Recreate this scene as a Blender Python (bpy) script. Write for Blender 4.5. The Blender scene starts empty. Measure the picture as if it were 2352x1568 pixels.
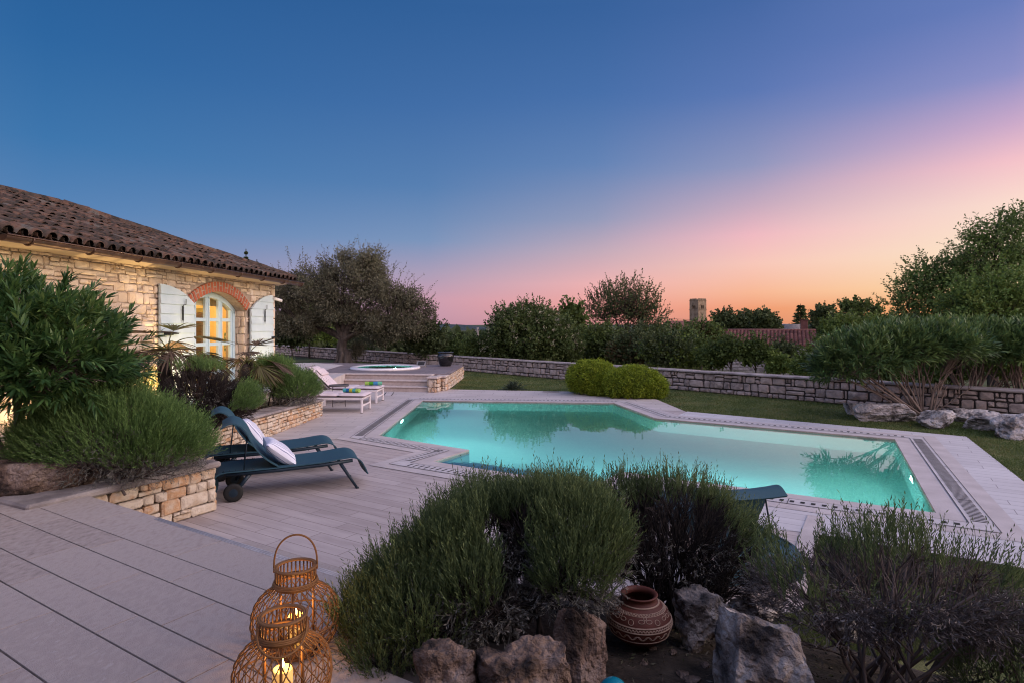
import bpy, math, random
import numpy as np
from mathutils import Vector, Matrix, noise
from mathutils.geometry import tessellate_polygon

R = math.radians
PI = math.pi
scene = bpy.context.scene
COL = scene.collection
rnd = random.Random(7)
nrg = np.random.default_rng(11)

# camera model measured on the photograph: focal length in pixels, horizon row, eye height above the pool deck
F, CU, HV, CZ = 1371.0, 1176.0, 748.0, 2.0
def gp(u, v, z=0.0):
    Y = (CZ - z) * F / (v - HV)
    return Vector(((u - CU) / F * Y, Y, z))
def at(u, v, Y):
    return Vector(((u - CU) / F * Y, Y, CZ - (v - HV) / F * Y))
AX1 = Vector((0.852, -0.524, 0))     # terrace / pool long axis
AX2 = Vector((0.524, 0.852, 0))
AXH = Vector((0.0827, 0.9966, 0))    # along the house wall
AXR = Vector((0.9966, -0.0827, 0))

# ------------------------------------------------------------------ materials
def lin(c):
    return tuple(((x / 255) / 12.92 if x / 255 <= 0.04045 else ((x / 255 + 0.055) / 1.055) ** 2.4) for x in c)

def M(name, cols, rough=0.8, scale=5.0, detail=6.0, island=0.0, bump=0.0, bscale=None, metal=0.0, spec=0.3,
      transl=0.0, stretch=(1, 1, 1), rotz=0.0, emit=None, estr=0.0, coat=0.0, bdist=0.02, lo=0.3, hi=0.7, sheen=0.0):
    m = bpy.data.materials.new(name)
    m.use_nodes = True
    nt = m.node_tree; N = nt.nodes; L = nt.links
    N.clear()
    out = N.new('ShaderNodeOutputMaterial')
    b = N.new('ShaderNodeBsdfPrincipled')
    b.inputs['Roughness'].default_value = rough
    b.inputs['Metallic'].default_value = metal
    b.inputs['Specular IOR Level'].default_value = spec
    b.inputs['Coat Weight'].default_value = coat
    if sheen: b.inputs['Sheen Weight'].default_value = sheen
    tc = N.new('ShaderNodeTexCoord')
    mp = N.new('ShaderNodeMapping')
    mp.inputs['Scale'].default_value = stretch
    mp.inputs['Rotation'].default_value = (0, 0, rotz)
    L.new(tc.outputs['Object'], mp.inputs['Vector'])
    nz = N.new('ShaderNodeTexNoise')
    nz.inputs['Scale'].default_value = scale
    nz.inputs['Detail'].default_value = detail
    L.new(mp.outputs['Vector'], nz.inputs['Vector'])
    mr = N.new('ShaderNodeMapRange')
    mr.inputs['From Min'].default_value = lo
    mr.inputs['From Max'].default_value = hi
    L.new(nz.outputs['Fac'], mr.inputs['Value'])
    fac = mr.outputs['Result']
    if island > 0:
        ge = N.new('ShaderNodeNewGeometry')
        mx = N.new('ShaderNodeMix'); mx.data_type = 'FLOAT'
        mx.inputs['Factor'].default_value = island
        L.new(fac, mx.inputs['A']); L.new(ge.outputs['Random Per Island'], mx.inputs['B'])
        fac = mx.outputs['Result']
    rp = N.new('ShaderNodeValToRGB')
    el = rp.color_ramp.elements
    n = len(cols)
    el[0].position = 0; el[0].color = (*cols[0], 1)
    el[1].position = 1; el[1].color = (*cols[-1], 1)
    for i in range(1, n - 1):
        e = el.new(i / (n - 1)); e.color = (*cols[i], 1)
    L.new(fac, rp.inputs['Fac'])
    L.new(rp.outputs['Color'], b.inputs['Base Color'])
    if bump > 0:
        n2 = N.new('ShaderNodeTexNoise')
        n2.inputs['Scale'].default_value = bscale or scale * 4
        n2.inputs['Detail'].default_value = 8
        L.new(mp.outputs['Vector'], n2.inputs['Vector'])
        bp = N.new('ShaderNodeBump')
        bp.inputs['Strength'].default_value = bump
        bp.inputs['Distance'].default_value = bdist
        L.new(n2.outputs['Fac'], bp.inputs['Height'])
        L.new(bp.outputs['Normal'], b.inputs['Normal'])
    if emit:
        b.inputs['Emission Color'].default_value = (*emit, 1)
        b.inputs['Emission Strength'].default_value = estr
    sh = b.outputs['BSDF']
    if transl > 0:
        t = N.new('ShaderNodeBsdfTranslucent')
        L.new(rp.outputs['Color'], t.inputs['Color'])
        ms = N.new('ShaderNodeMixShader'); ms.inputs['Fac'].default_value = transl
        L.new(sh, ms.inputs[1]); L.new(t.outputs['BSDF'], ms.inputs[2])
        sh = ms.outputs['Shader']
    L.new(sh, out.inputs['Surface'])
    m['_ramp'] = rp.name
    return m

def plank_mat(name, c1, c2, mortar, rotz, w, h, gap, streak=0.25, rough=0.75, offset=0.5, bump=0.25):
    """stone plank paving: brick pattern turned to the paving's own axis, plus streaks and stains"""
    m = bpy.data.materials.new(name); m.use_nodes = True
    nt = m.node_tree; N = nt.nodes; L = nt.links
    b = N['Principled BSDF']; b.inputs['Roughness'].default_value = rough
    b.inputs['Specular IOR Level'].default_value = 0.3
    tc = N.new('ShaderNodeTexCoord')
    mp = N.new('ShaderNodeMapping'); mp.inputs['Rotation'].default_value = (0, 0, rotz)
    L.new(tc.outputs['Object'], mp.inputs['Vector'])
    br = N.new('ShaderNodeTexBrick')
    br.inputs['Scale'].default_value = 1.0
    br.inputs['Brick Width'].default_value = w
    br.inputs['Row Height'].default_value = h
    br.inputs['Mortar Size'].default_value = gap
    br.inputs['Mortar Smooth'].default_value = 0.1
    br.inputs['Color1'].default_value = (0, 0, 0, 1)
    br.inputs['Color2'].default_value = (1, 1, 1, 1)
    br.offset = offset; br.offset_frequency = 2; br.squash = 0.83; br.squash_frequency = 3
    L.new(mp.outputs['Vector'], br.inputs['Vector'])
    ms = N.new('ShaderNodeMapping'); ms.inputs['Scale'].default_value = (0.9, 7.0, 1)
    L.new(mp.outputs['Vector'], ms.inputs['Vector'])
    nz = N.new('ShaderNodeTexNoise'); nz.inputs['Scale'].default_value = 1.6; nz.inputs['Detail'].default_value = 8
    nz.inputs['Roughness'].default_value = 0.65
    L.new(ms.outputs['Vector'], nz.inputs['Vector'])
    n3 = N.new('ShaderNodeTexNoise'); n3.inputs['Scale'].default_value = 0.7; n3.inputs['Detail'].default_value = 5
    L.new(tc.outputs['Object'], n3.inputs['Vector'])
    a1 = N.new('ShaderNodeMath'); a1.operation = 'MULTIPLY_ADD'
    a1.inputs[1].default_value = 0.45
    L.new(br.outputs['Color'], a1.inputs[0])
    st = N.new('ShaderNodeMapRange'); st.inputs['From Min'].default_value = 0.32; st.inputs['From Max'].default_value = 0.68
    st.inputs['To Max'].default_value = 0.35 + streak
    L.new(nz.outputs['Fac'], st.inputs['Value'])
    L.new(st.outputs['Result'], a1.inputs[2])
    s3 = N.new('ShaderNodeMapRange'); s3.inputs['From Min'].default_value = 0.35; s3.inputs['From Max'].default_value = 0.65
    s3.inputs['To Min'].default_value = -0.25; s3.inputs['To Max'].default_value = 0.2
    L.new(n3.outputs['Fac'], s3.inputs['Value'])
    a2 = N.new('ShaderNodeMath'); a2.operation = 'ADD'; a2.use_clamp = True
    L.new(a1.outputs[0], a2.inputs[0]); L.new(s3.outputs['Result'], a2.inputs[1])
    rp = N.new('ShaderNodeValToRGB')
    rp.color_ramp.elements[0].color = (*c1, 1); rp.color_ramp.elements[1].color = (*c2, 1)
    L.new(a2.outputs[0], rp.inputs['Fac'])
    mx = N.new('ShaderNodeMix'); mx.data_type = 'RGBA'
    L.new(br.outputs['Fac'], mx.inputs['Factor'])
    L.new(rp.outputs['Color'], mx.inputs['A']); mx.inputs['B'].default_value = (*mortar, 1)
    L.new(mx.outputs['Result'], b.inputs['Base Color'])
    n2 = N.new('ShaderNodeTexNoise'); n2.inputs['Scale'].default_value = 60; n2.inputs['Detail'].default_value = 4
    L.new(tc.outputs['Object'], n2.inputs['Vector'])
    ad = N.new('ShaderNodeMath'); ad.operation = 'SUBTRACT'
    L.new(n2.outputs['Fac'], ad.inputs[0]); L.new(br.outputs['Fac'], ad.inputs[1])
    bp = N.new('ShaderNodeBump'); bp.inputs['Strength'].default_value = bump; bp.inputs['Distance'].default_value = 0.004
    L.new(ad.outputs[0], bp.inputs['Height']); L.new(bp.outputs['Normal'], b.inputs['Normal'])
    return m

# ------------------------------------------------------------------ objects
def root_loc(o):
    p = Vector((0, 0, 0))
    while o is not None:
        p += o.location; o = o.parent
    return p

def tag(o, label=None, cat=None, group=None, kind=None):
    if label: o['label'] = label
    if cat: o['category'] = cat
    if group: o['group'] = group
    if kind: o['kind'] = kind
    return o

def thing(name, loc, label, cat, group=None, rotz=0.0):
    o = bpy.data.objects.new(name, None)
    o.empty_display_size = 0.1
    COL.objects.link(o)
    o.location = loc; o.rotation_euler = (0, 0, rotz)
    return tag(o, label, cat, group)

def link_mesh(name, me, parent=None):
    o = bpy.data.objects.new(name, me)
    COL.objects.link(o)
    if parent is not None: o.parent = parent
    return o

class MB:
    def __init__(s):
        s.v = []; s.f = []; s.m = []; s.sm = []
    def add(s, vs, fs, mi=0, smooth=False):
        o = len(s.v)
        s.v.extend([tuple(p) for p in vs])
        for f in fs:
            s.f.append(tuple(i + o for i in f)); s.m.append(mi); s.sm.append(smooth)
        return s
    def box(s, c, d, X=Vector((1, 0, 0)), Yv=None, mi=0, bev=0.0):
        X = Vector(X).normalized()
        Z = Vector((0, 0, 1))
        Yv = Vector(Yv).normalized() if Yv is not None else Z.cross(X)
        Z = X.cross(Yv)
        c = Vector(c); hx, hy, hz = d[0] / 2, d[1] / 2, d[2] / 2
        if bev <= 0:
            vs = [c + X * (sx * hx) + Yv * (sy * hy) + Z * (sz * hz) for sz in (-1, 1) for sy in (-1, 1) for sx in (-1, 1)]
            s.add(vs, [(0, 2, 3, 1), (4, 5, 7, 6), (0, 1, 5, 4), (2, 6, 7, 3), (0, 4, 6, 2), (1, 3, 7, 5)], mi)
        else:
            e = min(bev, hx * .9, hy * .9, hz * .9)
            def ring(ix, iz):
                ax, ay = hx - ix, hy - ix
                k = e if ix == 0 else e * .4
                pts = [(ax - k, -ay), (ax, -ay + k), (ax, ay - k), (ax - k, ay), (-ax + k, ay), (-ax, ay - k), (-ax, -ay + k), (-ax + k, -ay)]
                return [c + X * px + Yv * py + Z * iz for px, py in pts]
            rs = [ring(e, -hz), ring(0, -hz + e), ring(0, hz - e), ring(e, hz)]
            vs = sum(rs, [])
            fs = [tuple(range(7, -1, -1)), tuple(range(24, 32))]
            for k in range(3):
                for i in range(8):
                    j = (i + 1) % 8
                    fs.append((k * 8 + i, k * 8 + j, k * 8 + 8 + j, k * 8 + 8 + i))
            s.add(vs, fs, mi)
        return s
    def prism(s, poly, z0, z1, mi=0, top=True, bottom=False, holes=()):
        n0 = len(poly)
        rings = [list(poly)] + [list(h) for h in holes]
        flat = [p for r in rings for p in r]
        if top:
            tri = tessellate_polygon([[Vector((p[0], p[1], 0)) for p in r] for r in rings])
            vs = [(p[0], p[1], z1) for p in flat]
            fs = []
            for t in tri:
                a, b, c = [Vector(vs[i]) for i in t]
                fs.append(tuple(t) if (b - a).cross(c - a).z > 0 else (t[0], t[2], t[1]))
            s.add(vs, fs, mi)
        if abs(z1 - z0) > 1e-6:
            for r in rings:
                n = len(r)
                vs = [(p[0], p[1], z0) for p in r] + [(p[0], p[1], z1) for p in r]
                s.add(vs, [(i, (i + 1) % n, n + (i + 1) % n, n + i) for i in range(n)], mi)
        return s
    def tube(s, pts, rad, n=6, caps=True, mi=0, smooth=True, closed=False):
        pts = [Vector(p) for p in pts]
        k = len(pts)
        if not hasattr(rad, '__len__'): rad = [rad] * k
        vs = []; prev = None
        for i in range(k):
            if closed: t = pts[(i + 1) % k] - pts[i - 1]
            else: t = pts[min(i + 1, k - 1)] - pts[max(i - 1, 0)]
            if t.length < 1e-9: t = Vector((0, 0, 1))
            t.normalize()
            if prev is None:
                a = Vector((0, 0, 1)) if abs(t.z) < 0.9 else Vector((1, 0, 0))
                nn = t.cross(a).normalized()
            else:
                nn = prev - t * prev.dot(t)
                nn = nn.normalized() if nn.length > 1e-6 else t.cross(Vector((1, 0.3, 0.2))).normalized()
            prev = nn
            bb = t.cross(nn)
            for j in range(n):
                a = 2 * PI * j / n
                vs.append(pts[i] + (nn * math.cos(a) + bb * math.sin(a)) * rad[i])
        fs = []
        for i in range(k if closed else k - 1):
            i2 = (i + 1) % k
            for j in range(n):
                j2 = (j + 1) % n
                fs.append((i * n + j, i * n + j2, i2 * n + j2, i2 * n + j))
        s.add(vs, fs, mi, smooth)
        if caps and not closed:
            o = len(s.v) - len(vs)
            s.f.append(tuple(o + j for j in range(n - 1, -1, -1))); s.m.append(mi); s.sm.append(False)
            s.f.append(tuple(o + (k - 1) * n + j for j in range(n))); s.m.append(mi); s.sm.append(False)
        return s
    def lathe(s, prof, n=32, c=(0, 0, 0), mi=0, smooth=True, sy=1.0, caps=True):
        c = Vector(c); k = len(prof); vs = []
        for r, z in prof:
            for j in range(n):
                a = 2 * PI * j / n
                vs.append(c + Vector((r * math.cos(a), r * math.sin(a) * sy, z)))
        fs = [(i * n + j, i * n + (j + 1) % n, (i + 1) * n + (j + 1) % n, (i + 1) * n + j) for i in range(k - 1) for j in range(n)]
        s.add(vs, fs, mi, smooth)
        o = len(s.v) - len(vs)
        if caps and prof[0][0] > 0.002:
            s.f.append(tuple(o + j for j in range(n - 1, -1, -1))); s.m.append(mi); s.sm.append(False)
        if caps and prof[-1][0] > 0.002:
            s.f.append(tuple(o + (k - 1) * n + j for j in range(n))); s.m.append(mi); s.sm.append(False)
        return s
    def sheet(s, grid, mi=0, smooth=True, closed=False):
        nr = len(grid); nc = len(grid[0])
        vs = [p for r in grid for p in r]
        fs = [(i * nc + j, i * nc + j + 1, (i + 1) * nc + j + 1, (i + 1) * nc + j) for i in range(nr - 1) for j in range(nc - 1)]
        return s.add(vs, fs, mi, smooth)
    def xform(s, mat):
        s.v = [tuple(mat @ Vector(p)) for p in s.v]; return s
    def build(s, name, mats, parent=None, world=True):
        me = bpy.data.meshes.new(name)
        off = root_loc(parent) if (parent is not None and world) else Vector((0, 0, 0))
        me.from_pydata([(p[0] - off.x, p[1] - off.y, p[2] - off.z) for p in s.v], [], s.f)
        for m in (mats if isinstance(mats, (list, tuple)) else [mats]): me.materials.append(m)
        me.polygons.foreach_set('material_index', s.m)
        me.polygons.foreach_set('use_smooth', s.sm)
        me.update()
        return link_mesh(name, me, parent)

def np_mesh(name, V, faces, mats, parent=None, world=True, mi=None, smooth=False):
    """faces: list of (n,k) int arrays"""
    me = bpy.data.meshes.new(name)
    if parent is not None and world:
        V = V - np.array(root_loc(parent))
    me.vertices.add(len(V)); me.vertices.foreach_set('co', V.astype(np.float32).ravel())
    loops = np.concatenate([f.ravel() for f in faces]).astype(np.int32)
    tot = np.concatenate([np.full(len(f), f.shape[1]) for f in faces]).astype(np.int32)
    start = np.concatenate([[0], np.cumsum(tot)[:-1]]).astype(np.int32)
    me.loops.add(len(loops)); me.loops.foreach_set('vertex_index', loops)
    me.polygons.add(len(tot)); me.polygons.foreach_set('loop_start', start); me.polygons.foreach_set('loop_total', tot)
    for m in (mats if isinstance(mats, (list, tuple)) else [mats]): me.materials.append(m)
    if mi is not None: me.polygons.foreach_set('material_index', mi.astype(np.int32))
    if smooth: me.polygons.foreach_set('use_smooth', np.ones(len(tot), dtype=bool))
    me.update(calc_edges=True); me.validate()
    return link_mesh(name, me, parent)

def unit(a):
    return a / np.maximum(np.linalg.norm(a, axis=-1, keepdims=True), 1e-9)
def rand_dirs(n):
    return unit(nrg.normal(size=(n, 3)))

def diamonds(P, D, L, W, bend=0.0):
    """one diamond leaf per row: base, two sides, tip"""
    n = len(P)
    D = unit(D)
    S = unit(np.cross(D, rand_dirs(n)))
    Nn = np.cross(S, D)
    L = np.broadcast_to(np.asarray(L, float), (n,))[:, None]; W = np.broadcast_to(np.asarray(W, float), (n,))[:, None]
    m = P + D * L * .5 + Nn * L * .08
    V = np.stack([P, m - S * W, P + D * L - Nn * L * bend, m + S * W], 1).reshape(-1, 3)
    f = np.arange(n * 4).reshape(n, 4)
    return V, f

def blades(P, D, L, W, droop=0.15, up=None):
    """long leaf: base, two pairs of sides, tip"""
    n = len(P); D = unit(D)
    L = np.broadcast_to(np.asarray(L, float), (n,))[:, None]; W = np.broadcast_to(np.asarray(W, float), (n,))[:, None]
    z = np.tile(np.array([[0, 0, 1.0]]), (n, 1)) + nrg.normal(size=(n, 3)) * .35
    S = unit(np.cross(D, z))
    g = np.array([[0, 0, -1.0]])
    a = P + D * L * .3; b = P + D * L * .68 + g * L * droop * .4; t = P + D * L + g * L * droop
    V = np.stack([P, a - S * W, a + S * W, b - S * W * .85, b + S * W * .85, t], 1).reshape(-1, 3)
    o = np.arange(n)[:, None] * 6
    tri = np.concatenate([o + np.array([[0, 2, 1]]), o + np.array([[3, 4, 5]])], 0)
    quad = o + np.array([[1, 2, 4, 3]])
    return V, [tri, quad]

class LeafSet:
    def __init__(s): s.V = []; s.F = {}; s.n = 0; s.order = []
    def add(s, V, fs, mi=0):
        if not isinstance(fs, list): fs = [fs]
        for f in fs: s.order.append((f + s.n, mi))
        s.V.append(V); s.n += len(V)
    def build(s, name, mats, parent=None, world=True):
        V = np.concatenate(s.V)
        mi = np.concatenate([np.full(len(f), m) for f, m in s.order])
        return np_mesh(name, V, [f for f, _ in s.order], mats, parent, world, mi)

def thin_tubes(A, B, r0, r1, sag=0.0, n=4):
    """many straight or slightly bent twigs A->B as 3-ring square tubes"""
    k = len(A)
    T = unit(B - A); S = unit(np.cross(T, rand_dirs(k))); U = np.cross(T, S)
    mid = (A + B) / 2 + rand_dirs(k) * np.linalg.norm(B - A, axis=1)[:, None] * sag
    r0 = np.broadcast_to(np.asarray(r0, float), (k,))[:, None]; r1 = np.broadcast_to(np.asarray(r1, float), (k,))[:, None]
    rings = []
    for P, r in ((A, r0), (mid, (r0 + r1) / 2), (B, r1)):
        for j in range(n):
            a = 2 * PI * j / n
            rings.append(P + S * r * math.cos(a) + U * r * math.sin(a))
    V = np.stack(rings, 1).reshape(-1, 3)
    o = np.arange(k)[:, None] * (3 * n)
    fs = []
    for q in range(2):
        for j in range(n):
            j2 = (j + 1) % n
            fs.append(o + np.array([[q * n + j, q * n + j2, q * n + n + j2, q * n + n + j]]))
    return V, [np.concatenate(fs, 0)]

def offset_poly(pts, d):
    """mitred outward offset of a 2-D polygon"""
    n = len(pts)
    area = sum(pts[i][0] * pts[(i + 1) % n][1] - pts[(i + 1) % n][0] * pts[i][1] for i in range(n))
    sg = 1 if area > 0 else -1
    out = []
    for i in range(n):
        p0, p1, p2 = Vector(pts[i - 1][:2]), Vector(pts[i][:2]), Vector(pts[(i + 1) % n][:2])
        e1 = (p1 - p0).normalized(); e2 = (p2 - p1).normalized()
        n1 = Vector((e1.y, -e1.x)) * sg; n2 = Vector((e2.y, -e2.x)) * sg
        b = (n1 + n2); b /= max(b.length_squared, 1e-6) / 2
        out.append(p1 + b * d)
    return out
# ------------------------------------------------------------------ camera, sky, light
cam_d = bpy.data.cameras.new('camera')
cam_d.sensor_width = 36.0
cam_d.lens = F / 2352 * 36
cam_d.shift_y = -(784 - HV) / 2352
cam_d.clip_end = 20000
cam = bpy.data.objects.new('camera', cam_d)
COL.objects.link(cam)
cam.location = (0, 0, CZ); cam.rotation_euler = (R(90), 0, 0)
scene.camera = cam

def build_sky():
    w = bpy.data.worlds.new('World'); scene.world = w; w.use_nodes = True
    nt = w.node_tree; N = nt.nodes; L = nt.links
    N.clear()
    out = N.new('ShaderNodeOutputWorld'); bg = N.new('ShaderNodeBackground')
    L.new(bg.outputs[0], out.inputs[0])
    tc = N.new('ShaderNodeTexCoord'); sp = N.new('ShaderNodeSeparateXYZ')
    L.new(tc.outputs['Generated'], sp.inputs[0])
    def math_(op, a, b=None):
        n = N.new('ShaderNodeMath'); n.operation = op
        for i, x in enumerate((a, b)):
            if x is None: continue
            if isinstance(x, (int, float)): n.inputs[i].default_value = x
            else: L.new(x, n.inputs[i])
        return n.outputs[0]
    el = math_('DIVIDE', math_('ARCSINE', sp.outputs['Z']), PI / 2)        # 0 horizon, 1 zenith
    el = math_('MAXIMUM', el, 0.0)
    el = math_('POWER', el, 0.5)                                          # finer steps near the horizon
    az = math_('ARCTAN2', sp.outputs['X'], sp.outputs['Y'])               # 0 straight ahead, + to the right
    def ramp(stops):
        n = N.new('ShaderNodeValToRGB'); e = n.color_ramp.elements
        for i, (deg, c) in enumerate(stops):
            p = math.sqrt(max(deg, 0) / 90)
            x = e[i] if i < 2 else e.new(p)
            x.position = p; x.color = (*lin(c), 1)
        L.new(el, n.inputs['Fac'])
        return n.outputs['Color']
    Z = (52, 88, 150)
    cols = [
        (-180, [(0, (190, 165, 170)), (8, (215, 185, 180)), (25, (195, 185, 195)), (50, (150, 155, 185)), (90, (100, 125, 178))]),
        (-60, [(0, (140, 135, 165)), (8, (110, 140, 182)), (20, (66, 118, 175)), (35, (36, 90, 150)), (60, (60, 105, 165)), (90, (100, 125, 178))]),
        (-38, [(0, (150, 145, 172)), (4, (128, 148, 186)), (9, (88, 132, 182)), (14, (62, 118, 173)), (21, (46, 102, 160)), (29, (38, 90, 148)), (60, (60, 105, 165)), (90, (100, 125, 178))]),
        (-8, [(0, (186, 144, 164)), (2.5, (204, 158, 176)), (5, (172, 158, 184)), (8, (124, 149, 188)), (13, (88, 128, 178)), (20, (66, 110, 167)), (28, (50, 96, 153)), (60, (70, 110, 168)), (90, (100, 125, 178))]),
        (8, [(0, (206, 142, 142)), (2, (238, 164, 156)), (4, (236, 178, 178)), (7, (195, 171, 186)), (10, (148, 155, 187)), (15, (100, 132, 182)), (21, (72, 112, 170)), (28, (56, 98, 156)), (60, (80, 115, 172)), (90, (100, 125, 178))]),
        (22, [(0, (214, 138, 110)), (1.5, (240, 158, 118)), (3, (248, 184, 150)), (5.5, (248, 199, 185)), (8, (240, 186, 194)), (10.5, (200, 171, 191)), (14, (145, 151, 190)), (20, (92, 120, 180)), (27, (70, 104, 164)), (60, (85, 118, 175)), (90, (100, 125, 178))]),
        (40, [(0, (226, 150, 104)), (1.5, (244, 180, 118)), (3.0, (253, 219, 168)), (6, (252, 229, 200)), (9, (251, 220, 206)), (12, (244, 194, 202)), (14.5, (204, 170, 202)), (18, (140, 144, 198)), (23, (103, 124, 186)), (40, (90, 118, 178)), (90, (100, 125, 178))]),
        (60, [(0, (250, 190, 120)), (3, (255, 232, 170)), (10, (255, 240, 200)), (16, (250, 205, 200)), (24, (190, 165, 205)), (40, (130, 140, 195)), (90, (100, 125, 178))]),
        (95, [(0, (255, 215, 150)), (4, (255, 244, 205)), (14, (255, 244, 220)), (24, (250, 222, 215)), (36, (205, 185, 205)), (55, (140, 145, 190)), (90, (100, 125, 178))]),
        (130, [(0, (220, 165, 150)), (10, (235, 185, 180)), (25, (190, 175, 205)), (50, (140, 150, 195)), (90, (100, 125, 178))]),
        (180, [(0, (190, 165, 170)), (8, (215, 185, 180)), (25, (195, 185, 195)), (50, (150, 155, 185)), (90, (100, 125, 178))]),
    ]
    cur = ramp(cols[0][1])
    for (a0, _), (a1, st) in zip(cols[:-1], cols[1:]):
        mr = N.new('ShaderNodeMapRange'); mr.interpolation_type = 'SMOOTHSTEP' if a1 - a0 > 40 else 'LINEAR'
        mr.inputs['From Min'].default_value = R(a0); mr.inputs['From Max'].default_value = R(a1)
        L.new(az, mr.inputs['Value'])
        mx = N.new('ShaderNodeMix'); mx.data_type = 'RGBA'
        L.new(mr.outputs['Result'], mx.inputs['Factor'])
        L.new(cur, mx.inputs['A']); L.new(ramp(st), mx.inputs['B'])
        cur = mx.outputs['Result']
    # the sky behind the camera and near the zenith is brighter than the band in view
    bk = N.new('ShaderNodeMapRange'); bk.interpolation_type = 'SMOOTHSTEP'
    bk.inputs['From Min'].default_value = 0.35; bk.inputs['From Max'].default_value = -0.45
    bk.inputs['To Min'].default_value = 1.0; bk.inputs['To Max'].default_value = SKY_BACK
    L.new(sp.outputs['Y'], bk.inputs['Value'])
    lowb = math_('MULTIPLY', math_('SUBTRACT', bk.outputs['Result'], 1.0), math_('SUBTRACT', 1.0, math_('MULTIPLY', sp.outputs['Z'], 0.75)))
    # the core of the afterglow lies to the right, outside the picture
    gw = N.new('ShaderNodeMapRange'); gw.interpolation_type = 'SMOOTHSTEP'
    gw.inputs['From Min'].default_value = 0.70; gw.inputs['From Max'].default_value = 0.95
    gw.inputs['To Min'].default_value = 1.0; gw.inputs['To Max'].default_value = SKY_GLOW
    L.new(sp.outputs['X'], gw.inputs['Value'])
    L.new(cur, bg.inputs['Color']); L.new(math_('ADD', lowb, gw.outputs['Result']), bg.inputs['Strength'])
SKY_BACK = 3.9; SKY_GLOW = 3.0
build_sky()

sun_d = bpy.data.lights.new('afterglow_sun', 'SUN')
sun_d.energy = 1.5; sun_d.angle = R(80); sun_d.color = (1.0, 0.83, 0.72)
sun = bpy.data.objects.new('afterglow_sun', sun_d); COL.objects.link(sun)
sun.rotation_euler = Vector((-0.70, 0.22, -0.62)).to_track_quat('-Z', 'Y').to_euler()

scene.view_settings.view_transform = 'Standard'
scene.view_settings.look = 'None'
scene.view_settings.exposure = 0.0
scene.view_settings.gamma = 1.0
scene.render.engine = 'CYCLES'
scene.cycles.max_bounces = 8
scene.cycles.transparent_max_bounces = 12
scene.cycles.caustics_reflective = False
scene.cycles.caustics_refractive = False
scene.cycles.sample_clamp_indirect = 4.0
scene.cycles.use_denoising = True
scene.cycles.denoiser = 'OPENIMAGEDENOISE'
scene.cycles.denoising_input_passes = 'RGB_ALBEDO_NORMAL'
scene.cycles.denoising_prefilter = 'ACCURATE'
scene.cycles.filter_width = 1.1

# ------------------------------------------------------------------ layout of the paving and the pool
A_ = Vector((-2.393, 15.98)); B_ = Vector((2.644, 15.49)); C_ = Vector((3.103, 12.93)); D_ = Vector((6.763, 10.55))
E_ = Vector((4.53, 6.377)); G_ = Vector((1.487, 8.19)); K_ = Vector((1.028, 7.444)); J_ = Vector((-1.16, 8.79))
I_ = Vector((-0.688, 9.62)); L_ = Vector((-2.43, 10.88))
POOL = [A_, L_, I_, J_, K_, G_, E_, D_, C_, B_]          # counter-clockwise
DECK_OUT = [(-2.03, 18.9), (-9.0, 18.9), (-9.0, 5.0), (-3.6, 5.0), (-0.5, 3.3), (1.2, 3.9), (2.05, 4.22), (2.965, 5.76), (4.707, 4.677),
            (6.48, 7.56), (8.18, 10.8), (4.07, 13.95), (3.95, 16.3), (1.75, 18.28)]
band1 = offset_poly(POOL, 0.24); band2 = offset_poly(POOL, 0.46); band3 = offset_poly(POOL, 0.66)

m_deck = plank_mat('deck_stone', (0.33, 0.275, 0.262), (0.50, 0.43, 0.415), (0.21, 0.175, 0.168), math.atan2(0.524, 0.852), 1.15, 0.165, 0.004)
m_patio = plank_mat('patio_stone', (0.42, 0.37, 0.35), (0.56, 0.50, 0.48), (0.20, 0.17, 0.17), R(4.7), 0.8, 0.2, 0.005, streak=0.1)
m_farstrip = plank_mat('strip_stone', (0.36, 0.30, 0.30), (0.52, 0.45, 0.45), (0.18, 0.15, 0.15), R(5.5), 1.1, 0.17, 0.004)
m_pale = plank_mat('pale_stone', (0.46, 0.43, 0.44), (0.58, 0.55, 0.56), (0.2, 0.18, 0.19), math.atan2(0.524, 0.852), 1.25, 0.2, 0.004, streak=0.1)
m_coping = M('coping_stone', [(0.42, 0.37, 0.36), (0.54, 0.48, 0.47)], scale=3, bump=0.2, bscale=60, rough=0.7)
m_grate = M('grate_stone', [(0.44, 0.40, 0.40), (0.56, 0.52, 0.52)], scale=6, rough=0.65)
m_slot = M('slot_dark', [(0.012, 0.012, 0.014), (0.03, 0.028, 0.03)], rough=0.9)
m_joint = M('joint_dark', [(0.05, 0.045, 0.045), (0.09, 0.08, 0.08)], rough=0.9)

mb = MB()
mb.prism(DECK_OUT, -0.25, 0.0, 0, holes=[POOL])
deck = mb.build('pool_deck', m_deck); tag(deck, kind='structure')
# patio by the white loungers and along the far side
mb = MB(); mb.prism([(-2.03, 18.86), (-8.9, 18.86), (-8.9, 10.85), band3[1], band3[0], band3[9], (3.4, 14.2), (4.03, 13.97), (3.92, 16.28), (1.75, 18.24)], 0.004, 0.004)
tag(mb.build('patio', m_patio), kind='structure')
mb = MB(); mb.prism([(2.965, 5.72), (4.707, 4.63), (6.52, 7.56), (8.22, 10.8), (4.1, 13.97), band3[8], band3[7], band3[6], (2.62, 7.05), (2.05, 6.1)], 0.004, 0.004)
tag(mb.build('walkway', m_pale), kind='structure')
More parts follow.
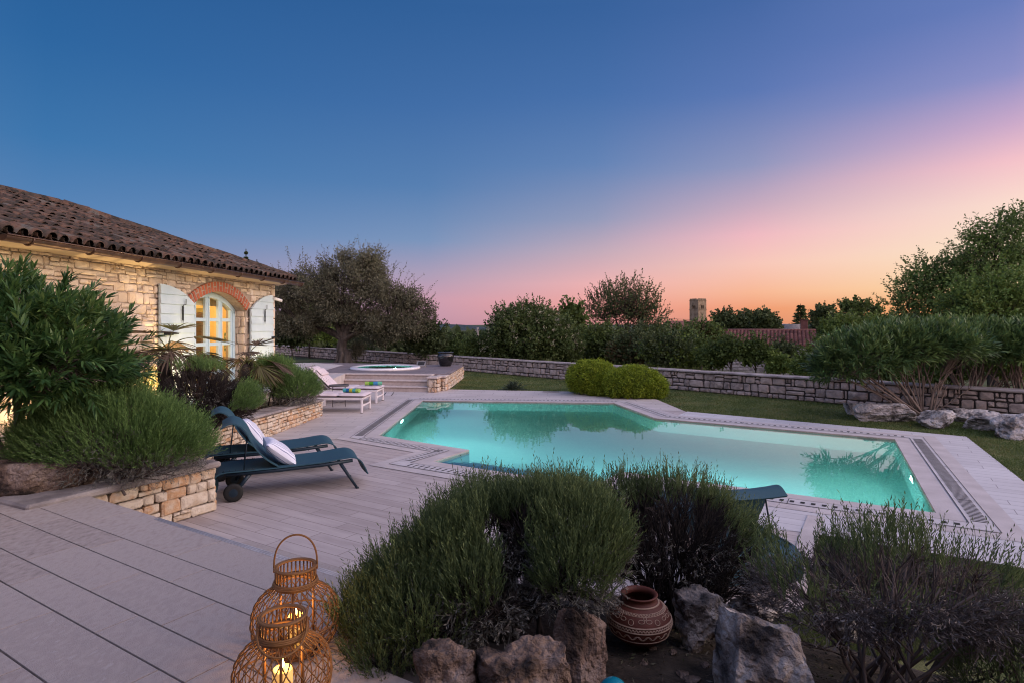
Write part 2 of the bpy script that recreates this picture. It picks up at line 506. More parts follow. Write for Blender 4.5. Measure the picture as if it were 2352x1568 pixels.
# coping, overflow channel and outer band
mb = MB(); mb.prism(band1, 0.008, 0.008, holes=[POOL]); 
for p, q in zip(POOL, POOL[1:] + POOL[:1]):
    mb.add([(p.x, p.y, 0.008), (q.x, q.y, 0.008), (q.x, q.y, -0.12), (p.x, p.y, -0.12)], [(0, 1, 2, 3)])
mb.prism(band3, 0.008, 0.008, holes=[band2])
tag(mb.build('pool_coping', m_coping), kind='structure')
mb = MB(); mb.prism(band2, 0.012, 0.012, 0, holes=[band1])
DENSE = {0: (0.05, 0.15, 0.018), 6: (0.055, 0.14, 0.02), 1: (0.085, 0.13, 0.022), 2: (0.085, 0.13, 0.022), 3: (0.1, 0.13, 0.024)}
n = len(POOL)
for i in range(n):
    a, b = band1[i], band1[(i + 1) % n]; c, d = band2[i], band2[(i + 1) % n]
    t = (b - a).normalized(); o = ((c + d) / 2 - (a + b) / 2); o = o - t * o.dot(t); w = o.length; o.normalize()
    pitch, ln, wd = DENSE.get(i, (0.105, 0.075, 0.045))
    Ln = (b - a).length; k = int((Ln - 0.1) / pitch)
    for q in range(k):
        if pitch > 0.09 and q % 10 == 9:
            pass
        c0 = a + t * (0.05 + (q + .5) * (Ln - .1) / k) + o * (w / 2)
        X = t * wd / 2; Yv = o * ln / 2
        mb.add([(*(c0 + sx * X + sy * Yv), 0.015) for sx, sy in ((-1, -1), (1, -1), (1, 1), (-1, 1))], [(0, 1, 2, 3)] , 1)
    # lift-out joints across the channel every metre, and hairlines along both sides
    for q in range(1, int(Ln / 0.95) + 1):
        c0 = a + t * (q * 0.95)
        if (c0 - a).length > Ln - .1: continue
        mb.add([(*(c0 + t * sx * 0.004 + o * sy), 0.015) for sx, sy in ((-1, 0), (1, 0), (1, w), (-1, w))], [(0, 1, 2, 3)], 2)
    for base, e0, e1 in ((a, a, b), (c, c, d)):
        mb.add([(*(e0 - o * .004), 0.0155), (*(e1 - o * .004), 0.0155), (*(e1 + o * .004), 0.0155), (*(e0 + o * .004), 0.0155)], [(0, 1, 2, 3)], 2)
tag(mb.build('overflow_channel', [m_grate, m_slot, m_joint]), kind='structure')
# border strip beside the lawn corner, drain covers on the far strip
mb = MB()
s0 = Vector((2.965, 5.76, 0)); s1 = s0 + Vector((0.524, 0.852, 0)) * 0.62
mb.box(s0 + AX2 * -0.45 - AX1 * 0.075 + Vector((0, 0, 0.009)), (2.0, 0.15, 0.004), X=AX2)
tag(mb.build('border_strip', m_coping), kind='structure')

# ------------------------------------------------------------------ pool basin and water
m_tile = M('pool_tile', [(0.50, 0.78, 0.78), (0.60, 0.86, 0.85)], scale=30, island=0.0, rough=0.5)
def basin():
    mb = MB()
    dep = -1.35
    n = len(POOL)
    for i in range(n):
        p, q = POOL[i], POOL[(i + 1) % n]
        mb.add([(p.x, p.y, -0.0), (q.x, q.y, -0.0), (q.x, q.y, dep), (p.x, p.y, dep)], [(0, 1, 2, 3)])
    mb.prism(POOL, dep, dep)
    # entry steps along the short near side
    t = (K_ - J_).normalized(); nrm = Vector((t.y, -t.x)) * -1
    if nrm.dot(Vector((0, 1))) < 0: nrm = -nrm
    Lk = (K_ - J_).length
    for k in range(4):
        d0, d1 = 0.25 * k, 0.25 * (k + 1)
        z = -0.14 - 0.2 * k
        c = J_ + t * (Lk / 2) + nrm * ((d0 + d1) / 2)
        mb.box((c.x, c.y, (z + dep) / 2), (Lk - .004, 0.25, z - dep), X=(t.x, t.y, 0))
        # dark nosing tile line on each tread edge
        e = J_ + t * (Lk / 2) + nrm * (d1 - 0.02)
        mb.box((e.x, e.y, z + 0.003), (Lk - .02, 0.012, 0.006), X=(t.x, t.y, 0), mi=1)
    return mb
m_nose = M('step_tile', [(0.05, 0.2, 0.3), (0.07, 0.25, 0.35)], rough=0.5)
tag(basin().build('pool_basin', [m_tile, m_nose]), kind='structure')

def water_mat(name, tint, rough=0.0, bump=0.03, scale=2.2, ior=2.3):
    m = bpy.data.materials.new(name); m.use_nodes = True
    nt = m.node_tree; N = nt.nodes; L = nt.links; N.clear()
    out = N.new('ShaderNodeOutputMaterial')
    tr = N.new('ShaderNodeBsdfRefraction'); tr.inputs['Color'].default_value = (*tint, 1); tr.inputs['IOR'].default_value = 1.33; tr.inputs['Roughness'].default_value = 0.0
    gl = N.new('ShaderNodeBsdfGlossy'); gl.inputs['Roughness'].default_value = rough; gl.inputs['Color'].default_value = (0.86, 1.0, 1.0, 1)
    fr = N.new('ShaderNodeFresnel'); fr.inputs['IOR'].default_value = ior
    tc = N.new('ShaderNodeTexCoord'); nz = N.new('ShaderNodeTexNoise'); nz.inputs['Scale'].default_value = scale; nz.inputs['Detail'].default_value = 3
    L.new(tc.outputs['Object'], nz.inputs['Vector'])
    bp = N.new('ShaderNodeBump'); bp.inputs['Strength'].default_value = bump; bp.inputs['Distance'].default_value = 0.05
    L.new(nz.outputs['Fac'], bp.inputs['Height'])
    L.new(bp.outputs['Normal'], gl.inputs['Normal'])
    mx = N.new('ShaderNodeMixShader')
    L.new(fr.outputs[0], mx.inputs['Fac']); L.new(tr.outputs[0], mx.inputs[1]); L.new(gl.outputs[0], mx.inputs[2])
    L.new(mx.outputs[0], out.inputs['Surface'])
    return m
m_water = water_mat('pool_water', (0.32, 0.83, 0.84))
mb = MB(); mb.prism([p for p in POOL], -0.02, -0.02)
tag(mb.build('pool_water', m_water), kind='structure')

def lamp(name, loc, kind='POINT', energy=10, color=(1, 1, 1), size=0.05, target=None, spot=120, blend=1.0):
    d = bpy.data.lights.new(name, kind); d.energy = energy; d.color = color
    if kind in ('POINT', 'SPOT'): d.shadow_soft_size = size
    if kind == 'SPOT': d.spot_size = R(spot); d.spot_blend = blend
    o = bpy.data.objects.new(name, d); COL.objects.link(o); o.location = loc
    if target is not None:
        o.rotation_euler = (Vector(target) - Vector(loc)).to_track_quat('-Z', 'Y').to_euler()
    return o
m_lampglow = M('pool_lamp_lens', [(0.9, 0.9, 0.8), (1, 1, 0.9)], emit=(1.0, 0.95, 0.74), estr=22)
m_white = M('white_plastic', [(0.7, 0.7, 0.7), (0.78, 0.78, 0.78)], rough=0.4)
def pool_light(p, inward, label, energy, depth=0.3):
    inward = Vector((inward[0], inward[1], 0)).normalized()
    pos = Vector((p[0], p[1], -depth))
    t = thing('pool_light', pos, label, 'pool light')
    side = Vector((-inward.y, inward.x, 0))
    mb = MB(); ring = []
    for k in range(24):
        a = 2 * PI * k / 24
        ring.append(pos + inward * 0.012 + side * math.cos(a) * 0.19 + Vector((0, 0, 1)) * math.sin(a) * 0.19)
    mb.tube(ring, 0.014, 6, closed=True); mb.build('rim', m_white, t)
    mb = MB()
    vs = [pos + inward * 0.045]
    for k in range(24):
        a = 2 * PI * k / 24
        vs.append(pos + inward * 0.016 + side * math.cos(a) * 0.18 + Vector((0, 0, 1)) * math.sin(a) * 0.18)
    mb.add(vs, [(0, 1 + k, 1 + (k + 1) % 24) for k in range(24)], 0, True); mb.build('lens', m_lampglow, t)
    lamp('pool_or_fill_lamp', pos + inward * 0.14, 'SPOT', energy, (1.0, 0.98, 0.9), 0.08, pos + inward * 3 + Vector((0, 0, -0.5)), 165, 0.6)
    return t
pl = gp(915, 959); pool_light((A_ + (L_ - A_) * ((A_.y - pl.y) / (A_.y - L_.y))), (1, 0), 'round pool light on the left pool wall near the corner', 150)
pr = E_ + (D_ - E_) * 0.42
pool_light(pr, (-(D_ - E_).y, (D_ - E_).x), 'round pool light on the right-hand short pool wall under the shrub reflection', 42)
# unseen lamps added on the near walls to even out the water's brightness
for p, q, k, e, dz in ((L_, I_, 0.5, 230, -.5), (G_, E_, 0.22, 300, -.5), (G_, E_, 0.60, 38, -.5), (K_, G_, 0.6, 110, -.35)):
    c = p + (q - p) * k; t = (q - p).normalized(); nn = Vector((-t.y, t.x))      # pool interior lies to the left of the outline
    pool_p = c + nn * 0.16
    lamp('pool_or_fill_lamp', (pool_p.x, pool_p.y, dz), 'SPOT', e, (1.0, 0.98, 0.9), 0.12, (c.x + nn.x * 3, c.y + nn.y * 3, dz - .25), 170, 0.6)

# ------------------------------------------------------------------ raised terrace at the camera
m_slab = M('terrace_slab', [(0.22, 0.18, 0.163), (0.33, 0.272, 0.25), (0.39, 0.33, 0.305), (0.34, 0.285, 0.265), (0.45, 0.39, 0.37)], scale=26, detail=14, island=0.5, bump=0.8, bscale=240, bdist=0.005, lo=.28, hi=.72, stretch=(1, .6, 1), rotz=R(58), rough=0.85)
m_tjoint = M('terrace_joint', [(0.05, 0.04, 0.037), (0.085, 0.07, 0.064)], rough=0.95)
def terrace():
    rr = random.Random(3)
    mb = MB()
    n0 = 2.538                         # distance of the step edge along AX2
    # strips measured on the photograph, then repeating
    edges = [2.538, 2.158, 1.927, 1.626, 1.416, 1.113, 0.9, 0.6, 0.38, 0.05, -0.2, -0.5, -0.75, -1.05, -1.4, -1.7, -2.0, -2.4]
    z1, z0 = 0.5, 0.45
    for i in range(len(edges) - 1):
        hi, lo = edges[i], edges[i + 1]
        s = -6.6 + rr.random() * 0.5
        while s < 3.2:
            ln = rr.uniform(0.75, 1.05) if i else rr.uniform(1.1, 1.5)
            l2 = min(ln, (-1.95 if hi > 2.0 else -1.45) - s)                       # the rockery begins here
            if l2 > 0.05:
                c = AX1 * (s + l2 / 2) + AX2 * ((hi + lo) / 2)
                if c.y < 5.2:
                    mb.box((c.x, c.y, (z1 + z0) / 2), (l2 - 0.006, hi - lo - (0.009 if i else 0.006), z1 - z0), X=AX1, bev=0.0012)
            s += ln
    return mb
mb = terrace()
tag(mb.build('terrace', m_slab), kind='structure')
mb = MB()
c0 = AX1 * -6.6 + AX2 * 2.53; c1 = AX1 * -1.5 + AX2 * 2.53; c2 = AX1 * -1.5 + AX2 * -2.4; c3 = AX1 * -6.6 + AX2 * -2.4
mb.prism([(c0.x, c0.y), (c3.x, c3.y), (c2.x, c2.y), (c1.x, c1.y)], -0.2, 0.468)
tag(mb.build('terrace_base', m_tjoint), kind='structure')
mb = MB()   # step below the terrace edge and the ribbed nosing
for k in range(2):
    c = AX1 * -2.9 + AX2 * (2.56 + 0.16 + 0.3 * k)
    mb.box((c.x, c.y, (0.333 - 0.167 * k) / 2 - 0.05), (2.6, 0.34, 0.333 - 0.167 * k + 0.1), X=AX1, bev=0.01)
tag(mb.build('terrace_steps', m_slab), kind='structure')
mb = MB()
for k in range(3):
    c = AX1 * -3.2 + AX2 * (2.528 - 0.016 * k)
    mb.tube([c - AX1 * 1.6 + Vector((0, 0, 0.5)), c + AX1 * 1.7 + Vector((0, 0, 0.5))], 0.005, 5)
tag(mb.build('step_nosing', m_grate), kind='structure')

# ------------------------------------------------------------------ ground
m_lawn = M('lawn_ground', [(0.045, 0.062, 0.022), (0.085, 0.108, 0.034), (0.15, 0.14, 0.055)], scale=1.3, detail=10, bump=0.6, bscale=60, rough=0.95)
m_field = M('field_ground', [(0.022, 0.034, 0.014), (0.045, 0.06, 0.022), (0.08, 0.08, 0.035)], scale=0.35, detail=10, bump=0.5, bscale=6, rough=0.95)
WALL_K = 1.08      # boundary wall: X = -2.3 + (26.9 - Y) / 1.08
def wall_x(y): return -2.3 + (26.9 - y) / WALL_K
def ground_z(x, y):
    d = (x - wall_x(y)) * 0.73            # metres beyond the boundary wall
    if d <= 0.2: return -0.03
    z = -0.03 - min(d, 30) * 0.085
    z -= max(0, min(d - 30, 150)) * 0.03
    if d > 600: z += (d - 600) * 0.004
    return z
def ground():
    xs = [-4000, -1500, -700, -300, -150, -80, -50] + sorted(list(np.arange(-36, 60.1, 1.5)) + [-4.6, 7.0]) + [80, 120, 200, 400, 900, 2000, 5000]
    ys = [-60, -20, -8] + sorted(list(np.arange(-2, 60.1, 1.5)) + [6.2, 16.7]) + [75, 100, 140, 200, 300, 500, 900, 1500, 2600, 4200, 7000]
    mb = MB()
    mb.sheet([[(x, y, ground_z(x, y) + (0 if abs(x) < 60 and y < 70 else noise.noise(Vector((x * .01, y * .01, 0))) * 2.0)) for x in xs] for y in ys])
    keep = [f for f in mb.f if not all(-4.61 < mb.v[i][0] < 7.01 and 6.19 < mb.v[i][1] < 16.71 for i in f)]   # the pool is dug here
    mb.f = keep; mb.m = [0] * len(keep); mb.sm = [True] * len(keep)
    return mb
g = ground()
tag(g.build('ground', m_field), kind='structure')
LAWN = [(-2.03, 18.86), (1.75, 18.24), (3.95, 16.26), (4.07, 13.9), (8.18, 10.76), (6.48, 7.5), (4.67, 4.62), (2.965, 5.7), (2.1, 4.25), (1.2, 3.9), (2.5, 0.5), (11.6, 3.0), (14.5, 8.63), (wall_x(14), 14), (wall_x(22), 22), (wall_x(29), 29), (-9, 35), (-12, 27), (-8, 24), (-2.0, 23)]
mb = MB(); mb.prism(LAWN, -0.012, -0.012)
tag(mb.build('lawn', m_lawn), kind='structure')

m_hill = M('far_forest', [(0.018, 0.035, 0.045), (0.035, 0.055, 0.06)], scale=0.02, detail=10, bump=0.8, bscale=0.05, bdist=8, rough=1.0)
hb = MB()
def hill(cx, cy, rx, ry, h, base):
    g = []
    for i in range(15):
        for_row = []
        for j in range(33):
            a = (i / 14) * 2 - 1; b = (j / 32) * 2 - 1
            r = min(1, math.hypot(a, b))
            z = base + h * (math.cos(r * PI) * .5 + .5) + noise.noise(Vector((a * 3 + cx, b * 4, 1))) * h * .08 * (1 - r)
            for_row.append((cx + b * rx, cy + a * ry, z))
        g.append(for_row)
    hb.sheet(g)
hill(-150, 1250, 330, 380, 33, -28); hill(260, 2100, 700, 500, 38, -34); hill(-900, 2300, 1000, 700, 48, -40); hill(900, 1700, 900, 500, 44, -40)
tag(hb.build('hills', m_hill), kind='structure')
# ------------------------------------------------------------------ masonry
def stone_layout(Ln, H, rr, hmin, hmax, lmin, lmax, split=0.25):
    """rubble courses: list of (x0, x1, z0, z1)"""
    out = []; z = 0.0
    while z < H - 0.02:
        h = rr.uniform(hmin, hmax)
        if H - (z + h) < hmin * .6: h = H - z
        x = -rr.random() * lmin
        while x < Ln:
            l = rr.uniform(lmin, lmax) * (0.75 if h < (hmin + hmax) / 2 else 1.0)
            if rr.random() < 0.12: l *= 0.5
            x1 = min(x + l, Ln); x0 = max(x, 0)
            if Ln - x1 < lmin * .4: x1 = Ln
            if x1 - x0 > 0.03:
                if rr.random() < split and h > hmin * 1.15:
                    k = z + h * rr.uniform(.35, .65)
                    if rr.random() < .5:
                        xm = x0 + (x1 - x0) * rr.uniform(.35, .65)
                        out += [(x0, x1, z, k), (x0, xm, k, z + h), (xm, x1, k, z + h)]
                    else:
                        out += [(x0, x1, z, k), (x0, x1, k, z + h)]
                else:
                    out.append((x0, x1, z, z + h))
            x = x1 if x1 >= Ln else x + l
        z += h
    return out

def stones(mb, O, X, Nv, layout, rr, gap=0.012, depth=0.06, jit=0.02, relief=0.03, clip=None, zs=None, mi=0):
    """chamfered, slightly irregular stone faces standing on the plane O + x*X + z, facing Nv"""
    O = Vector(O); X = Vector(X).normalized(); Nv = Vector(Nv).normalized()
    for (x0, x1, z0, z1) in layout:
        if clip and clip(x0, x1, z0, z1): continue
        g = gap / 2
        def jj(): return rr.uniform(-jit, jit)
        w, h = x1 - x0, z1 - z0
        c = min(0.016, w * .2, h * .2)
        jx, jz = min(jit, w * .12), min(jit, h * .12)
        P = []
        for (a, b) in ((x0 + g, z0 + g), (x1 - g, z0 + g), (x1 - g, z1 - g), (x0 + g, z1 - g)):
            P.append((a + rr.uniform(-jx, jx) * .6, b + rr.uniform(-jz, jz) * .6))
        # corner cut so that outlines are not rectangles
        pts = []
        for i in range(4):
            p = Vector(P[i]); pn = Vector(P[(i + 1) % 4]); pp = Vector(P[i - 1])
            k = rr.uniform(0.05, 0.2) * min(w, h)
            pts.append(p + (pp - p).normalized() * k); pts.append(p + (pn - p).normalized() * k * rr.uniform(.5, 1.4))
        ctr = sum(pts, Vector((0, 0))) / 8
        d = depth + rr.uniform(-relief, relief) * .5
        tilt = (rr.uniform(-1, 1) * relief * .5, rr.uniform(-1, 1) * relief * .5)
        sc = zs if zs else (lambda x: 1.0)
        def W(p, dd): return O + X * p.x + Vector((0, 0, p.y * sc(p.x))) + Nv * dd
        ring0 = [W(p, -0.01) for p in pts]
        ring1 = [W(p, d - c + (p.x - ctr.x) / max(w, .01) * tilt[0]) for p in pts]
        inn = [ctr + (p - ctr) * (1 - 2 * c / min(w, h)) for p in pts]
        ring2 = [W(p, d + (p.x - ctr.x) / max(w, .01) * tilt[0] + (p.y - ctr.y) / max(h, .01) * tilt[1] + rr.uniform(-.3, .3) * relief * .4) for p in inn]
        cen = W(ctr, d + relief * rr.uniform(0.0, .5))
        vs = ring0 + ring1 + ring2 + [cen]
        fs = []
        for i in range(8):
            j = (i + 1) % 8
            fs += [(i, j, 8 + j, 8 + i), (8 + i, 8 + j, 16 + j, 16 + i), (16 + i, 16 + j, 24)]
        # orientation: outward when X x Z points along Nv
        if X.cross(Vector((0, 0, 1))).dot(Nv) < 0: fs = [tuple(reversed(f)) for f in fs]
        mb.add(vs, fs, mi)

m_house_stone = M('house_stone', [(0.40, 0.31, 0.24), (0.56, 0.46, 0.36), (0.64, 0.55, 0.45), (0.58, 0.46, 0.33), (0.68, 0.61, 0.54)], scale=5, island=0.75, bump=0.55, bscale=22, rough=0.9, bdist=0.02)
m_mortar = M('mortar', [(0.30, 0.24, 0.19), (0.42, 0.35, 0.28)], scale=14, bump=0.5, bscale=60, rough=0.95)
m_planter_stone = M('planter_stone', [(0.34, 0.22, 0.14), (0.48, 0.38, 0.29), (0.58, 0.50, 0.42), (0.52, 0.43, 0.34), (0.46, 0.27, 0.15), (0.62, 0.56, 0.49)], scale=7, island=0.6, bump=0.7, bscale=28, rough=0.9, bdist=0.02)
m_dark_gap = M('wall_gap', [(0.045, 0.034, 0.028), (0.08, 0.06, 0.045)], scale=20, rough=1.0)
m_wall_stone = M('boundary_stone', [(0.10, 0.082, 0.078), (0.28, 0.23, 0.215), (0.38, 0.31, 0.285), (0.19, 0.155, 0.145), (0.44, 0.37, 0.335)], scale=6, island=0.55, bump=0.7, bscale=26, rough=0.92, bdist=0.02)
m_wall_gap = M('boundary_gap', [(0.03, 0.026, 0.026), (0.07, 0.06, 0.058)], scale=12, rough=1.0)
m_cap = M('cap_stone', [(0.13, 0.11, 0.11), (0.27, 0.235, 0.23), (0.34, 0.30, 0.29)], scale=3, detail=10, bump=0.5, bscale=40, rough=0.9)

# ------------------------------------------------------------------ the stone house
H0 = Vector((-7.0, 0, 0))
house = thing('stone_house', (-7.0, 0.0, 0.0), 'low pale stone house with brown tiled hip roof and lit arched glass door', 'house', rotz=math.atan2(0.9966, 0.0827))
HX0, HX1 = 3.6, 14.47        # facade from its near end to the far corner
HZ0, HZ1 = 0.3, 3.0
DX0, DX1, DC = 11.22, 13.26, 12.24
ARC_R, ARC_Z = 1.60, 2.69 - 1.60       # segmental arch: radius and centre height
def arch_z(x, r=ARC_R): return ARC_Z + math.sqrt(max(r * r - (x - DC) ** 2, 0))
def wall_core():
    mb = MB()
    def slab(x0, x1, z0, z1, y0=0.0, y1=0.45):
        mb.box(((x0 + x1) / 2, (y0 + y1) / 2, (z0 + z1) / 2), (x1 - x0, y1 - y0, z1 - z0))
    slab(HX0, DX0, HZ0 - .5, HZ1); slab(DX1, HX1, HZ0 - .5, HZ1)
    K = 24
    for k in range(K):
        a = DX0 + (DX1 - DX0) * k / K; b = DX0 + (DX1 - DX0) * (k + 1) / K
        za, zb = arch_z(a), arch_z(b)
        vs = [(a, 0, za), (b, 0, zb), (b, 0, HZ1), (a, 0, HZ1), (a, .45, za), (b, .45, zb), (b, .45, HZ1), (a, .45, HZ1)]
        mb.add(vs, [(0, 1, 2, 3), (5, 4, 7, 6), (0, 4, 5, 1)])
    # other outside walls
    slab(HX1 - .45, HX1, HZ0 - .5, HZ1, .45, 5.6); slab(HX0, HX0 + .45, HZ0 - .5, HZ1, .45, 5.6)
    slab(HX0 + .45, HX1 - .45, HZ0 - .5, HZ1, 5.15, 5.6)
    return mb
w_core = wall_core().build('wall', m_mortar, house, world=False)
rr = random.Random(21)
mb = MB()
lay = stone_layout(HX1 - HX0 - 0.0, HZ1 - HZ0, rr, 0.08, 0.19, 0.13, 0.42, split=0.42)
def door_clip(x0, x1, z0, z1):
    X0, X1 = x0 + HX0, x1 + HX0; Z0, Z1 = z0 + HZ0, z1 + HZ0
    if X1 < DX0 - 0.01 or X0 > DX1 + 0.01:
        return False
    ro = ARC_R + 0.2
    for px in (X0, X1, (X0 + X1) / 2, min(max(DC, X0), X1)):
        if abs(px - DC) < ro and Z0 < arch_z(px, ro) - 0.02 and abs(px - DC) < 1.12: return True
    return DX0 < (X0 + X1) / 2 < DX1 and Z0 < 2.4
stones(mb, (HX0, 0, HZ0), (1, 0, 0), (0, -1, 0), lay, rr, gap=0.010, depth=0.028, jit=0.02, relief=0.03, clip=door_clip)
# quoins at the far corner, jutting out a little past the edge
z = HZ0
while z < HZ1 - .05:
    h = rr.uniform(.14, .27); h = min(h, HZ1 - z)
    mb.box((HX1 - 0.02 + rr.uniform(-.01, .012), 0.1, z + h / 2), (0.17, 0.3, h - .012), bev=0.012)
    z += h
mb.build('stone_facing', m_house_stone, house, world=False)
# reveal stones of the door opening, right and left jamb
for xj, nx in ((DX1, -1), (DX0, 1)):
    mb = MB()
    lay2 = stone_layout(0.3, 2.02, rr, 0.15, 0.27, 0.2, 0.3, split=0.0)
    stones(mb, (xj, 0.0 if nx < 0 else 0.3, HZ0), (0, 1 if nx < 0 else -1, 0), (nx, 0, 0), lay2, rr, gap=.01, depth=0.025, relief=.02)
    mb.build('door_reveal', m_house_stone, house, world=False)
# brick arch: soldier course of alternating long and short bricks
m_brick = M('arch_brick', [(0.30, 0.085, 0.045), (0.42, 0.13, 0.07), (0.36, 0.10, 0.06), (0.48, 0.18, 0.10)], scale=9, island=0.7, bump=0.4, bscale=60, rough=0.85)
mb = MB(); mb2 = MB()
half = math.asin(1.02 / ARC_R) ; NB = 23
for k in range(NB):
    a = -half + 2 * half * (k + .5) / NB
    d = Vector((math.sin(a), 0, math.cos(a))); t = Vector((math.cos(a), 0, -math.sin(a)))
    wdt = 2 * half * ARC_R / NB - 0.030
    cen = Vector((DC, 0, ARC_Z))
    if k % 2 == 0: segs = [(0.0, 0.2)]
    elif k % 4 == 1: segs = [(0.0, 0.085), (0.11, 0.2)]
    else: segs = [(0.0, 0.11), (0.135, 0.2)]
    for s0, s1 in segs:
        c = cen + d * (ARC_R + (s0 + s1) / 2) + Vector((0, 0.105, 0))
        mb.box(c, (wdt, 0.31, s1 - s0), X=t, Yv=(0, 1, 0), bev=0.006)
    c = cen + d * (ARC_R + 0.1) + Vector((0, 0.10, 0))
    mb2.box(c, (2 * half * ARC_R / NB + .012, 0.28, 0.19), X=t, Yv=(0, 1, 0))
arch = mb.build('brick_arch', m_brick, house, world=False)
mb2.build('arch_mortar', m_mortar, arch, world=False)

# door: pale blue frame, four leaves of glass, lit room behind
m_blue = M('pale_blue_paint', [(0.44, 0.60, 0.68), (0.52, 0.67, 0.74)], scale=4, rough=0.45, bump=0.05, bscale=40)
m_shut = M('shutter_paint', [(0.46, 0.58, 0.62), (0.55, 0.66, 0.69)], scale=3, rough=0.5, bump=0.08, bscale=50)
def glass_mat():
    m = bpy.data.materials.new('door_glass'); m.use_nodes = True
    nt = m.node_tree; N = nt.nodes; L = nt.links; N.clear()
    out = N.new('ShaderNodeOutputMaterial'); tr = N.new('ShaderNodeBsdfTransparent'); gl = N.new('ShaderNodeBsdfGlossy')
    gl.inputs['Roughness'].default_value = 0.02; tr.inputs['Color'].default_value = (.93, .95, .94, 1)
    fr = N.new('ShaderNodeFresnel'); fr.inputs['IOR'].default_value = 1.5
    mx = N.new('ShaderNodeMixShader'); L.new(fr.outputs[0], mx.inputs[0]); L.new(tr.outputs[0], mx.inputs[1]); L.new(gl.outputs[0], mx.inputs[2])
    L.new(mx.outputs[0], out.inputs[0]); return m
m_glass = glass_mat()
FY = 0.27                                  # the door stands this far back from the wall face
def door_frame():
    mb = MB()
    def bar(x0, x1, z0, z1, y=FY, d=0.06): mb.box(((x0 + x1) / 2, y, (z0 + z1) / 2), (x1 - x0, d, z1 - z0), bev=0.006)
    K = 20
    # outer frame under the arch
    pts = [DX0 + 0.03 + (DX1 - DX0 - .06) * k / K for k in range(K + 1)]
    for a, b in zip(pts[:-1], pts[1:]):
        za, zb = arch_z(a) - .005, arch_z(b) - .005
        vs = []
        for y in (FY - .05, FY + .05):
            vs += [(a, y, za - .11), (b, y, zb - .11), (b, y, zb), (a, y, za)]
        mb.add(vs, [(0, 1, 2, 3), (5, 4, 7, 6), (0, 4, 5, 1), (3, 2, 6, 7)])
    bar(DX0 + .02, DX0 + .1, HZ0, arch_z(DX0 + .06) - .02, d=.1); bar(DX1 - .1, DX1 - .02, HZ0, arch_z(DX1 - .06) - .02, d=.1)
    xs = [DX0 + .1, DX0 + .1 + .46, DC, DX1 - .1 - .46, DX1 - .1]
    for i, x in enumerate(xs[1:-1]):
        bar(x - .055, x + .055, HZ0, arch_z(x) - .06, d=.075, y=FY - .002)
        mb.box((x, FY - .045, (HZ0 + arch_z(x) - .1) / 2), (.012, .02, arch_z(x) - .1 - HZ0))
    for a, b in zip(xs[:-1], xs[1:]):
        bar(a, a + .075, HZ0, arch_z(a) - .05); bar(b - .075, b, HZ0, arch_z(b) - .05)
        for z in (HZ0 + .12, 1.02, 1.62, 2.12):
            if z < arch_z((a + b) / 2) - .1: bar(a + .07, b - .07, z - .035, z + .035, y=FY + .001)
    return mb, xs
mb, dxs = door_frame()
door = mb.build('door', m_blue, house, world=False)
for a, b in zip(dxs[:-1], dxs[1:]):
    mb = MB(); K = 8
    for k in range(K):
        x0 = a + .05 + (b - a - .1) * k / K; x1 = a + .05 + (b - a - .1) * (k + 1) / K
        mb.add([(x0, FY + .02, HZ0), (x1, FY + .02, HZ0), (x1, FY + .02, arch_z(x1) - .08), (x0, FY + .02, arch_z(x0) - .08)], [(0, 1, 2, 3)])
    mb.build('glass_pane', m_glass, door, world=False)
m_room = M('ochre_plaster', [(0.70, 0.50, 0.20), (0.76, 0.56, 0.25)], scale=3, rough=0.9)
m_darkwood = M('dark_wood', [(0.05, 0.03, 0.018), (0.10, 0.06, 0.03)], scale=4, stretch=(1, 1, 6), rough=0.6)
mb = MB()
x0, x1, y0, y1 = 9.2, 14.0, .46, 3.9
mb.add([(x0, y0, .32), (x1, y0, .32), (x1, y1, .32), (x0, y1, .32), (x0, y0, 2.9), (x1, y0, 2.9), (x1, y1, 2.9), (x0, y1, 2.9)],
       [(0, 1, 2, 3), (4, 7, 6, 5), (1, 5, 6, 2), (2, 6, 7, 3), (3, 7, 4, 0)])
room = mb.build('lit_room', m_room, house, world=False)
m_olivep = M('olive_paint', [(0.20, 0.17, 0.05), (0.26, 0.22, 0.07)], rough=.6)
mb = MB()                                       # inner doorway seen through the left panes: frame, dark opening
for y0_, y1_ in ((1.30, 1.40), (1.98, 2.08)): mb.box((13.97, (y0_ + y1_) / 2, 1.35), (.06, y1_ - y0_, 2.1))
mb.box((13.97, 1.69, 2.36), (.06, .58, .1)); mb.box((13.97, 1.69, 1.0), (.06, .58, .1)); ir = mb.build('inner_door_frame', m_olivep, room, world=False)
mb = MB(); mb.box((13.985, 1.69, 1.3), (.03, .57, 2.0)); mb.build('inner_door', m_darkwood, room, world=False)
mb = MB(); mb.box((13.7, 1.05, .62), (.5, .42, .62), bev=.02); mb.box((13.7, 1.05, 1.02), (.44, .05, .3), bev=.02)
m_chair = M('orange_wood', [(0.25, 0.10, 0.035), (0.32, 0.14, 0.05)], rough=.5); mb.build('cupboard', m_chair, room, world=False)
m_pic = M('leaf_picture', [(0.55, 0.50, 0.30), (0.10, 0.16, 0.06), (0.6, 0.52, 0.3)], scale=9)
mb = MB(); mb.box((13.98, .80, 1.62), (.02, .22, .42)); mb.build('wall_picture', m_pic, room, world=False)
mb = MB(); mb.box((13.97, .98, 1.25), (.02, .07, .1)); mb.build('light_switch', m_white, room, world=False)
m_curt = M('cream_blind', [(0.75, 0.66, 0.5), (0.8, 0.72, 0.56)], rough=.9)
mb = MB(); mb.sheet([[(10.9 + .09 * k, .62 + .03 * (k % 2), z_) for k in range(30)] for z_ in (2.88, 2.42)], smooth=True); mb.build('window_blind', m_curt, room, world=False)
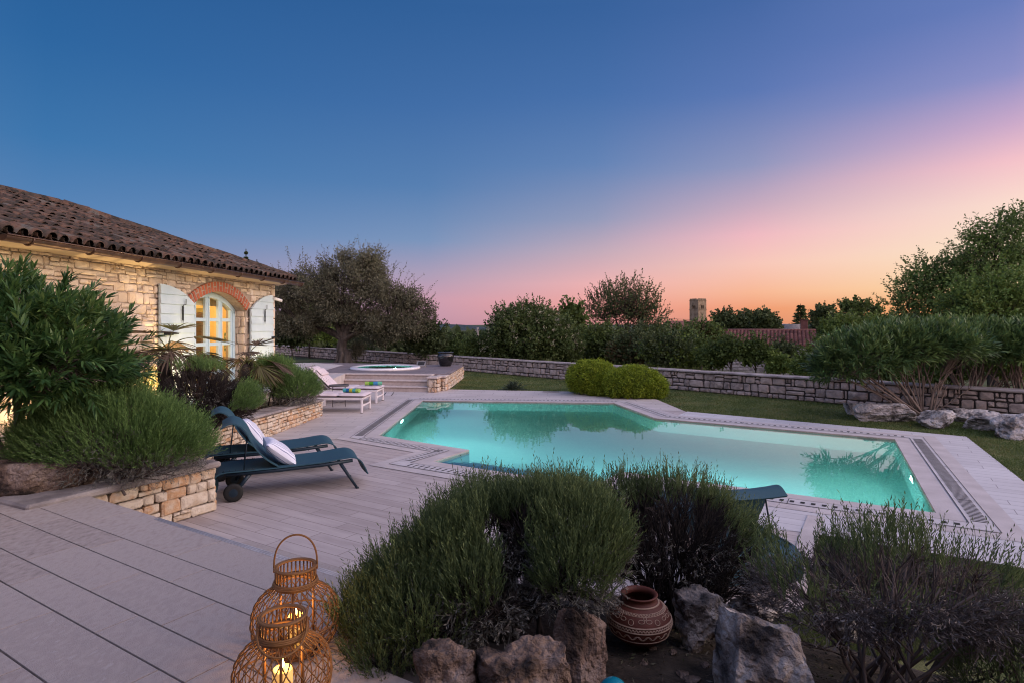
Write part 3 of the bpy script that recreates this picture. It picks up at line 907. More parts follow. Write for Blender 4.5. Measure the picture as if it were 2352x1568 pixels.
hM = Matrix.Translation(H0) @ Matrix.Rotation(math.atan2(0.9966, 0.0827), 4, 'Z')
lamp('room_lamp', hM @ Vector((12.0, 1.7, 2.6)), 'POINT', 210, (1.0, 0.70, 0.34), 0.15)
m_bulb = M('lamp_shade', [(0.9, 0.7, 0.4), (1, .8, .5)], emit=(1.0, 0.62, 0.26), estr=3.0)
mb = MB(); mb.lathe([(.06, 2.85), (.16, 2.75), (.2, 2.68)], 16, (12.0, 1.7, 0)); mb.build('ceiling_lamp', m_bulb, room, world=False)

# shutters, folded back flat against the wall
m_iron = M('black_iron', [(0.012, 0.012, 0.013), (0.03, 0.03, 0.03)], rough=0.5, metal=0.6)
def shutter(x0, x1, tall_left, yb, rot):
    piv = x0 if tall_left else x1
    K = 14; xs = [x0 + (x1 - x0) * k / K for k in range(K + 1)]
    def top(x):
        d = (x - x0) if tall_left else (x1 - x)       # distance from the tall edge
        return ARC_Z + math.sqrt(ARC_R ** 2 - min(d, 1.05) ** 2) + .03
    zb = .5; nb = 13; hb = (2.72 - zb) / nb
    mb = MB()
    for k in range(nb):                                # overlapping boards, each leaning out at its foot
        za = zb + k * hb; zc = za + hb
        for i in range(K):
            a, b = xs[i], xs[i + 1]
            ta, tb = min(zc, top(a)), min(zc, top(b))
            if ta <= za + .002 and tb <= za + .002: continue
            ta, tb = max(ta, za), max(tb, za)
            f0, f1 = yb - .034, yb - .014
            def fy(z): return f0 + (f1 - f0) * (z - za) / hb
            vs = [(a, f0, za), (b, f0, za), (b, fy(tb), tb), (a, fy(ta), ta), (a, yb + .018, za), (b, yb + .018, za), (b, yb + .018, tb), (a, yb + .018, ta)]
            mb.add(vs, [(0, 1, 2, 3), (0, 4, 5, 1), (3, 2, 6, 7), (5, 4, 7, 6)] + ([(0, 3, 7, 4)] if i == 0 else []) + ([(1, 5, 6, 2)] if i == K - 1 else []))
    for e in (x0 + .01, x1 - .01):
        pass
    s = mb.build('shutter', m_shut, house, world=False)
    xm = (x0 + x1) / 2 + (0.02 if tall_left else -.02)
    mb = MB()                                          # hook bolt
    mb.box((xm + .06, yb - .055, 2.22), (.022, .02, .26)); mb.tube([(xm + .06, yb - .06, 2.34), (xm + .06, yb - .06, 2.37), (xm + .14, yb - .06, 2.38), (xm + .14, yb - .06, 2.48)], .008, 5)
    mb.add([(xm + .045, yb - .058, 2.1), (xm + .075, yb - .058, 2.1), (xm + .06, yb - .058, 2.02)], [(0, 2, 1)])
    mb.build('hook_bolt', m_iron, s, world=False)
    for zz in ((1.86,) if tall_left else (1.72, .93)):
        mb = MB()
        if tall_left:
            mb.box((x0 + .17, yb - .052, zz), (.24, .02, .06), bev=.005); mb.box((x0 + .36, yb - .05, zz), (.16, .015, .025))
        else:
            mb.tube([(x1 - .12, yb - .05, zz), (x1 - .01, yb - .05, zz)], [.022, .022], 8)
        mb.build('hinge', m_iron, s, world=False)
    return s
shutter(10.31, 11.26, True, -0.085, 0)
shutter(13.34, 14.36, False, -0.075, 0)

# roof: barrel tiles laid one by one on the near slope, hip at the far end
m_tilec = M('old_roof_tile', [(0.014, 0.013, 0.012), (0.05, 0.041, 0.036), (0.08, 0.052, 0.042), (0.022, 0.021, 0.019), (0.11, 0.062, 0.045), (0.10, 0.092, 0.085), (0.016, 0.015, 0.014)], scale=6, detail=10, island=0.5, bump=0.7, bscale=40, rough=0.95, bdist=0.01)
EY, EZ, PIT = -0.42, 3.08, R(20.6)
EX1 = 14.80; RIDGE_D = 3.1
cp, sp_ = math.cos(PIT), math.sin(PIT)
mb = MB(); rt = random.Random(5)
hx0 = HX0 - .3
def roof_pt(x, d, off=0.0): return Vector((x, EY + d, EZ + d * math.tan(PIT))) + Vector((0, -sp_, cp)) * off
rz = EZ + RIDGE_D * math.tan(PIT)
mb.add([roof_pt(hx0, 0), roof_pt(EX1, 0), roof_pt(EX1 - RIDGE_D, RIDGE_D), roof_pt(hx0, RIDGE_D)], [(0, 1, 2, 3)])
mb.add([(EX1, EY, EZ), (EX1, EY + 2 * RIDGE_D, EZ), (EX1 - RIDGE_D, EY + RIDGE_D, rz)], [(0, 1, 2)])
mb.add([(hx0, EY + 2 * RIDGE_D, EZ), (EX1, EY + 2 * RIDGE_D, EZ), (EX1 - RIDGE_D, EY + RIDGE_D, rz), (hx0, EY + RIDGE_D, rz)], [(1, 0, 3, 2)])
mb.add([(hx0, EY, EZ), (hx0, EY + RIDGE_D, rz), (hx0, EY + 2 * RIDGE_D, EZ)], [(0, 1, 2)])
def barrel(p0, axis, side, up, ln, r0, r1, convex=True, n=6, th=0.012):
    vs = []
    for t, r in ((0, r0), (1, r1)):
        for rad in (r, r - th):
            for k in range(n + 1):
                a = PI * k / n
                vs.append(p0 + axis * (ln * t) + side * math.cos(a) * rad + up * (math.sin(a) * rad * (1 if convex else -1)))
    m = n + 1; fs = []
    for k in range(n):
        fs += [(k, k + 1, 2 * m + k + 1, 2 * m + k), (k + 1, k, m + k, m + k + 1)]
    mb.add(vs, fs if convex else [tuple(reversed(f)) for f in fs], 0, True)
pit = 0.205; crs = 0.36
x = hx0 + .1; ci = 0
while x < EX1 - .05:
    nmax = int((RIDGE_D / cp) / crs)
    for k in range(nmax + 1):
        d = k * crs * cp
        if x > EX1 - d - .02: break
        for conv in (True, False):
            xx = x if conv else x + pit / 2
            if xx > EX1 - d - .02: continue
            ax = (Vector((0, cp, sp_)) + Vector((rt.uniform(-.05, .05), 0, rt.uniform(-.06, .015)))).normalized()
            p = roof_pt(xx + rt.uniform(-.012, .012), d - (.03 if conv else 0), (0.035 if conv else .075) + rt.uniform(0, .02))
            barrel(p, ax, Vector((1, 0, 0)), Vector((0, -sp_, cp)), crs * 1.18, .088 if conv else .085, .07 if conv else .08, conv)
    x += pit; ci += 1
# ridge and hip caps
def caps(a, b, r=.105):
    ax = (b - a).normalized(); sd = ax.cross(Vector((0, 0, 1))).normalized(); up = sd.cross(ax); L_ = (b - a).length; k = int(L_ / .36)
    for i in range(k + 1):
        barrel(a + ax * (i * .36) + up * (.03 + rt.uniform(0, .02)), (ax + up * .05).normalized(), sd, up, .44, r, r * .85)
caps(Vector((EX1, EY, EZ + .03)), Vector((EX1 - RIDGE_D, EY + RIDGE_D, rz + .03)))
caps(Vector((hx0, EY + RIDGE_D, rz + .04)), Vector((EX1 - RIDGE_D, EY + RIDGE_D, rz + .04)))
roof = mb.build('roof', m_tilec, house, world=False)
m_soffit = M('soffit', [(0.50, 0.42, 0.30), (0.58, 0.49, 0.36)], scale=6, rough=0.9)
mb = MB()
mb.add([(hx0, EY + .0, EZ - .03), (EX1, EY, EZ - .03), (EX1, 0.0, HZ1 - .02), (hx0, 0.0, HZ1 - .02)], [(0, 3, 2, 1)])
mb.add([(HX1, 0.0, HZ1 - .015), (EX1, EY, EZ - .028), (EX1, 5.8, EZ - .028), (HX1, 5.8, HZ1 - .015)], [(0, 3, 2, 1)])
mb.build('soffit', m_soffit, house, world=False)
m_gut = M('bronze_gutter', [(0.085, 0.05, 0.036), (0.13, 0.08, 0.058)], scale=5, rough=0.4, metal=0.5)
mb = MB(); gx0, gx1 = 7.0, EX1 + .22; gc = (EY - .07, EZ - .02); prof = []
for k in range(9):
    a = PI + PI * k / 8; prof.append((gc[0] + .075 * math.cos(a), gc[1] + .075 * math.sin(a)))
prof_in = [(gc[0] + (p[0] - gc[0]) * .9, gc[1] + (p[1] - gc[1]) * .9 + .001) for p in reversed(prof)]
ring = prof + prof_in; n = len(ring)
mb.add([(gx0, y, z) for y, z in ring] + [(gx1, y, z) for y, z in ring], [(i, (i + 1) % n, n + (i + 1) % n, n + i) for i in range(n)], 0, True)
for xg in (gx0, gx1 - .004): mb.add([(xg, y, z) for y, z in prof], [tuple(range(9))]); mb.add([(xg + .004, y, z) for y, z in prof], [tuple(range(8, -1, -1))])
mb.tube([(gx0, gc[0] - .078, gc[1] + .002), (gx1, gc[0] - .078, gc[1] + .002)], .010, 6)
gut = mb.build('gutter', m_gut, house, world=False)
for k in range(9):
    mb = MB(); xb = gx0 + .35 + k * .95
    mb.tube([(xb, gc[0] + .083 * math.cos(PI + PI * q / 8), gc[1] + .083 * math.sin(PI + PI * q / 8)) for q in range(9)], .012, 5)
    mb.build('gutter_bracket', m_gut, gut, world=False)
# small white security camera under the eave
mb = MB(); mb.tube([(14.30, -.03, 2.68), (14.30, -.09, 2.68)], .05, 10); mb.tube([(14.3, -.07, 2.67), (14.36, -.12, 2.65)], .015, 6)
mb.tube([(14.32, -.12, 2.65), (14.52, -.22, 2.60)], .035, 10)
sc = mb.build('security_camera', m_white, house, world=False)
mb = MB(); mb.tube([(14.521, -.2205, 2.5997), (14.53, -.225, 2.5975)], .028, 10); mb.build('lens', m_iron, sc, world=False)

# ------------------------------------------------------------------ ground lights at the foot of the facade
m_spot = M('lit_lens', [(1, .9, .7), (1, .9, .7)], emit=(1.0, 0.70, 0.32), estr=25)
for i, (hx, lab, e) in enumerate(((10.05, 'ground spotlight at the wall foot left of the left shutter', 230), (7.75, 'ground spotlight at the wall foot behind the oleander stems', 70), (13.7, 'ground spotlight at the wall foot under the right shutter', 60), (11.2, 'ground spotlight at the wall foot below the arched door edge', 60), (5.9, 'ground spotlight near the left end of the stone wall', 45))):
    p = hM @ Vector((hx, -.50, .47))
    t = thing('ground_spotlight', p, lab, 'spotlight', 'spotlights along the house wall')
    mb = MB(); mb.lathe([(.06, .0), (.06, .1), (.05, .12)], 14, p); mb.build('housing', m_iron, t)
    mb = MB(); mb.lathe([(.045, .121), (.0005, .1215)], 14, p, caps=False); mb.build('lens', m_spot, t)
    lamp('spot_lamp', p + Vector((0, 0, .16)), 'SPOT', e, (1.0, 0.66, 0.31), 0.03, hM @ Vector((hx, .0, 2.2)), 150, 1.0)

# ------------------------------------------------------------------ boundary wall
def straight_wall(name, label, cat, P, Q, H, thick, mats, seed, hr, lr, cap_t=0.06, cap_over=0.05, split=.3, cap_len=0.9, cap_rough=.01, gap=0.02, rel=.04, back=True, stone_from=0.0, topf=None):
    P = Vector(P); Q = Vector(Q); X = (Q - P); Ln = X.length; X.normalize(); Nv = X.cross(Vector((0, 0, 1)))   # faces right of P->Q
    t = thing(name, P, label, cat)
    rs = random.Random(seed)
    core = MB(); 
    topf = topf or (lambda x: 1.0)
    K = max(1, int(Ln / 1.0))
    for k in range(K):
        a, b = Ln * k / K, Ln * (k + 1) / K
        vs = []
        for xx in (a, b):
            for dd in (0, -thick):
                q = P + X * xx + Nv * dd
                vs += [q + Vector((0, 0, -.3)), q + Vector((0, 0, H * topf(xx)))]
        core.add(vs, [(0, 4, 5, 1), (2, 3, 7, 6), (1, 5, 7, 3)] + ([(0, 1, 3, 2)] if k == 0 else []) + ([(4, 6, 7, 5)] if k == K - 1 else []))
    c = core.build('wall_core', mats[1], t)
    mb = MB(); lay = stone_layout(Ln - stone_from, H, rs, hr[0], hr[1], lr[0], lr[1], split)
    stones(mb, P + X * stone_from, X, Nv, lay, rs, gap=gap, depth=0.05, relief=rel, zs=lambda x: topf(x + stone_from))
    # end faces
    for (pp, xx, nn) in ((Q + Nv * 0.0, -Nv, X), (P - Nv * thick, Nv, -X)):
        h_end = H * topf(Ln if pp == Q else 0)
        stones(mb, pp, xx, nn, stone_layout(thick, h_end, rs, hr[0], hr[1], thick * .6, thick, .1), rs, gap=gap, depth=.04, relief=rel)
    mb.build('stone_facing', mats[0], t)
    mb = MB(); x = -cap_over
    while x < Ln + cap_over - .01:
        l = min(rs.uniform(cap_len * .6, cap_len * 1.3), Ln + cap_over - x)
        xm = x + l / 2
        q = P + X * xm - Nv * (thick / 2) + Vector((0, 0, H * topf(min(max(xm, 0), Ln)) + cap_t / 2 + rs.uniform(0, cap_rough)))
        dz = H * (topf(min(max(x + l, 0), Ln)) - topf(min(max(x, 0), Ln))) / l
        XX = (X + Vector((0, 0, dz))).normalized()
        mb.box(q, (l - .004, thick + .1 + 2 * cap_over + rs.uniform(-.02, .02), cap_t), X=XX, Yv=-Nv, bev=.018)
        x += l
    mb.build('coping', mats[2], t)
    return t
wy0, wy1 = 44.0, 8.0
straight_wall('boundary_wall', 'long low grey rubble stone wall running behind the lawn and pool', 'wall', (wall_x(wy0), wy0, 0), (wall_x(wy1), wy1, 0), 0.57, 0.3,
              (m_wall_stone, m_wall_gap, m_cap), 31, (0.13, 0.29), (0.16, 0.5), split=.30, gap=0.03, rel=.05)
# planter walls on the left
pc = Vector((-3.25, 6.50, 0))
pd = Vector((0.44, 0.898, 0)).normalized()
straight_wall('planter_wall', 'pale stone planter wall with rounded grey cap beside the blue loungers and terrace', 'wall', pc - pd * 1.75, pc, 0.47, 0.34,
              (m_planter_stone, m_dark_gap, m_cap), 8, (0.09, 0.15), (0.14, 0.34), cap_t=.065, cap_over=.035, split=.25, cap_len=2.4, gap=.010, rel=.028)
ret0 = pc + Vector((0, 0, 0)); rdir = Vector((-0.86, 0.51, 0)).normalized()
straight_wall('planter_wall', 'short return of the near stone planter half hidden behind the blue lounger heads', 'wall', ret0 + pd * 0.0 + rdir * 0.36, ret0 + rdir * 1.45, 0.44, 0.3,
              (m_planter_stone, m_dark_gap, m_cap), 9, (0.09, 0.15), (0.14, 0.34), cap_t=.06, cap_over=.02, split=.25, cap_len=2.4, gap=.010, rel=.028)
fa = Vector((-4.63, 7.45, 0)); fb = Vector((-4.235, 13.30, 0)); fb = Vector((-4.26, 13.3, 0))
straight_wall('planter_wall', 'long pale stone planter wall leading from the blue loungers to the white loungers', 'wall', fa, fb, 0.46, 0.34,
              (m_planter_stone, m_dark_gap, m_cap), 12, (0.07, 0.14), (0.10, 0.28), cap_t=.05, cap_over=.02, split=.35, cap_len=2.8, gap=.012, rel=.03,
              topf=lambda x: 1.0 - 0.30 * x / 5.9)
# soil fill of the planters
m_soil = M('garden_soil', [(0.012, 0.009, 0.007), (0.035, 0.025, 0.019), (0.06, 0.045, 0.035)], scale=9, detail=10, bump=0.9, bscale=35, rough=1.0)
mb = MB()
S = [(-3.95, 5.2, .46), (-3.5, 6.1, .44), (-3.55, 6.5, .42), (-4.75, 7.3, .42), (-4.9, 9.5, .40), (-4.6, 13.2, .30), (-6.0, 13.4, .34), (-6.3, 10, .44), (-6.6, 5.1, .5), (-5.0, 5.1, .48)]
mb.add(S, [tuple(range(len(S)))])
tag(mb.build('planter_soil', m_soil), kind='structure')
# paved ledge between house and tub deck (upper level)
mb = MB(); mb.prism([(-5.3, 19.05), (-5.15, 17.4), (-4.6, 13.45), (-6.5, 13.3), (-9.5, 14.5), (-14, 22), (-8.5, 24.5), (-6.6, 24.0), (-6.3, 19.15)], 0.0, 0.497)
tag(mb.build('upper_terrace', m_patio), kind='structure')

# hose coil on the end wall, just showing past the corner
t = thing('hose_coil', hM @ Vector((HX1 + .08, .30, 1.42)), 'turquoise hose coil hanging on the end wall behind the house corner', 'hose')
m_hose = M('turquoise_hose', [(0.03, 0.36, 0.38), (0.05, 0.45, 0.46)], rough=0.4)
mb = MB()
for k in range(4):
    c = hM @ Vector((HX1 + .08 + .012 * k, .16, 1.42)); r = .17 - .012 * k
    rv = hM.to_3x3() @ Vector((0, 1, 0))
    mb.tube([c + rv * r * math.cos(2 * PI * q / 28) + Vector((0, 0, r * math.sin(2 * PI * q / 28))) for q in range(28)], .014, 6, closed=True)
mb.build('coil', m_hose, t)

# unseen house wing added behind the camera to keep the terrace in shade
t = thing('unseen_shade_wing', Vector((-1.0, -2.3, .5)), 'unseen stone house wing with tiled eave, added behind the terrace to shade it', 'house')
mb = MB(); mb.box((-0.5, -4.8, 2.7), (15, 5, 4.4)); mb.build('wall', m_mortar, t)
mb = MB(); stones(mb, (7.0, -2.3, .5), (-1, 0, 0), (0, 1, 0), stone_layout(15, 4.4, random.Random(6), .12, .24, .2, .5, .3), random.Random(7), gap=.012, depth=.03); mb.build('stone_facing', m_house_stone, t)
mb = MB(); mb.add([(-8.4, -1.7, 4.85), (7.4, -1.7, 4.85), (7.4, -4.8, 6.0), (-8.4, -4.8, 6.0), (-8.4, -7.9, 4.85), (7.4, -7.9, 4.85)], [(0, 1, 2, 3), (3, 2, 5, 4), (0, 3, 4), (1, 5, 2), (0, 4, 5, 1)]); mb.build('roof', m_tilec, t)
# ------------------------------------------------------------------ hot tub deck and steps
m_wood = plank_mat('grey_decking', (0.13, 0.105, 0.11), (0.27, 0.225, 0.23), (0.035, 0.03, 0.03), R(6), 2.4, 0.12, 0.006, streak=0.2)
m_step = M('step_stone', [(0.40, 0.33, 0.30), (0.50, 0.43, 0.40)], scale=12, detail=8, bump=0.25, bscale=90, rough=0.8)
TX = Vector((0.990, -0.14, 0)); TY = Vector((0.10, 0.995, 0))
tc0 = Vector((-2.5, 18.05, 0))                    # right foot of the steps
mb = MB()
DECKP = [(-6.25, 19.2), (-2.1, 18.75), (-1.95, 22.95), (-5.0, 23.7), (-8.3, 24.6), (-6.5, 23.2)]
TUBC = Vector((-4.44, 20.95, 0))
hole = [(TUBC.x + 1.06 * math.cos(2 * PI * k / 40), TUBC.y + 1.06 * math.sin(2 * PI * k / 40)) for k in range(40)]
mb.prism(DECKP, 0.1, 0.505, holes=[hole])
tag(mb.build('wooden_deck', m_wood), kind='structure')
mb = MB()
for k in range(3):
    z = 0.167 * (k + 1)
    y0 = 0.25 * k
    Ls = 2.75 - 0.28 * 0 
    a = tc0 + TY * y0 - TX * (2.62 + 0.27 * k)
    b = tc0 + TY * y0
    # straight flight: tread slab with rounded nosing and riser
    m_ = (a + b) / 2 + TY * 0.3
    mb.box((m_.x, m_.y, z - 0.03), ((b - a).length, 0.62, 0.06), X=TX, bev=0.025)
    m2 = (a + b) / 2 + TY * 0.33
    mb.box((m2.x, m2.y, (z - .06) / 2), ((b - a).length - .03, 0.60, z - 0.06), X=TX)
    # left return of the same step
    c = a - TY * (1.5 - .0) ; mm = (a + TY * .6 + c) / 2 - TX * 0.3
    mb.box((mm.x, mm.y, z - 0.03), (0.62, 2.1, 0.06), X=TX, Yv=TY, bev=0.025)
    mm2 = mm - TX * .03
    mb.box((mm2.x, mm2.y, (z - .06) / 2), (0.60, 2.08, z - 0.06), X=TX, Yv=TY)
tag(mb.build('stone_steps', m_step), kind='structure')
for (P, Q, H, lab, seed) in (
    (Vector((-2.52, 18.02, 0)), Vector((-2.27, 17.98, 0)), 0.46, 'short stone pier with flat cap at the right foot of the steps', 3),
    (Vector((-2.30, 18.45, 0)), Vector((-2.08, 18.42, 0)), 0.46, 'second stone pier set back beside the steps pier', 4),
    (Vector((-2.02, 18.75, 0)), Vector((-1.90, 22.9, 0)), 0.49, 'stone side wall of the hot tub deck facing the lawn', 5)):
    if seed == 5:
        straight_wall('deck_wall', lab, 'wall', P, Q, 0.45, 0.3, (m_planter_stone, m_dark_gap, m_wood), seed, (.07, .13), (.12, .3), cap_t=.04, cap_over=.0, gap=.012, rel=.03, cap_len=4)
    else:
        straight_wall('stone_pier', lab, 'pier', P, Q, H - .06, 0.34, (m_planter_stone, m_dark_gap, m_step), seed, (.12, .24), (.1, .2), cap_t=.07, cap_over=.05, gap=.012, rel=.02)

tub = thing('hot_tub', Vector((TUBC.x, TUBC.y, 0.5)), 'round white hot tub with turquoise water sunk in the grey wooden deck', 'hot tub')
m_acryl = M('tub_acrylic', [(0.66, 0.62, 0.64), (0.74, 0.70, 0.72)], rough=0.25, spec=0.5)
mb = MB()
mb.lathe([(1.06, -.02), (1.19, .0), (1.215, .03), (1.20, .075), (1.14, .095), (1.02, .09), (.93, .06), (.90, .0), (.88, -.12), (.80, -.55), (.5, -.7), (.001, -.7)], 56, (TUBC.x, TUBC.y, .5), caps=False)
mb.build('tub_shell', m_acryl, tub)
mb = MB(); mb.prism([(TUBC.x + .962 * math.cos(2 * PI * k / 48), TUBC.y + .962 * math.sin(2 * PI * k / 48)) for k in range(48)], .571, .571)
m_tubwater = water_mat('tub_water', (0.12, 0.62, 0.58), bump=0.05, ior=1.15)
w = mb.build('tub_water', m_tubwater, tub)
for p in w.data.polygons: pass
if w.data.polygons[0].normal.z < 0: w.data.flip_normals()
lamp('tub_lamp', (TUBC.x + .4, TUBC.y - .3, .3), 'POINT', 45, (1, .98, .9), .05)
mb = MB()
m_tmetal0 = M('panel_grey', [(0.16, 0.15, 0.15), (0.22, 0.2, 0.2)], rough=.5)
cp_ = Vector((-3.33, 21.9, .505))
t = thing('control_panel', cp_, 'small tilted grey control panel beside the hot tub rim', 'control panel')
mb.add([cp_ + Vector(v) for v in ((-.16, -.16, 0), (.16, -.16, 0), (.16, .16, 0), (-.16, .16, 0), (-.16, -.16, .05), (.16, -.16, .05), (.16, .16, .2), (-.16, .16, .2))],
       [(0, 1, 5, 4), (1, 2, 6, 5), (2, 3, 7, 6), (3, 0, 4, 7), (4, 5, 6, 7)])
mb.build('housing', m_tmetal0, t)
mb = MB(); mb.add([cp_ + Vector(v) for v in ((-.12, -.11, .078), (.12, -.11, .078), (.12, .11, .182), (-.12, .11, .182))], [(0, 1, 2, 3)]); mb.build('screen', m_slot, t)
# big black glazed pot
m_glaze = M('black_glaze', [(0.008, 0.008, 0.010), (0.016, 0.015, 0.018)], rough=0.12, spec=0.6)
pp = Vector((-2.48, 22.3, .508))
t = thing('plant_pot', pp, 'big glossy black ceramic pot standing on the wooden deck corner', 'pot')
mb = MB(); mb.lathe([(.19, 0), (.21, .02), (.285, .22), (.31, .36), (.30, .42), (.27, .455), (.265, .475), (.30, .495), (.305, .52), (.285, .525), (.262, .50), (.25, .45), (.27, .40), (.26, .2), (.001, .1)], 40, pp)
mb.build('pot_body', m_glaze, t)
mb = MB(); mb.lathe([(.255, .43), (.001, .432)], 24, pp, caps=False); mb.build('soil', m_soil, t)

# ------------------------------------------------------------------ blue sun loungers
m_mesh = M('petrol_mesh', [(0.018, 0.058, 0.085), (0.030, 0.082, 0.115)], scale=260, detail=2, rough=0.7, bump=0.3, bscale=420, bdist=0.002)
m_bframe = M('petrol_frame', [(0.008, 0.018, 0.032), (0.012, 0.026, 0.042)], rough=0.4)
m_rubber = M('black_rubber', [(0.008, 0.008, 0.009), (0.02, 0.02, 0.02)], rough=0.7)
def smooth_path(pts, k=5):
    out = []
    n = len(pts)
    P = [Vector(p) for p in pts]
    for i in range(n - 1):
        p0, p1, p2, p3 = P[max(i - 1, 0)], P[i], P[i + 1], P[min(i + 2, n - 1)]
        for j in range(k):
            t = j / k
            out.append(0.5 * ((2 * p1) + (-p0 + p2) * t + (2 * p0 - 5 * p1 + 4 * p2 - p3) * t * t + (-p0 + 3 * p1 - 3 * p2 + p3) * t ** 3))
    out.append(P[-1]); return out
def band(mb, prof, y0, y1, th, dish=0.012, mi=0):
    """a thin sheet bent along prof (x,z), spanning y0..y1"""
    pr = [Vector((p[0], 0, p[1])) for p in prof]; n = len(pr)
    top, bot = [], []
    ys = [y0 + (y1 - y0) * k / 6 for k in range(7)]
    for i, p in enumerate(pr):
        t = (pr[min(i + 1, n - 1)] - pr[max(i - 1, 0)]).normalized(); nn = Vector((-t.z, 0, t.x))
        rt_, rb = [], []
        for y in ys:
            q = (y - (y0 + y1) / 2) / ((y1 - y0) / 2)
            c = p + Vector((0, y, 0)) - nn * dish * (1 - q * q)
            rt_.append(c + nn * th / 2); rb.append(c - nn * th / 2)
        top.append(rt_); bot.append(rb)
    mb.sheet([list(reversed(r)) for r in top], mi); mb.sheet(bot, mi)
    for row in (0, 6):
        mb.sheet([[top[i][row], bot[i][row]] for i in range(n)], mi, False)
    for i in (0, n - 1):
        mb.sheet([top[i], bot[i]], mi, False)
def blue_lounger(loc, rotz, label, back=1.0):
    t = thing('sun_lounger', loc, label, 'sun lounger', 'blue sun loungers', rotz)
    W = 0.325
    pr = smooth_path([(0.035, .10), (0.0, .19), (0.03, .29), (.12, .335), (.35, .338), (.8, .345), (1.2, .36), (1.45, .385), (1.56, .385), (1.64, .345), (1.69, .27), (1.735, .17)])
    mb = MB(); band(mb, [(p.x, p.y) for p in [Vector((q[0], q[1])) for q in pr]], -W, W, .012); mb.build('seat', m_mesh, t, world=False)
    if back >= 1: bp = [(.70, .355), (.56, .46), (.46, .58), (.40, .68), (.345, .79), (.27, .865), (.18, .885), (.085, .835)]
    else: bp = [(.62, .355), (.53, .46), (.46, .58), (.40, .68), (.34, .73), (.26, .74), (.18, .69)]
    bp = smooth_path(bp)
    mb = MB(); band(mb, [(p[0], p[1]) for p in reversed(bp)], -W + .005, W - .005, .014, .02); bk = mb.build('backrest', m_mesh, t, world=False)
    mid = bp[len(bp) // 2]
    for s in (-1, 1):
        mb = MB(); mb.tube([(.14, s * .30, .305), (.7, s * .30, .31), (1.2, s * .30, .325), (1.55, s * .30, .35)], .022, 8); mb.build('side_rail', m_bframe, t, world=False)
        mb = MB(); mb.tube([(1.40, s * .29, .335), (1.50, s * .30, .17), (1.60, s * .31, .012)], [.022, .018, .015], 8); mb.tube([(1.585, s * .31, .008), (1.625, s * .31, .008)], .014, 6); mb.build('leg', m_bframe, t, world=False)
        mb = MB(); mb.tube([(.40, s * .28, .31), (.32, s * .29, .20), (.235, s * .30, .105)], [.028, .022, .018], 8); mb.build('wheel_strut', m_bframe, t, world=False)
        wc = Vector((.22, s * .325, .105)); prof = []
        mb = MB()
        for k in range(28):
            pass
        mb.lathe([(.065, -.022), (.095, -.024), (.104, -.012), (.105, 0), (.104, .012), (.095, .024), (.065, .022)], 32, (0, 0, 0))
        mb.xform(Matrix.Translation(wc) @ Matrix.Rotation(PI / 2, 4, 'X')); wh = mb.build('wheel', m_rubber, t, world=False)
        mb = MB(); mb.lathe([(.001, -.026), (.03, -.027), (.055, -.02), (.066, -.021), (.066, .021), (.055, .02), (.03, .027), (.001, .026)], 24, (0, 0, 0))
        mb.xform(Matrix.Translation(wc) @ Matrix.Rotation(PI / 2, 4, 'X')); mb.build('hub', m_bframe, wh, world=False)
        mb = MB(); mb.tube([(mid[0], s * .27, mid[1] - .01), (.33, s * .285, .345)], .008, 6); mb.build('back_support', m_bframe, t, world=False)
    for cx in (.33, .55, 1.3):
        mb = MB(); mb.tube([(cx, -.29, .315), (cx, .29, .315)], .014, 6); mb.build('cross_bar', m_bframe, t, world=False)
    # lacing hooks along the head end
    for s in (-1, 1):
        mb = MB()
        mb.tube([(.1, s * .30, .345), (.45, s * .30, .348)], .004, 4)
        for k in range(6): mb.tube([(.12 + k * .06, s * .30, .345), (.12 + k * .06, s * .285, .36)], .004, 4)
        mb.build('lacing', m_bframe, t, world=False)
    return t
la = math.atan2(.402, .916)
def lounger_origin(wheel, side=-0.325):
    X = Vector((math.cos(la), math.sin(la), 0)); Y = Vector((-X.y, X.x, 0))
    return Vector((wheel[0], wheel[1], 0)) - X * .22 - Y * side
o1 = lounger_origin((-3.17, 6.79)); o2 = o1 + Vector((-.585, .90, 0))
l1 = blue_lounger(o1, la, 'blue mesh sun lounger nearest the terrace with a striped pillow and black wheel')
l2 = blue_lounger(o2, la, 'blue mesh sun lounger behind the nearer one, beside the long planter wall')
az3 = R(101)
o3 = Vector((2.12, 4.64, 0)) - Vector((math.cos(az3), math.sin(az3), 0)) * .22 + Vector((-math.sin(az3), math.cos(az3), 0)) * .325
l3 = blue_lounger(o3, az3, 'dark blue sun lounger seen from its head end behind the foreground lavender', 0.0)

def stripe_mat(name, a, b, freq, ang=0.0):
    m = bpy.data.materials.new(name); m.use_nodes = True
    nt = m.node_tree; N = nt.nodes; L = nt.links; b_ = N['Principled BSDF']; b_.inputs['Roughness'].default_value = .9
    tc = N.new('ShaderNodeTexCoord'); mp = N.new('ShaderNodeMapping'); mp.inputs['Rotation'].default_value = (0, 0, ang)
    L.new(tc.outputs['Object'], mp.inputs[0]); wv = N.new('ShaderNodeTexWave'); wv.inputs['Scale'].default_value = freq; wv.inputs['Distortion'].default_value = 0.3
    L.new(mp.outputs[0], wv.inputs[0]); rp = N.new('ShaderNodeValToRGB'); rp.color_ramp.elements[0].position = .86; rp.color_ramp.elements[1].position = .95
    rp.color_ramp.elements[0].color = (*a, 1); rp.color_ramp.elements[1].color = (*b, 1)
    L.new(wv.outputs['Fac'], rp.inputs[0]); L.new(rp.outputs[0], b_.inputs['Base Color']); return m
m_stripe = stripe_mat('striped_linen', (0.66, 0.67, 0.78), (0.12, 0.13, 0.27), 10.0, PI / 2)
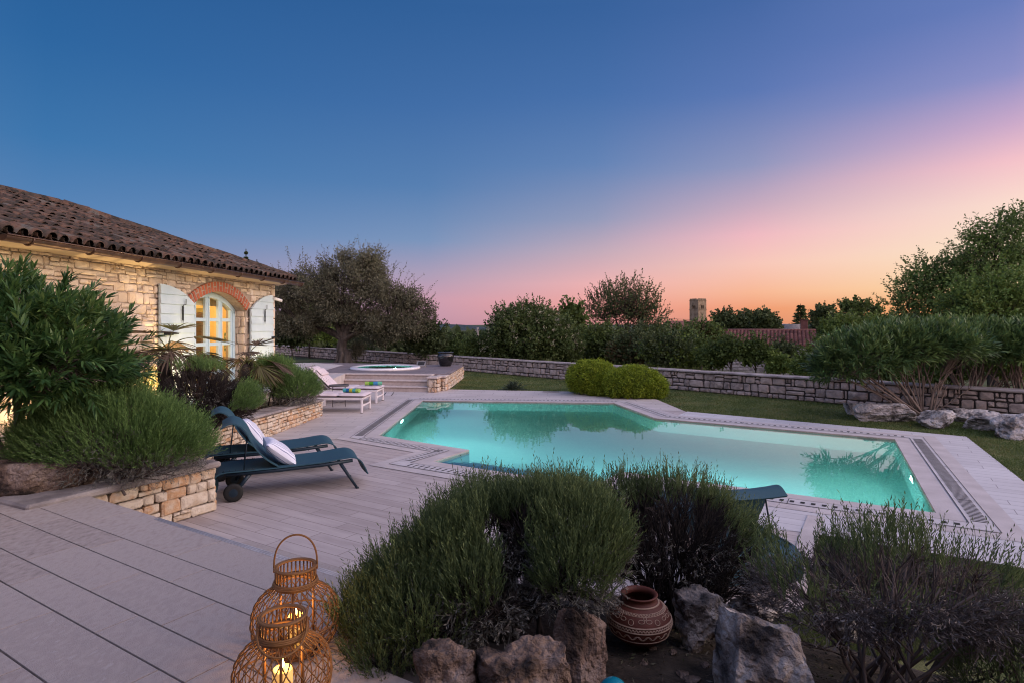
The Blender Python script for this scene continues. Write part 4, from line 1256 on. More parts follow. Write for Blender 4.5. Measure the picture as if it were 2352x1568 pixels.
def pillow(lounger, lx, ly, lz, tilt, label, seed, roll=0.0):
    X = Matrix.Translation(lounger.location) @ Matrix.Rotation(lounger.rotation_euler.z, 4, 'Z') @ Matrix.Translation((lx, ly, lz)) @ Matrix.Rotation(tilt, 4, 'Y') @ Matrix.Rotation(roll, 4, 'Z')
    t = bpy.data.objects.new('pillow', None)
    g = []; n = 22; rs = random.Random(seed); hw, hh, th = .22, .21, .085
    def surf(sg):
        rows = []
        for i in range(n + 1):
            row = []
            for j in range(n + 1):
                a = i / n * 2 - 1; b = j / n * 2 - 1
                k = (max(0, 1 - a ** 4) * max(0, 1 - b ** 4)) ** .5
                pin = 1 - .10 * (1 - abs(b) ** 2) * abs(a) ** 3
                pin2 = 1 - .10 * (1 - abs(a) ** 2) * abs(b) ** 3
                wr = noise.noise(Vector((a * 2.2 + seed, b * 2.2, sg))) * .018 * k
                row.append(Vector((a * hw * pin2 if False else a * hw * pin, b * hh * pin2, sg * (th * k * (1 - .25 * (a * a + b * b) / 2)) + wr)))
            rows.append(row)
        return rows
    mb = MB(); mb.sheet(surf(1)); mb.sheet([list(reversed(r)) for r in surf(-1)])
    o = mb.build('pillow', m_stripe); o.matrix_world = X
    tag(o, label, 'pillow', 'striped pillows on the blue loungers'); return o
pillow(l1, .72, -.05, .485, R(40), 'striped white and blue pillow on the nearer blue lounger', 1, R(6))
pillow(l2, .60, .0, .56, R(52), 'striped white and blue pillow on the farther blue lounger', 4, R(-5))

# ------------------------------------------------------------------ white loungers, table, towels, socket
m_wmetal = M('white_metal', [(0.62, 0.58, 0.60), (0.70, 0.66, 0.68)], rough=0.4)
m_cush = M('lilac_cushion', [(0.56, 0.48, 0.51), (0.64, 0.56, 0.59)], scale=5, rough=0.95, bump=0.15, bscale=200, bdist=.003)
m_greybk = M('grey_sling', [(0.20, 0.18, 0.19), (0.26, 0.24, 0.25)], rough=.8)
def cushion(mb, x0, x1, y0, y1, z, th, seed):
    n = 12; rs = []
    for sg in (1, -1):
        rows = []
        for i in range(n + 1):
            row = []
            for j in range(n + 1):
                a = i / n * 2 - 1; b = j / n * 2 - 1
                k = (max(0, 1 - a ** 8) * max(0, 1 - b ** 8)) ** .35
                row.append(Vector(((x0 + x1) / 2 + a * (x1 - x0) / 2, (y0 + y1) / 2 + b * (y1 - y0) / 2, z + sg * th / 2 * k + noise.noise(Vector((a + seed, b * 1.5, 3))) * .006)))
            rows.append(row)
        mb.sheet(rows if sg > 0 else [list(reversed(r)) for r in rows])
def white_lounger(loc, rotz, label, up=R(43)):
    t = thing('sun_lounger', loc, label, 'sun lounger', 'white sun loungers', rotz)
    Wd = .35; L0 = 1.95
    for s in (-1, 1):
        mb = MB(); mb.box((L0 / 2, s * Wd, .325), (L0, .04, .05), bev=.006); mb.build('side_rail', m_wmetal, t, world=False)
        for x in (.06, L0 - .03):
            mb = MB(); mb.box((x, s * Wd, .15), (.05, .042, .30), bev=.006); lg = mb.build('leg', m_wmetal, t, world=False)
            mb = MB(); mb.box((x, s * Wd, .006), (.054, .046, .012)); mb.build('foot_cap', m_rubber, lg, world=False)
    for x in (.06, L0 - .03):
        mb = MB(); mb.box((x, 0, .165), (.03, 2 * Wd - .04, .04), bev=.005); mb.build('leg_bar', m_wmetal, t, world=False)
        mb = MB(); mb.box((x, 0, .325), (.04, 2 * Wd - .03, .04), bev=.005); mb.build('end_rail', m_wmetal, t, world=False)
    for nm, x0, x1 in (('seat_cushion', .72, 1.34), ('foot_cushion', 1.345, L0 + .04)):
        mb = MB(); cushion(mb, x0, x1, -.335, .335, .395, .085, x0); mb.build(nm, m_cush, t, world=False)
    mb = MB(); mb.box((L0 / 2 + .36, 0, .352), (L0 - .75, .62, .012)); mb.build('sling', m_greybk, t, world=False)
    H = Matrix.Translation((.70, 0, .36)) @ Matrix.Rotation(up, 4, 'Y')
    mb = MB(); cushion(mb, -.78, 0, -.33, .33, .055, .085, 7); mb.xform(H); mb.build('back_cushion', m_cush, t, world=False)
    mb = MB(); mb.box((-.43, 0, .0), (.86, .64, .014)); mb.box((-.43, -.33, 0), (.88, .03, .03)); mb.box((-.43, .33, 0), (.88, .03, .03)); mb.xform(H); mb.build('back_frame', m_greybk, t, world=False)
    mb = MB(); cushion(mb, -.62, -.40, -.27, .27, .125, .06, 9); mb.xform(H); mb.build('head_pillow', m_cush, t, world=False)
    return t
rl = math.atan2(-0.02, 1)
wl1 = white_lounger(Vector((-5.36, 14.09, .004)), rl, 'white framed sun lounger with lilac cushions near the planter end, blue towel on it')
wl2 = white_lounger(Vector((-5.40, 15.73, .004)), rl, 'white framed sun lounger with raised back by the stone steps, green towel on it')
tb = Vector((-4.33, 14.93, .004))
t = thing('side_table', tb, 'small round grey metal tray table between the white loungers', 'side table')
m_tmetal = M('grey_table_metal', [(0.10, 0.09, 0.09), (0.15, 0.135, 0.135)], rough=.45, metal=.4)
mb = MB(); mb.lathe([(.001, .50), (.235, .50), (.243, .53), (.248, .53), (.24, .492), (.001, .492)], 36, tb); mb.build('tray', m_tmetal, t)
for k in range(4):
    a = PI / 4 + k * PI / 2 + .3; d = Vector((math.cos(a), math.sin(a), 0))
    mb = MB(); mb.tube([tb + d * .215 + Vector((0, 0, .5)), tb + d * .215], .007, 6); mb.build('leg', m_tmetal, t)
mb = MB()
for a in (.3, .3 + PI / 2):
    d = Vector((math.cos(a + PI / 4), math.sin(a + PI / 4), 0)); mb.tube([tb - d * .215 + Vector((0, 0, .09)), tb + d * .215 + Vector((0, 0, .09))], .005, 5)
mb.build('cross_brace', m_tmetal, t)
def C8(r, g, b): return lin((r, g, b))
tow = {k: M('towel_' + k, [tuple(x * .8 for x in c), c], rough=1.0, scale=40, bump=.5, bscale=300, bdist=.004) for k, c in
       dict(lime=C8(150, 185, 90), green=C8(70, 145, 40), blue=C8(60, 125, 180), mint=C8(110, 185, 150), navy=C8(30, 95, 150), yellow=C8(185, 180, 60), teal=C8(70, 160, 165)).items()}
def towel(a, b, r, seq, label, seed):
    a, b = Vector(a), Vector(b); t = thing('rolled_towel', (a + b) / 2, label, 'towel', 'rolled towels on the white loungers')
    mb = MB(); k = len(seq); ax = (b - a).normalized(); sd = ax.cross(Vector((0, 0, 1))).normalized(); up = Vector((0, 0, 1))
    st = k * 3
    rows = []
    for i in range(st + 1):
        f = i / st; c = a + (b - a) * f; row = []
        for j in range(21):
            th = 2 * PI * j / 20; rr_ = r * (1 + .12 * noise.noise(Vector((f * 4 + seed, math.cos(th) * 1.5, math.sin(th) * 1.5))))
            row.append(c + sd * math.cos(th) * rr_ * 1.15 + up * math.sin(th) * rr_ * .85)
        rows.append(row)
    for i in range(st): mb.sheet(rows[i:i + 2], i // 3)
    for i, fl in ((0, 1), (st, -1)):
        mb.add(rows[i][:-1], [tuple(range(20))[::fl]], 0 if i == 0 else k - 1)
    mb.build('towel_roll', [tow[s] for s in seq], t)
towel((-3.83, 15.55, .505), (-3.40, 15.62, .505), .058, ['lime', 'green', 'blue', 'mint'], 'green and blue striped rolled towel on the farther white lounger', 1)
towel((-3.95, 14.02, .495), (-3.56, 13.94, .495), .055, ['teal', 'navy', 'yellow', 'teal', 'lime'], 'blue and yellow striped rolled towel on the nearer white lounger', 5)
sb = Vector((-4.80, 14.86, .004))
t = thing('socket_box', sb, 'low grey outdoor socket box under the nearer white lounger', 'socket box')
mb = MB(); mb.box(sb + Vector((0, 0, .085)), (.30, .12, .17), X=(.9, .43, 0), bev=.01); mb.build('box', m_wmetal, t)
for s in (-1, 1):
    c = sb + Vector((.9, .43, 0)) * s * .06 + Vector((.43, -.9, 0)) * .062 + Vector((0, 0, .09)); sd = Vector((.9, .43, 0))
    mb = MB(); mb.tube([c + sd * .028 * math.cos(a) + Vector((0, 0, .028 * math.sin(a))) for a in (0, .8, 1.6, 2.4, 3.2)], .006, 5); mb.build('socket_cover', m_slot, t)
# covers let into the paving
for (c, X, d, nm) in ((gp(1265, 899.5), AXR, (.55, .16), 'drain cover beside the green shrubs'), (gp(893, 905), AXR * -.2 + AXH, (.9, .22), 'skimmer cover at the far left pool corner')):
    X = Vector(X).normalized(); Yv = Vector((-X.y, X.x, 0))
    t = thing('paving_cover', c, 'flat stone ' + nm, 'cover')
    mb = MB(); mb.box(c + Vector((0, 0, .012)), (d[0], d[1], .008), X=X); mb.build('lid', m_coping, t)
    mb = MB()
    for s in (-1, 1): mb.box(c + Yv * s * d[1] / 2 + Vector((0, 0, .018)), (d[0] * .9, .02, .004), X=X)
    mb.build('frame', m_slot, t)

# ------------------------------------------------------------------ bamboo lanterns
m_bamboo = M('bamboo', [(0.12, 0.052, 0.018), (0.21, 0.097, 0.034), (0.16, 0.072, 0.026)], scale=14, island=.5, rough=.6, stretch=(1, 1, 3))
m_wax = M('candle_wax', [(0.80, 0.60, 0.25), (0.85, 0.66, 0.30)], rough=.5, emit=(1.0, 0.48, 0.08), estr=0.55)
m_flame = M('candle_flame', [(1, .8, .4), (1, .8, .4)], emit=(1.0, 0.58, 0.16), estr=18)
def lantern(loc, label, handle_a, rot, S=1.0):
    t = thing('candle_lantern', loc, label, 'lantern', 'bamboo candle lanterns on the terrace', rot)
    Rm = .192 * S; H = .315 * S; nk = .088 * S; nh = .075 * S
    def rad(z):                                    # belly profile
        q = (z / H - .48) / .52
        r = Rm * max(0, 1 - abs(q) ** 2.5) ** .5
        return max(r, nk if z > H * .5 else .10 * S)
    mb = MB(); K = 26
    for sg in (1, -1):
        for k in range(K):
            a0 = 2 * PI * k / K; pts = []
            for i in range(17):
                z = .012 + (H - .012) * i / 16; a = a0 + sg * 1.05 * (i / 16 - .5); r = rad(z) + (.0015 if sg > 0 else -.0015)
                pts.append((r * math.cos(a), r * math.sin(a), z))
            mb.tube(pts, .0026 * S, 4, caps=False)
    for z, w in ((.012, .005), (H * .46, .004), (H * .985, .008)):
        r = rad(z) + .002
        mb.tube([(r * math.cos(2 * PI * q / 40), r * math.sin(2 * PI * q / 40), z) for q in range(40)], w * S, 6, closed=True)
    for k in range(3):
        r = nk + .010 - k * .002
        mb.tube([(r * math.cos(2 * PI * q / 40), r * math.sin(2 * PI * q / 40), H + .002 + k * .006) for q in range(40)], .0045 * S, 6, closed=True)
    basket = mb.build('basket', m_bamboo, t, world=False)
    mb = MB()
    for k in range(30):
        a = 2 * PI * k / 30; mb.tube([(nk * math.cos(a), nk * math.sin(a), H), (nk * math.cos(a), nk * math.sin(a), H + nh)], .0038 * S, 4)
    for rr_, zz, ww in ((nk + .004, H + nh, .006), (nk - .004, H + nh, .006), (nk, H + .01, .006)):
        mb.tube([(rr_ * math.cos(2 * PI * q / 40), rr_ * math.sin(2 * PI * q / 40), zz) for q in range(40)], ww * S, 6, closed=True)
    mb.build('neck', m_bamboo, t, world=False)
    mb = MB(); pts = []
    for i in range(25):
        th = PI * i / 24; lx = (nk + .006) * math.cos(th) * (1 + .10 * math.sin(th)); lz = .165 * S * math.sin(th) ** .8
        pts.append((lx, -lz * math.sin(handle_a), H + nh * .75 + lz * math.cos(handle_a)))
    mb.tube(pts, .0045 * S, 6); mb.build('handle', m_bamboo, t, world=False)
    # inner posts and base plate carrying the candle
    for k in range(3):
        a = .5 + 2 * PI * k / 3; mb = MB(); mb.tube([(.085 * S * math.cos(a), .085 * S * math.sin(a), .01), (.085 * S * math.cos(a), .085 * S * math.sin(a), H)], .006, 5); mb.build('inner_post', m_bamboo, t, world=False)
    mb = MB(); mb.lathe([(.001, .03), (.10 * S, .03), (.10 * S, .012), (.001, .012)], 24); mb.build('base_plate', m_bamboo, t, world=False)
    mb = MB(); mb.lathe([(.037, .03), (.038, .16), (.034, .166), (.02, .160), (.001, .158)], 24); c = mb.build('candle', m_wax, t, world=False)
    mb = MB(); mb.tube([(0, 0, .155), (.001, 0, .172)], .0015, 4); mb.build('wick', m_slot, c, world=False)
    mb = MB(); mb.lathe([(.001, .168), (.0065, .177), (.006, .186), (.003, .197), (.0004, .207)], 10); mb.build('flame', m_flame, c, world=False)
    lamp('candle_lamp', Vector(loc) + Vector((0, 0, .215)), 'POINT', 1.8 * S, (1.0, 0.50, 0.15), .012)
lantern(Vector((-1.0, 2.76, .5)), 'bamboo candle lantern with upright handle, standing behind the other lantern', 0.0, R(14), 1.0)
lantern(Vector((-.895, 2.33, .5)), 'bamboo candle lantern nearest the camera with its handle folded down', R(118), R(18), .95)
# ------------------------------------------------------------------ rockery bed in front of the camera
import bmesh
def bed_z(x, y):
    d = x * AX2.x + y * AX2.y
    a = x * AX1.x + y * AX1.y
    t = min(max((d - 2.95) / 1.35, 0), 1)
    z = 0.38 * (1 - t) - 0.03 * t
    z += 0.05 * noise.noise(Vector((x * 2.1, y * 2.1, 0))) * (1 - t * .6) + 0.02 * noise.noise(Vector((x * 7, y * 7, 2)))
    return z
mb = MB(); g = []
for i in range(61):
    row = []
    for j in range(57):
        d = 0.3 + 4.3 * j / 56
        al = -1.44 - .75 * min(max((d - 1.55) / .6, 0), 1)
        a = al + (4.16 - al) * i / 60
        p = AX1 * a + AX2 * d
        row.append((p.x, p.y, bed_z(p.x, p.y)))
    g.append(row)
mb.sheet([list(reversed(r)) for r in g])
mb.sheet([[p, (p[0], p[1], -.3)] for p in g[0]])
tag(mb.build('rockery_soil', m_soil), kind='structure')

m_rock = M('grey_rock', [(0.035, 0.03, 0.03), (0.17, 0.142, 0.134), (0.28, 0.242, 0.228), (0.40, 0.355, 0.335)], scale=5, detail=12, bump=1.0, bscale=26, rough=0.95, bdist=.06, lo=.38, hi=.62)
m_rock_red = M('reddish_rock', [(0.03, 0.021, 0.018), (0.125, 0.083, 0.066), (0.20, 0.138, 0.11), (0.29, 0.22, 0.19)], scale=5, detail=12, bump=1.0, bscale=26, rough=0.95, bdist=.06, lo=.38, hi=.62)
m_rock_blue = M('lilac_grey_rock', [(0.10, 0.09, 0.09), (0.32, 0.295, 0.29), (0.42, 0.39, 0.385), (0.50, 0.47, 0.465)], scale=4, detail=12, bump=1.0, bscale=18, rough=0.95, bdist=.08, lo=.38, hi=.62)
def rock(c, size, rotz, seed, mat, label, cuts=9, group=None, tilt=0.0, sub=5, rough=.18, name='rock'):
    rs = random.Random(seed)
    bm = bmesh.new(); bmesh.ops.create_icosphere(bm, subdivisions=sub, radius=1.0)
    planes = []
    for k in range(cuts):
        n = Vector((rs.gauss(0, 1), rs.gauss(0, 1), rs.gauss(0, .7))).normalized(); planes.append((n, rs.uniform(.55, .82)))
    planes.append((Vector((rs.uniform(-.15, .15), rs.uniform(-.15, .15), 1)).normalized(), rs.uniform(.62, .8)))
    Mx = Matrix.Rotation(rotz, 3, 'Z') @ Matrix.Rotation(tilt, 3, 'Y')
    for v in bm.verts:
        p = v.co.copy()
        p *= 1.25
        for n, d in planes:
            q = p.dot(n)
            if q > d: p -= n * (q - d) * .92
        f = noise.fractal(p * 1.7 + Vector((seed * 3.1, 0, 0)), 1.0, 2.0, 5)
        f2 = noise.fractal(p * 5 + Vector((seed, 5, 0)), .8, 2.1, 5)
        f3 = noise.cell(p * 3.2 + Vector((seed, 2, 1)))
        p += p.normalized() * (f * rough + f2 * .05 + f3 * .02)
        v.co = Mx @ Vector((p.x * size[0], p.y * size[1], p.z * size[2]))
    me = bpy.data.meshes.new(name); bm.to_mesh(me); bm.free()
    me.materials.append(mat)
    me.polygons.foreach_set('use_smooth', [False] * len(me.polygons))
    o = link_mesh(name, me); o.location = c
    return tag(o, label, 'rock', group)
def R3(u, vtop, Y, half, seed, mat, label, **k):
    """rock whose top shows at (u, vtop) at depth Y; half = half sizes"""
    p = at(u, vtop, Y); return rock(Vector((p.x, p.y, p.z - half[2] * .86)), half, k.pop('rotz', 0), seed, mat, label, **k)
FG = 'rocks of the foreground rockery'
R3(1325, 1366, 2.72, (.185, .15, .40), 11, m_rock_red, 'tall blocky reddish rock left of the painted clay pot', group=FG, rotz=.2, rough=.10, cuts=12)
R3(1222, 1474, 2.42, (.22, .17, .22), 23, m_rock_red, 'rounded dark red rock in front of the tall blocky rock at the bottom edge', group=FG, rotz=.5)
R3(1612, 1352, 3.15, (.185, .16, .17), 35, m_rock, 'grey rock right of the painted clay pot with a hollow in its face', group=FG, rotz=-.2, rough=.2)
R3(1745, 1428, 2.62, (.29, .22, .27), 47, m_rock, 'big pale sloping rock at the bottom right of the pot', group=FG, rotz=.5, tilt=.30, rough=.12)
R3(1035, 1478, 2.42, (.135, .12, .15), 59, m_rock_red, 'brown rock under the left side of the lavender beside the lanterns', group=FG, rotz=.1)
R3(2330, 1375, 3.75, (.34, .22, .17), 61, m_rock_blue, 'flat lilac grey rock slab at the right edge below the lawn', group=FG, rotz=-.3)
R3(1745, 1362, 3.75, (.20, .14, .10), 83, m_rock, 'low rock at the end of the paving behind the grey rock', group=FG, rotz=.2)
R3(1960, 1400, 3.35, (.16, .12, .11), 85, m_rock_blue, 'lilac grey rock showing through the twiggy lavender', group=FG, rotz=.3)
# small stones on the soil
rs = random.Random(4)
def litter():
    n = 9000; a = nrg.uniform(-1.4, 3.5, n); d = nrg.uniform(.4, 4.0, n)
    x = a * AX1.x + d * AX2.x; y = a * AX1.y + d * AX2.y
    z = np.array([bed_z(p, q) for p, q in zip(x, y)]) + .004
    P = np.stack([x, y, z], 1); D = rand_dirs(n) * np.array([[1, 1, .25]]); D[:, 2] = np.abs(D[:, 2])
    ls = LeafSet(); V, f = diamonds(P, D, nrg.uniform(.012, .04, n), nrg.uniform(.001, .006, n)); ls.add(V, f)
    o = ls.build('leaf_litter', [m_litter]); tag(o, 'dry leaves and twigs scattered over the dark soil of the rockery', 'leaf litter', kind='stuff')
m_litter = M('dry_litter', [(0.03, 0.02, 0.015), (0.09, 0.065, 0.05), (0.05, 0.06, 0.025), (0.20, 0.16, 0.14)], island=.9, rough=.95)
litter()
for k, (u, v) in enumerate(((1480, 1522), (1545, 1500), (1568, 1552), (1620, 1530), (1500, 1490), (1590, 1562))):
    Y = 2.55; p = at(u, v, Y); z = bed_z(p.x, p.y)
    # walk the ray down to the soil
    for it in range(30):
        Y = (CZ - bed_z((u - CU) / F * Y, Y)) * F / (v - HV)
    p = at(u, v, Y)
    rock(Vector((p.x, p.y, bed_z(p.x, p.y) + .006)), (rs.uniform(.02, .045), rs.uniform(.015, .03), .018), rs.random() * 3, 100 + k, m_rock_red,
         ['reddish pebble near the turquoise ball', 'red pebble just below the painted pot', 'pale red pebble at the bottom edge', 'reddish pebble beside the big sloping rock', 'dark red pebble under the painted pot', 'pinkish pebble at the bottom edge by the sloping rock'][k], group='pebbles on the soil', sub=3, name='pebble')
rock(Vector((-4.38, 5.42, .62)), (.62, .22, .26), .1, 71, m_rock_red, 'long dark brown boulder at the left edge under the oleander stems', rough=.12)
for k, (u, v) in enumerate(((70, 1128), (95, 1122), (150, 1118), (215, 1108))):
    p = gp(u, v, .5); rock(Vector((p.x, p.y, .52)), (.05, .04, .035), k, 140 + k, m_rock, ['small pale stone left along the terrace edge', 'second small stone along the terrace edge', 'small stone before the dark boulder end', 'small flat stone under the big lavender'][k], group='edging stones at the terrace', sub=3, name='pebble')
R3(668, 905, 0, (.1, .1, .1), 1, m_rock, '') if False else None
rock(Vector((-5.15, 8.2, .62)), (.13, .12, .2), .4, 77, m_rock_blue, 'pale stone standing between the big lavender and the woody shrub')
rock(Vector((-4.95, 11.35, .60)), (.24, .2, .34), .2, 79, m_rock, 'dark upright boulder between the two planter shrubs')

# painted clay pot
m_clay = M('dark_red_clay', [(0.075, 0.022, 0.016), (0.13, 0.04, 0.03)], scale=10, rough=0.6, bump=.2, bscale=60, bdist=.004)
m_slip = M('cream_slip', [(0.30, 0.20, 0.15), (0.40, 0.28, 0.22)], scale=30, rough=0.8)
Yp = 3.1; pc_ = at(1468, 1460, Yp)
pz = bed_z(pc_.x, pc_.y); pot = thing('clay_pot', Vector((pc_.x, pc_.y, pc_.z - .012)), 'round dark red clay pot with cream painted bands among the rocks', 'pot')
PP = [(r * 1.09, z * 1.06) for r, z in [(.06, 0), (.10, .012), (.135, .05), (.152, .095), (.155, .13), (.148, .165), (.128, .20), (.10, .228), (.082, .24), (.076, .252), (.078, .262), (.088, .272), (.09, .278), (.084, .282), (.072, .274), (.066, .25), (.08, .235), (.12, .19), (.001, .05)]]
def pr_r(z):
    for (r0, z0), (r1, z1) in zip(PP[:12], PP[1:12]):
        if z0 <= z <= z1: return r0 + (r1 - r0) * (z - z0) / (z1 - z0)
    return .08
mb = MB(); mb.lathe([(r, z) for r, z in PP], 48, pot.location); mb.build('pot_body', m_clay, pot)
mb = MB()
def ringc(z, w=.0016, fn=None, n=96):
    pts = []
    for k in range(n):
        a = 2 * PI * k / n; zz = z + (fn(a) if fn else 0); r = pr_r(zz) + .0006
        pts.append(pot.location + Vector((r * math.cos(a), r * math.sin(a), zz)))
    mb.tube(pts, w, 4, closed=True)
for z, w in ((.066, .0035), (.131, .005), (.159, .004), (.164, .0016), (.217, .0022), (.229, .0018), (.248, .006)): ringc(z, w)
for ph in (0, .8): ringc(.100, .0022, lambda a: .013 * math.sin(a * 20 + ph), 240)
ringc(.145, .0035, lambda a: .006 * math.sin(a * 60), 400)
ringc(.223, .003, lambda a: .005 * math.sin(a * 50), 300)
def leafloop(a0, z0, da, dz, tilt):
    pts = []
    for k in range(16):
        t = 2 * PI * k / 16; x = math.cos(t) * da; y = math.sin(t) * dz
        a = a0 + x * math.cos(tilt) - y * math.sin(tilt) * 6; zz = z0 + x * math.sin(tilt) * .12 + y * math.cos(tilt); zz = min(max(zz, .165), .222); r = pr_r(zz) + .0006
        pts.append(pot.location + Vector((r * math.cos(a), r * math.sin(a), zz)))
    mb.tube(pts, .0022, 4, closed=True)
for k in range(7):
    a = 2 * PI * k / 7 - PI / 2
    leafloop(a - .13, .196, .10, .009, 0); leafloop(a + .13, .196, .10, .009, 0); leafloop(a, .210, .05, .007, 0); leafloop(a + .42, .188, .09, .014, .5)
mb.build('painted_pattern', m_slip, pot)
for o in pot.children: o.data.transform(Matrix.Diagonal((.98, .98, .80, 1)))
# turquoise glazed ball at the bottom edge
m_turq = M('turquoise_glaze', [(0.0, 0.13, 0.20), (0.01, 0.22, 0.30)], rough=.15, spec=.6, scale=6)
bc = at(1409, 1592, 2.42)
mb = MB(); mb.lathe([(.062 * math.sin(PI * k / 16) + .0001, -.062 * math.cos(PI * k / 16)) for k in range(17)], 32, bc)
o = mb.build('glass_ball', m_turq); o.data.transform(Matrix.Translation(-bc)); o.location = bc
tag(o, 'shiny turquoise ball lying on the soil at the bottom edge', 'garden ball')

# ------------------------------------------------------------------ lavender
def leafm(name, cols, transl=.25, island=.6, scale=3.0, rough=.6, spec=.25):
    return M(name, cols, rough=rough, scale=scale, detail=3, island=island, transl=transl, spec=spec)
m_lav = leafm('lavender_green', [(0.045, 0.072, 0.036), (0.11, 0.155, 0.062), (0.20, 0.25, 0.095)])
m_lav_b = leafm('lavender_bright', [(0.055, 0.11, 0.036), (0.12, 0.21, 0.062), (0.21, 0.32, 0.10)])
m_lav_grey = leafm('lavender_grey', [(0.07, 0.07, 0.06), (0.15, 0.145, 0.13), (0.25, 0.24, 0.22)], transl=.1)
m_lav_brown = leafm('faded_lavender', [(0.06, 0.05, 0.048), (0.125, 0.105, 0.10), (0.20, 0.175, 0.165)], transl=.1)
m_twig = M('grey_twig', [(0.05, 0.037, 0.033), (0.11, 0.085, 0.078), (0.20, 0.16, 0.15)], scale=12, island=.6, rough=.95)
m_twig_dark = M('dark_twig', [(0.012, 0.009, 0.009), (0.032, 0.025, 0.024), (0.06, 0.048, 0.046)], scale=12, island=.6, rough=.95)

def lobe_points(lobes, n, upper=-.35, shell=(.82, 1.0)):
    """points on the skin of a union of ellipsoids, with outward directions"""
    vol = np.array([l[3] * l[4] + l[4] * l[5] + l[3] * l[5] for l in lobes]); vol = vol / vol.sum()
    P, D = [], []
    tot = 0; lim = min(.62, shell[0] ** 2 * .8)
    while tot < n:
        k = nrg.choice(len(lobes), size=n * 2, p=vol)
        L = np.array(lobes)[k]
        d = rand_dirs(n * 2)
        ok = d[:, 2] > upper
        L, d = L[ok], d[ok]
        r = nrg.uniform(shell[0], shell[1], size=len(d))[:, None]
        bump_ = 1 + .10 * np.sin(d[:, :1] * 9 + L[:, :1] * 5) * np.cos(d[:, 1:2] * 8 + d[:, 2:3] * 6)
        p = L[:, :3] + d * L[:, 3:6] * r * bump_
        inside = np.zeros(len(p), bool)
        for q in lobes:
            e = ((p - np.array(q[:3])) / np.array(q[3:6])); inside |= (e ** 2).sum(1) < lim
        nn = unit(d / L[:, 3:6])
        P.append(p[~inside]); D.append(nn[~inside]); tot += (~inside).sum()
    return np.concatenate(P)[:n], np.concatenate(D)[:n]

def sprigs(ls, P, D, ln, k, leaf, w, mi, spread=.55, stem=.0016, t0=.05):
    n = len(P); D = unit(D)
    ln = np.broadcast_to(np.asarray(ln, float), (n,))
    V, f = diamonds(P, D, ln, stem); ls.add(V, f, mi)
    t = np.linspace(t0, .98, k)
    PP = (P[:, None, :] + D[:, None, :] * (ln[:, None] * t[None, :])[:, :, None]).reshape(-1, 3)
    DD = np.repeat(D, k, 0)
    S = unit(np.cross(DD, rand_dirs(n * k)))
    V, f = diamonds(PP, DD + S * spread, leaf * nrg.uniform(.7, 1.2, n * k), w); ls.add(V, f, mi)

def twigs(base, lobes, nmain, nfork, nsub, r, spread=.12, reach=(.4, .6)):
    ls = LeafSet()
    b = np.array(base)
    P, D = lobe_points(lobes, nmain, -.3, reach)
    A = np.tile(b, (nmain, 1)) + nrg.normal(size=(nmain, 3)) * np.array([[spread, spread, .01]])
    V, f = thin_tubes(A, P, r, r * .6, .10, 5); ls.add(V, f)
    k = nrg.integers(0, nmain, nfork)
    Q, _ = lobe_points(lobes, nfork, -.45, (.72, .9))
    # join each fork to the nearest main tip
    dd = ((Q[:, None, :] - P[None]) ** 2).sum(2); k = dd.argmin(1)
    st = A[k] + (P[k] - A[k]) * nrg.uniform(.45, 1.0, (nfork, 1))
    V, f = thin_tubes(st, Q, r * .5, r * .25, .12, 4); ls.add(V, f)
    if nsub:
        T, _ = lobe_points(lobes, nsub, -.5, (.86, 1.0))
        idx = np.concatenate([((T[i:i + 400, None, :] - Q[None]) ** 2).sum(2).argmin(1) for i in range(0, nsub, 400)])
        st = st[idx] + (Q[idx] - st[idx]) * nrg.uniform(.4, 1.0, (nsub, 1))
        V, f = thin_tubes(st, T, r * .25, r * .10, .10, 3); ls.add(V, f)
    return ls

def add_stalks(ls, lobes, b, mask, stalk, stalk_len):
    P, D = lobe_points(lobes, stalk, .45, (.9, 1.05))
    if mask is not None:
        kp = mask(P - np.array(b), D); P, D = P[kp], D[kp]
    dd = unit(D * .35 + np.array([[0, 0, 1.0]]) + nrg.normal(size=P.shape) * .10); L_ = nrg.uniform(.6, 1.6, len(P)) * stalk_len
    V, f = thin_tubes(P, P + dd * L_[:, None], .0013, .0010, .03, 3); ls.add(V, f)
    sprigs(ls, P + dd * L_[:, None] * .75, dd, L_ * .32, 7, .012, .0022, 0, .25, .002)

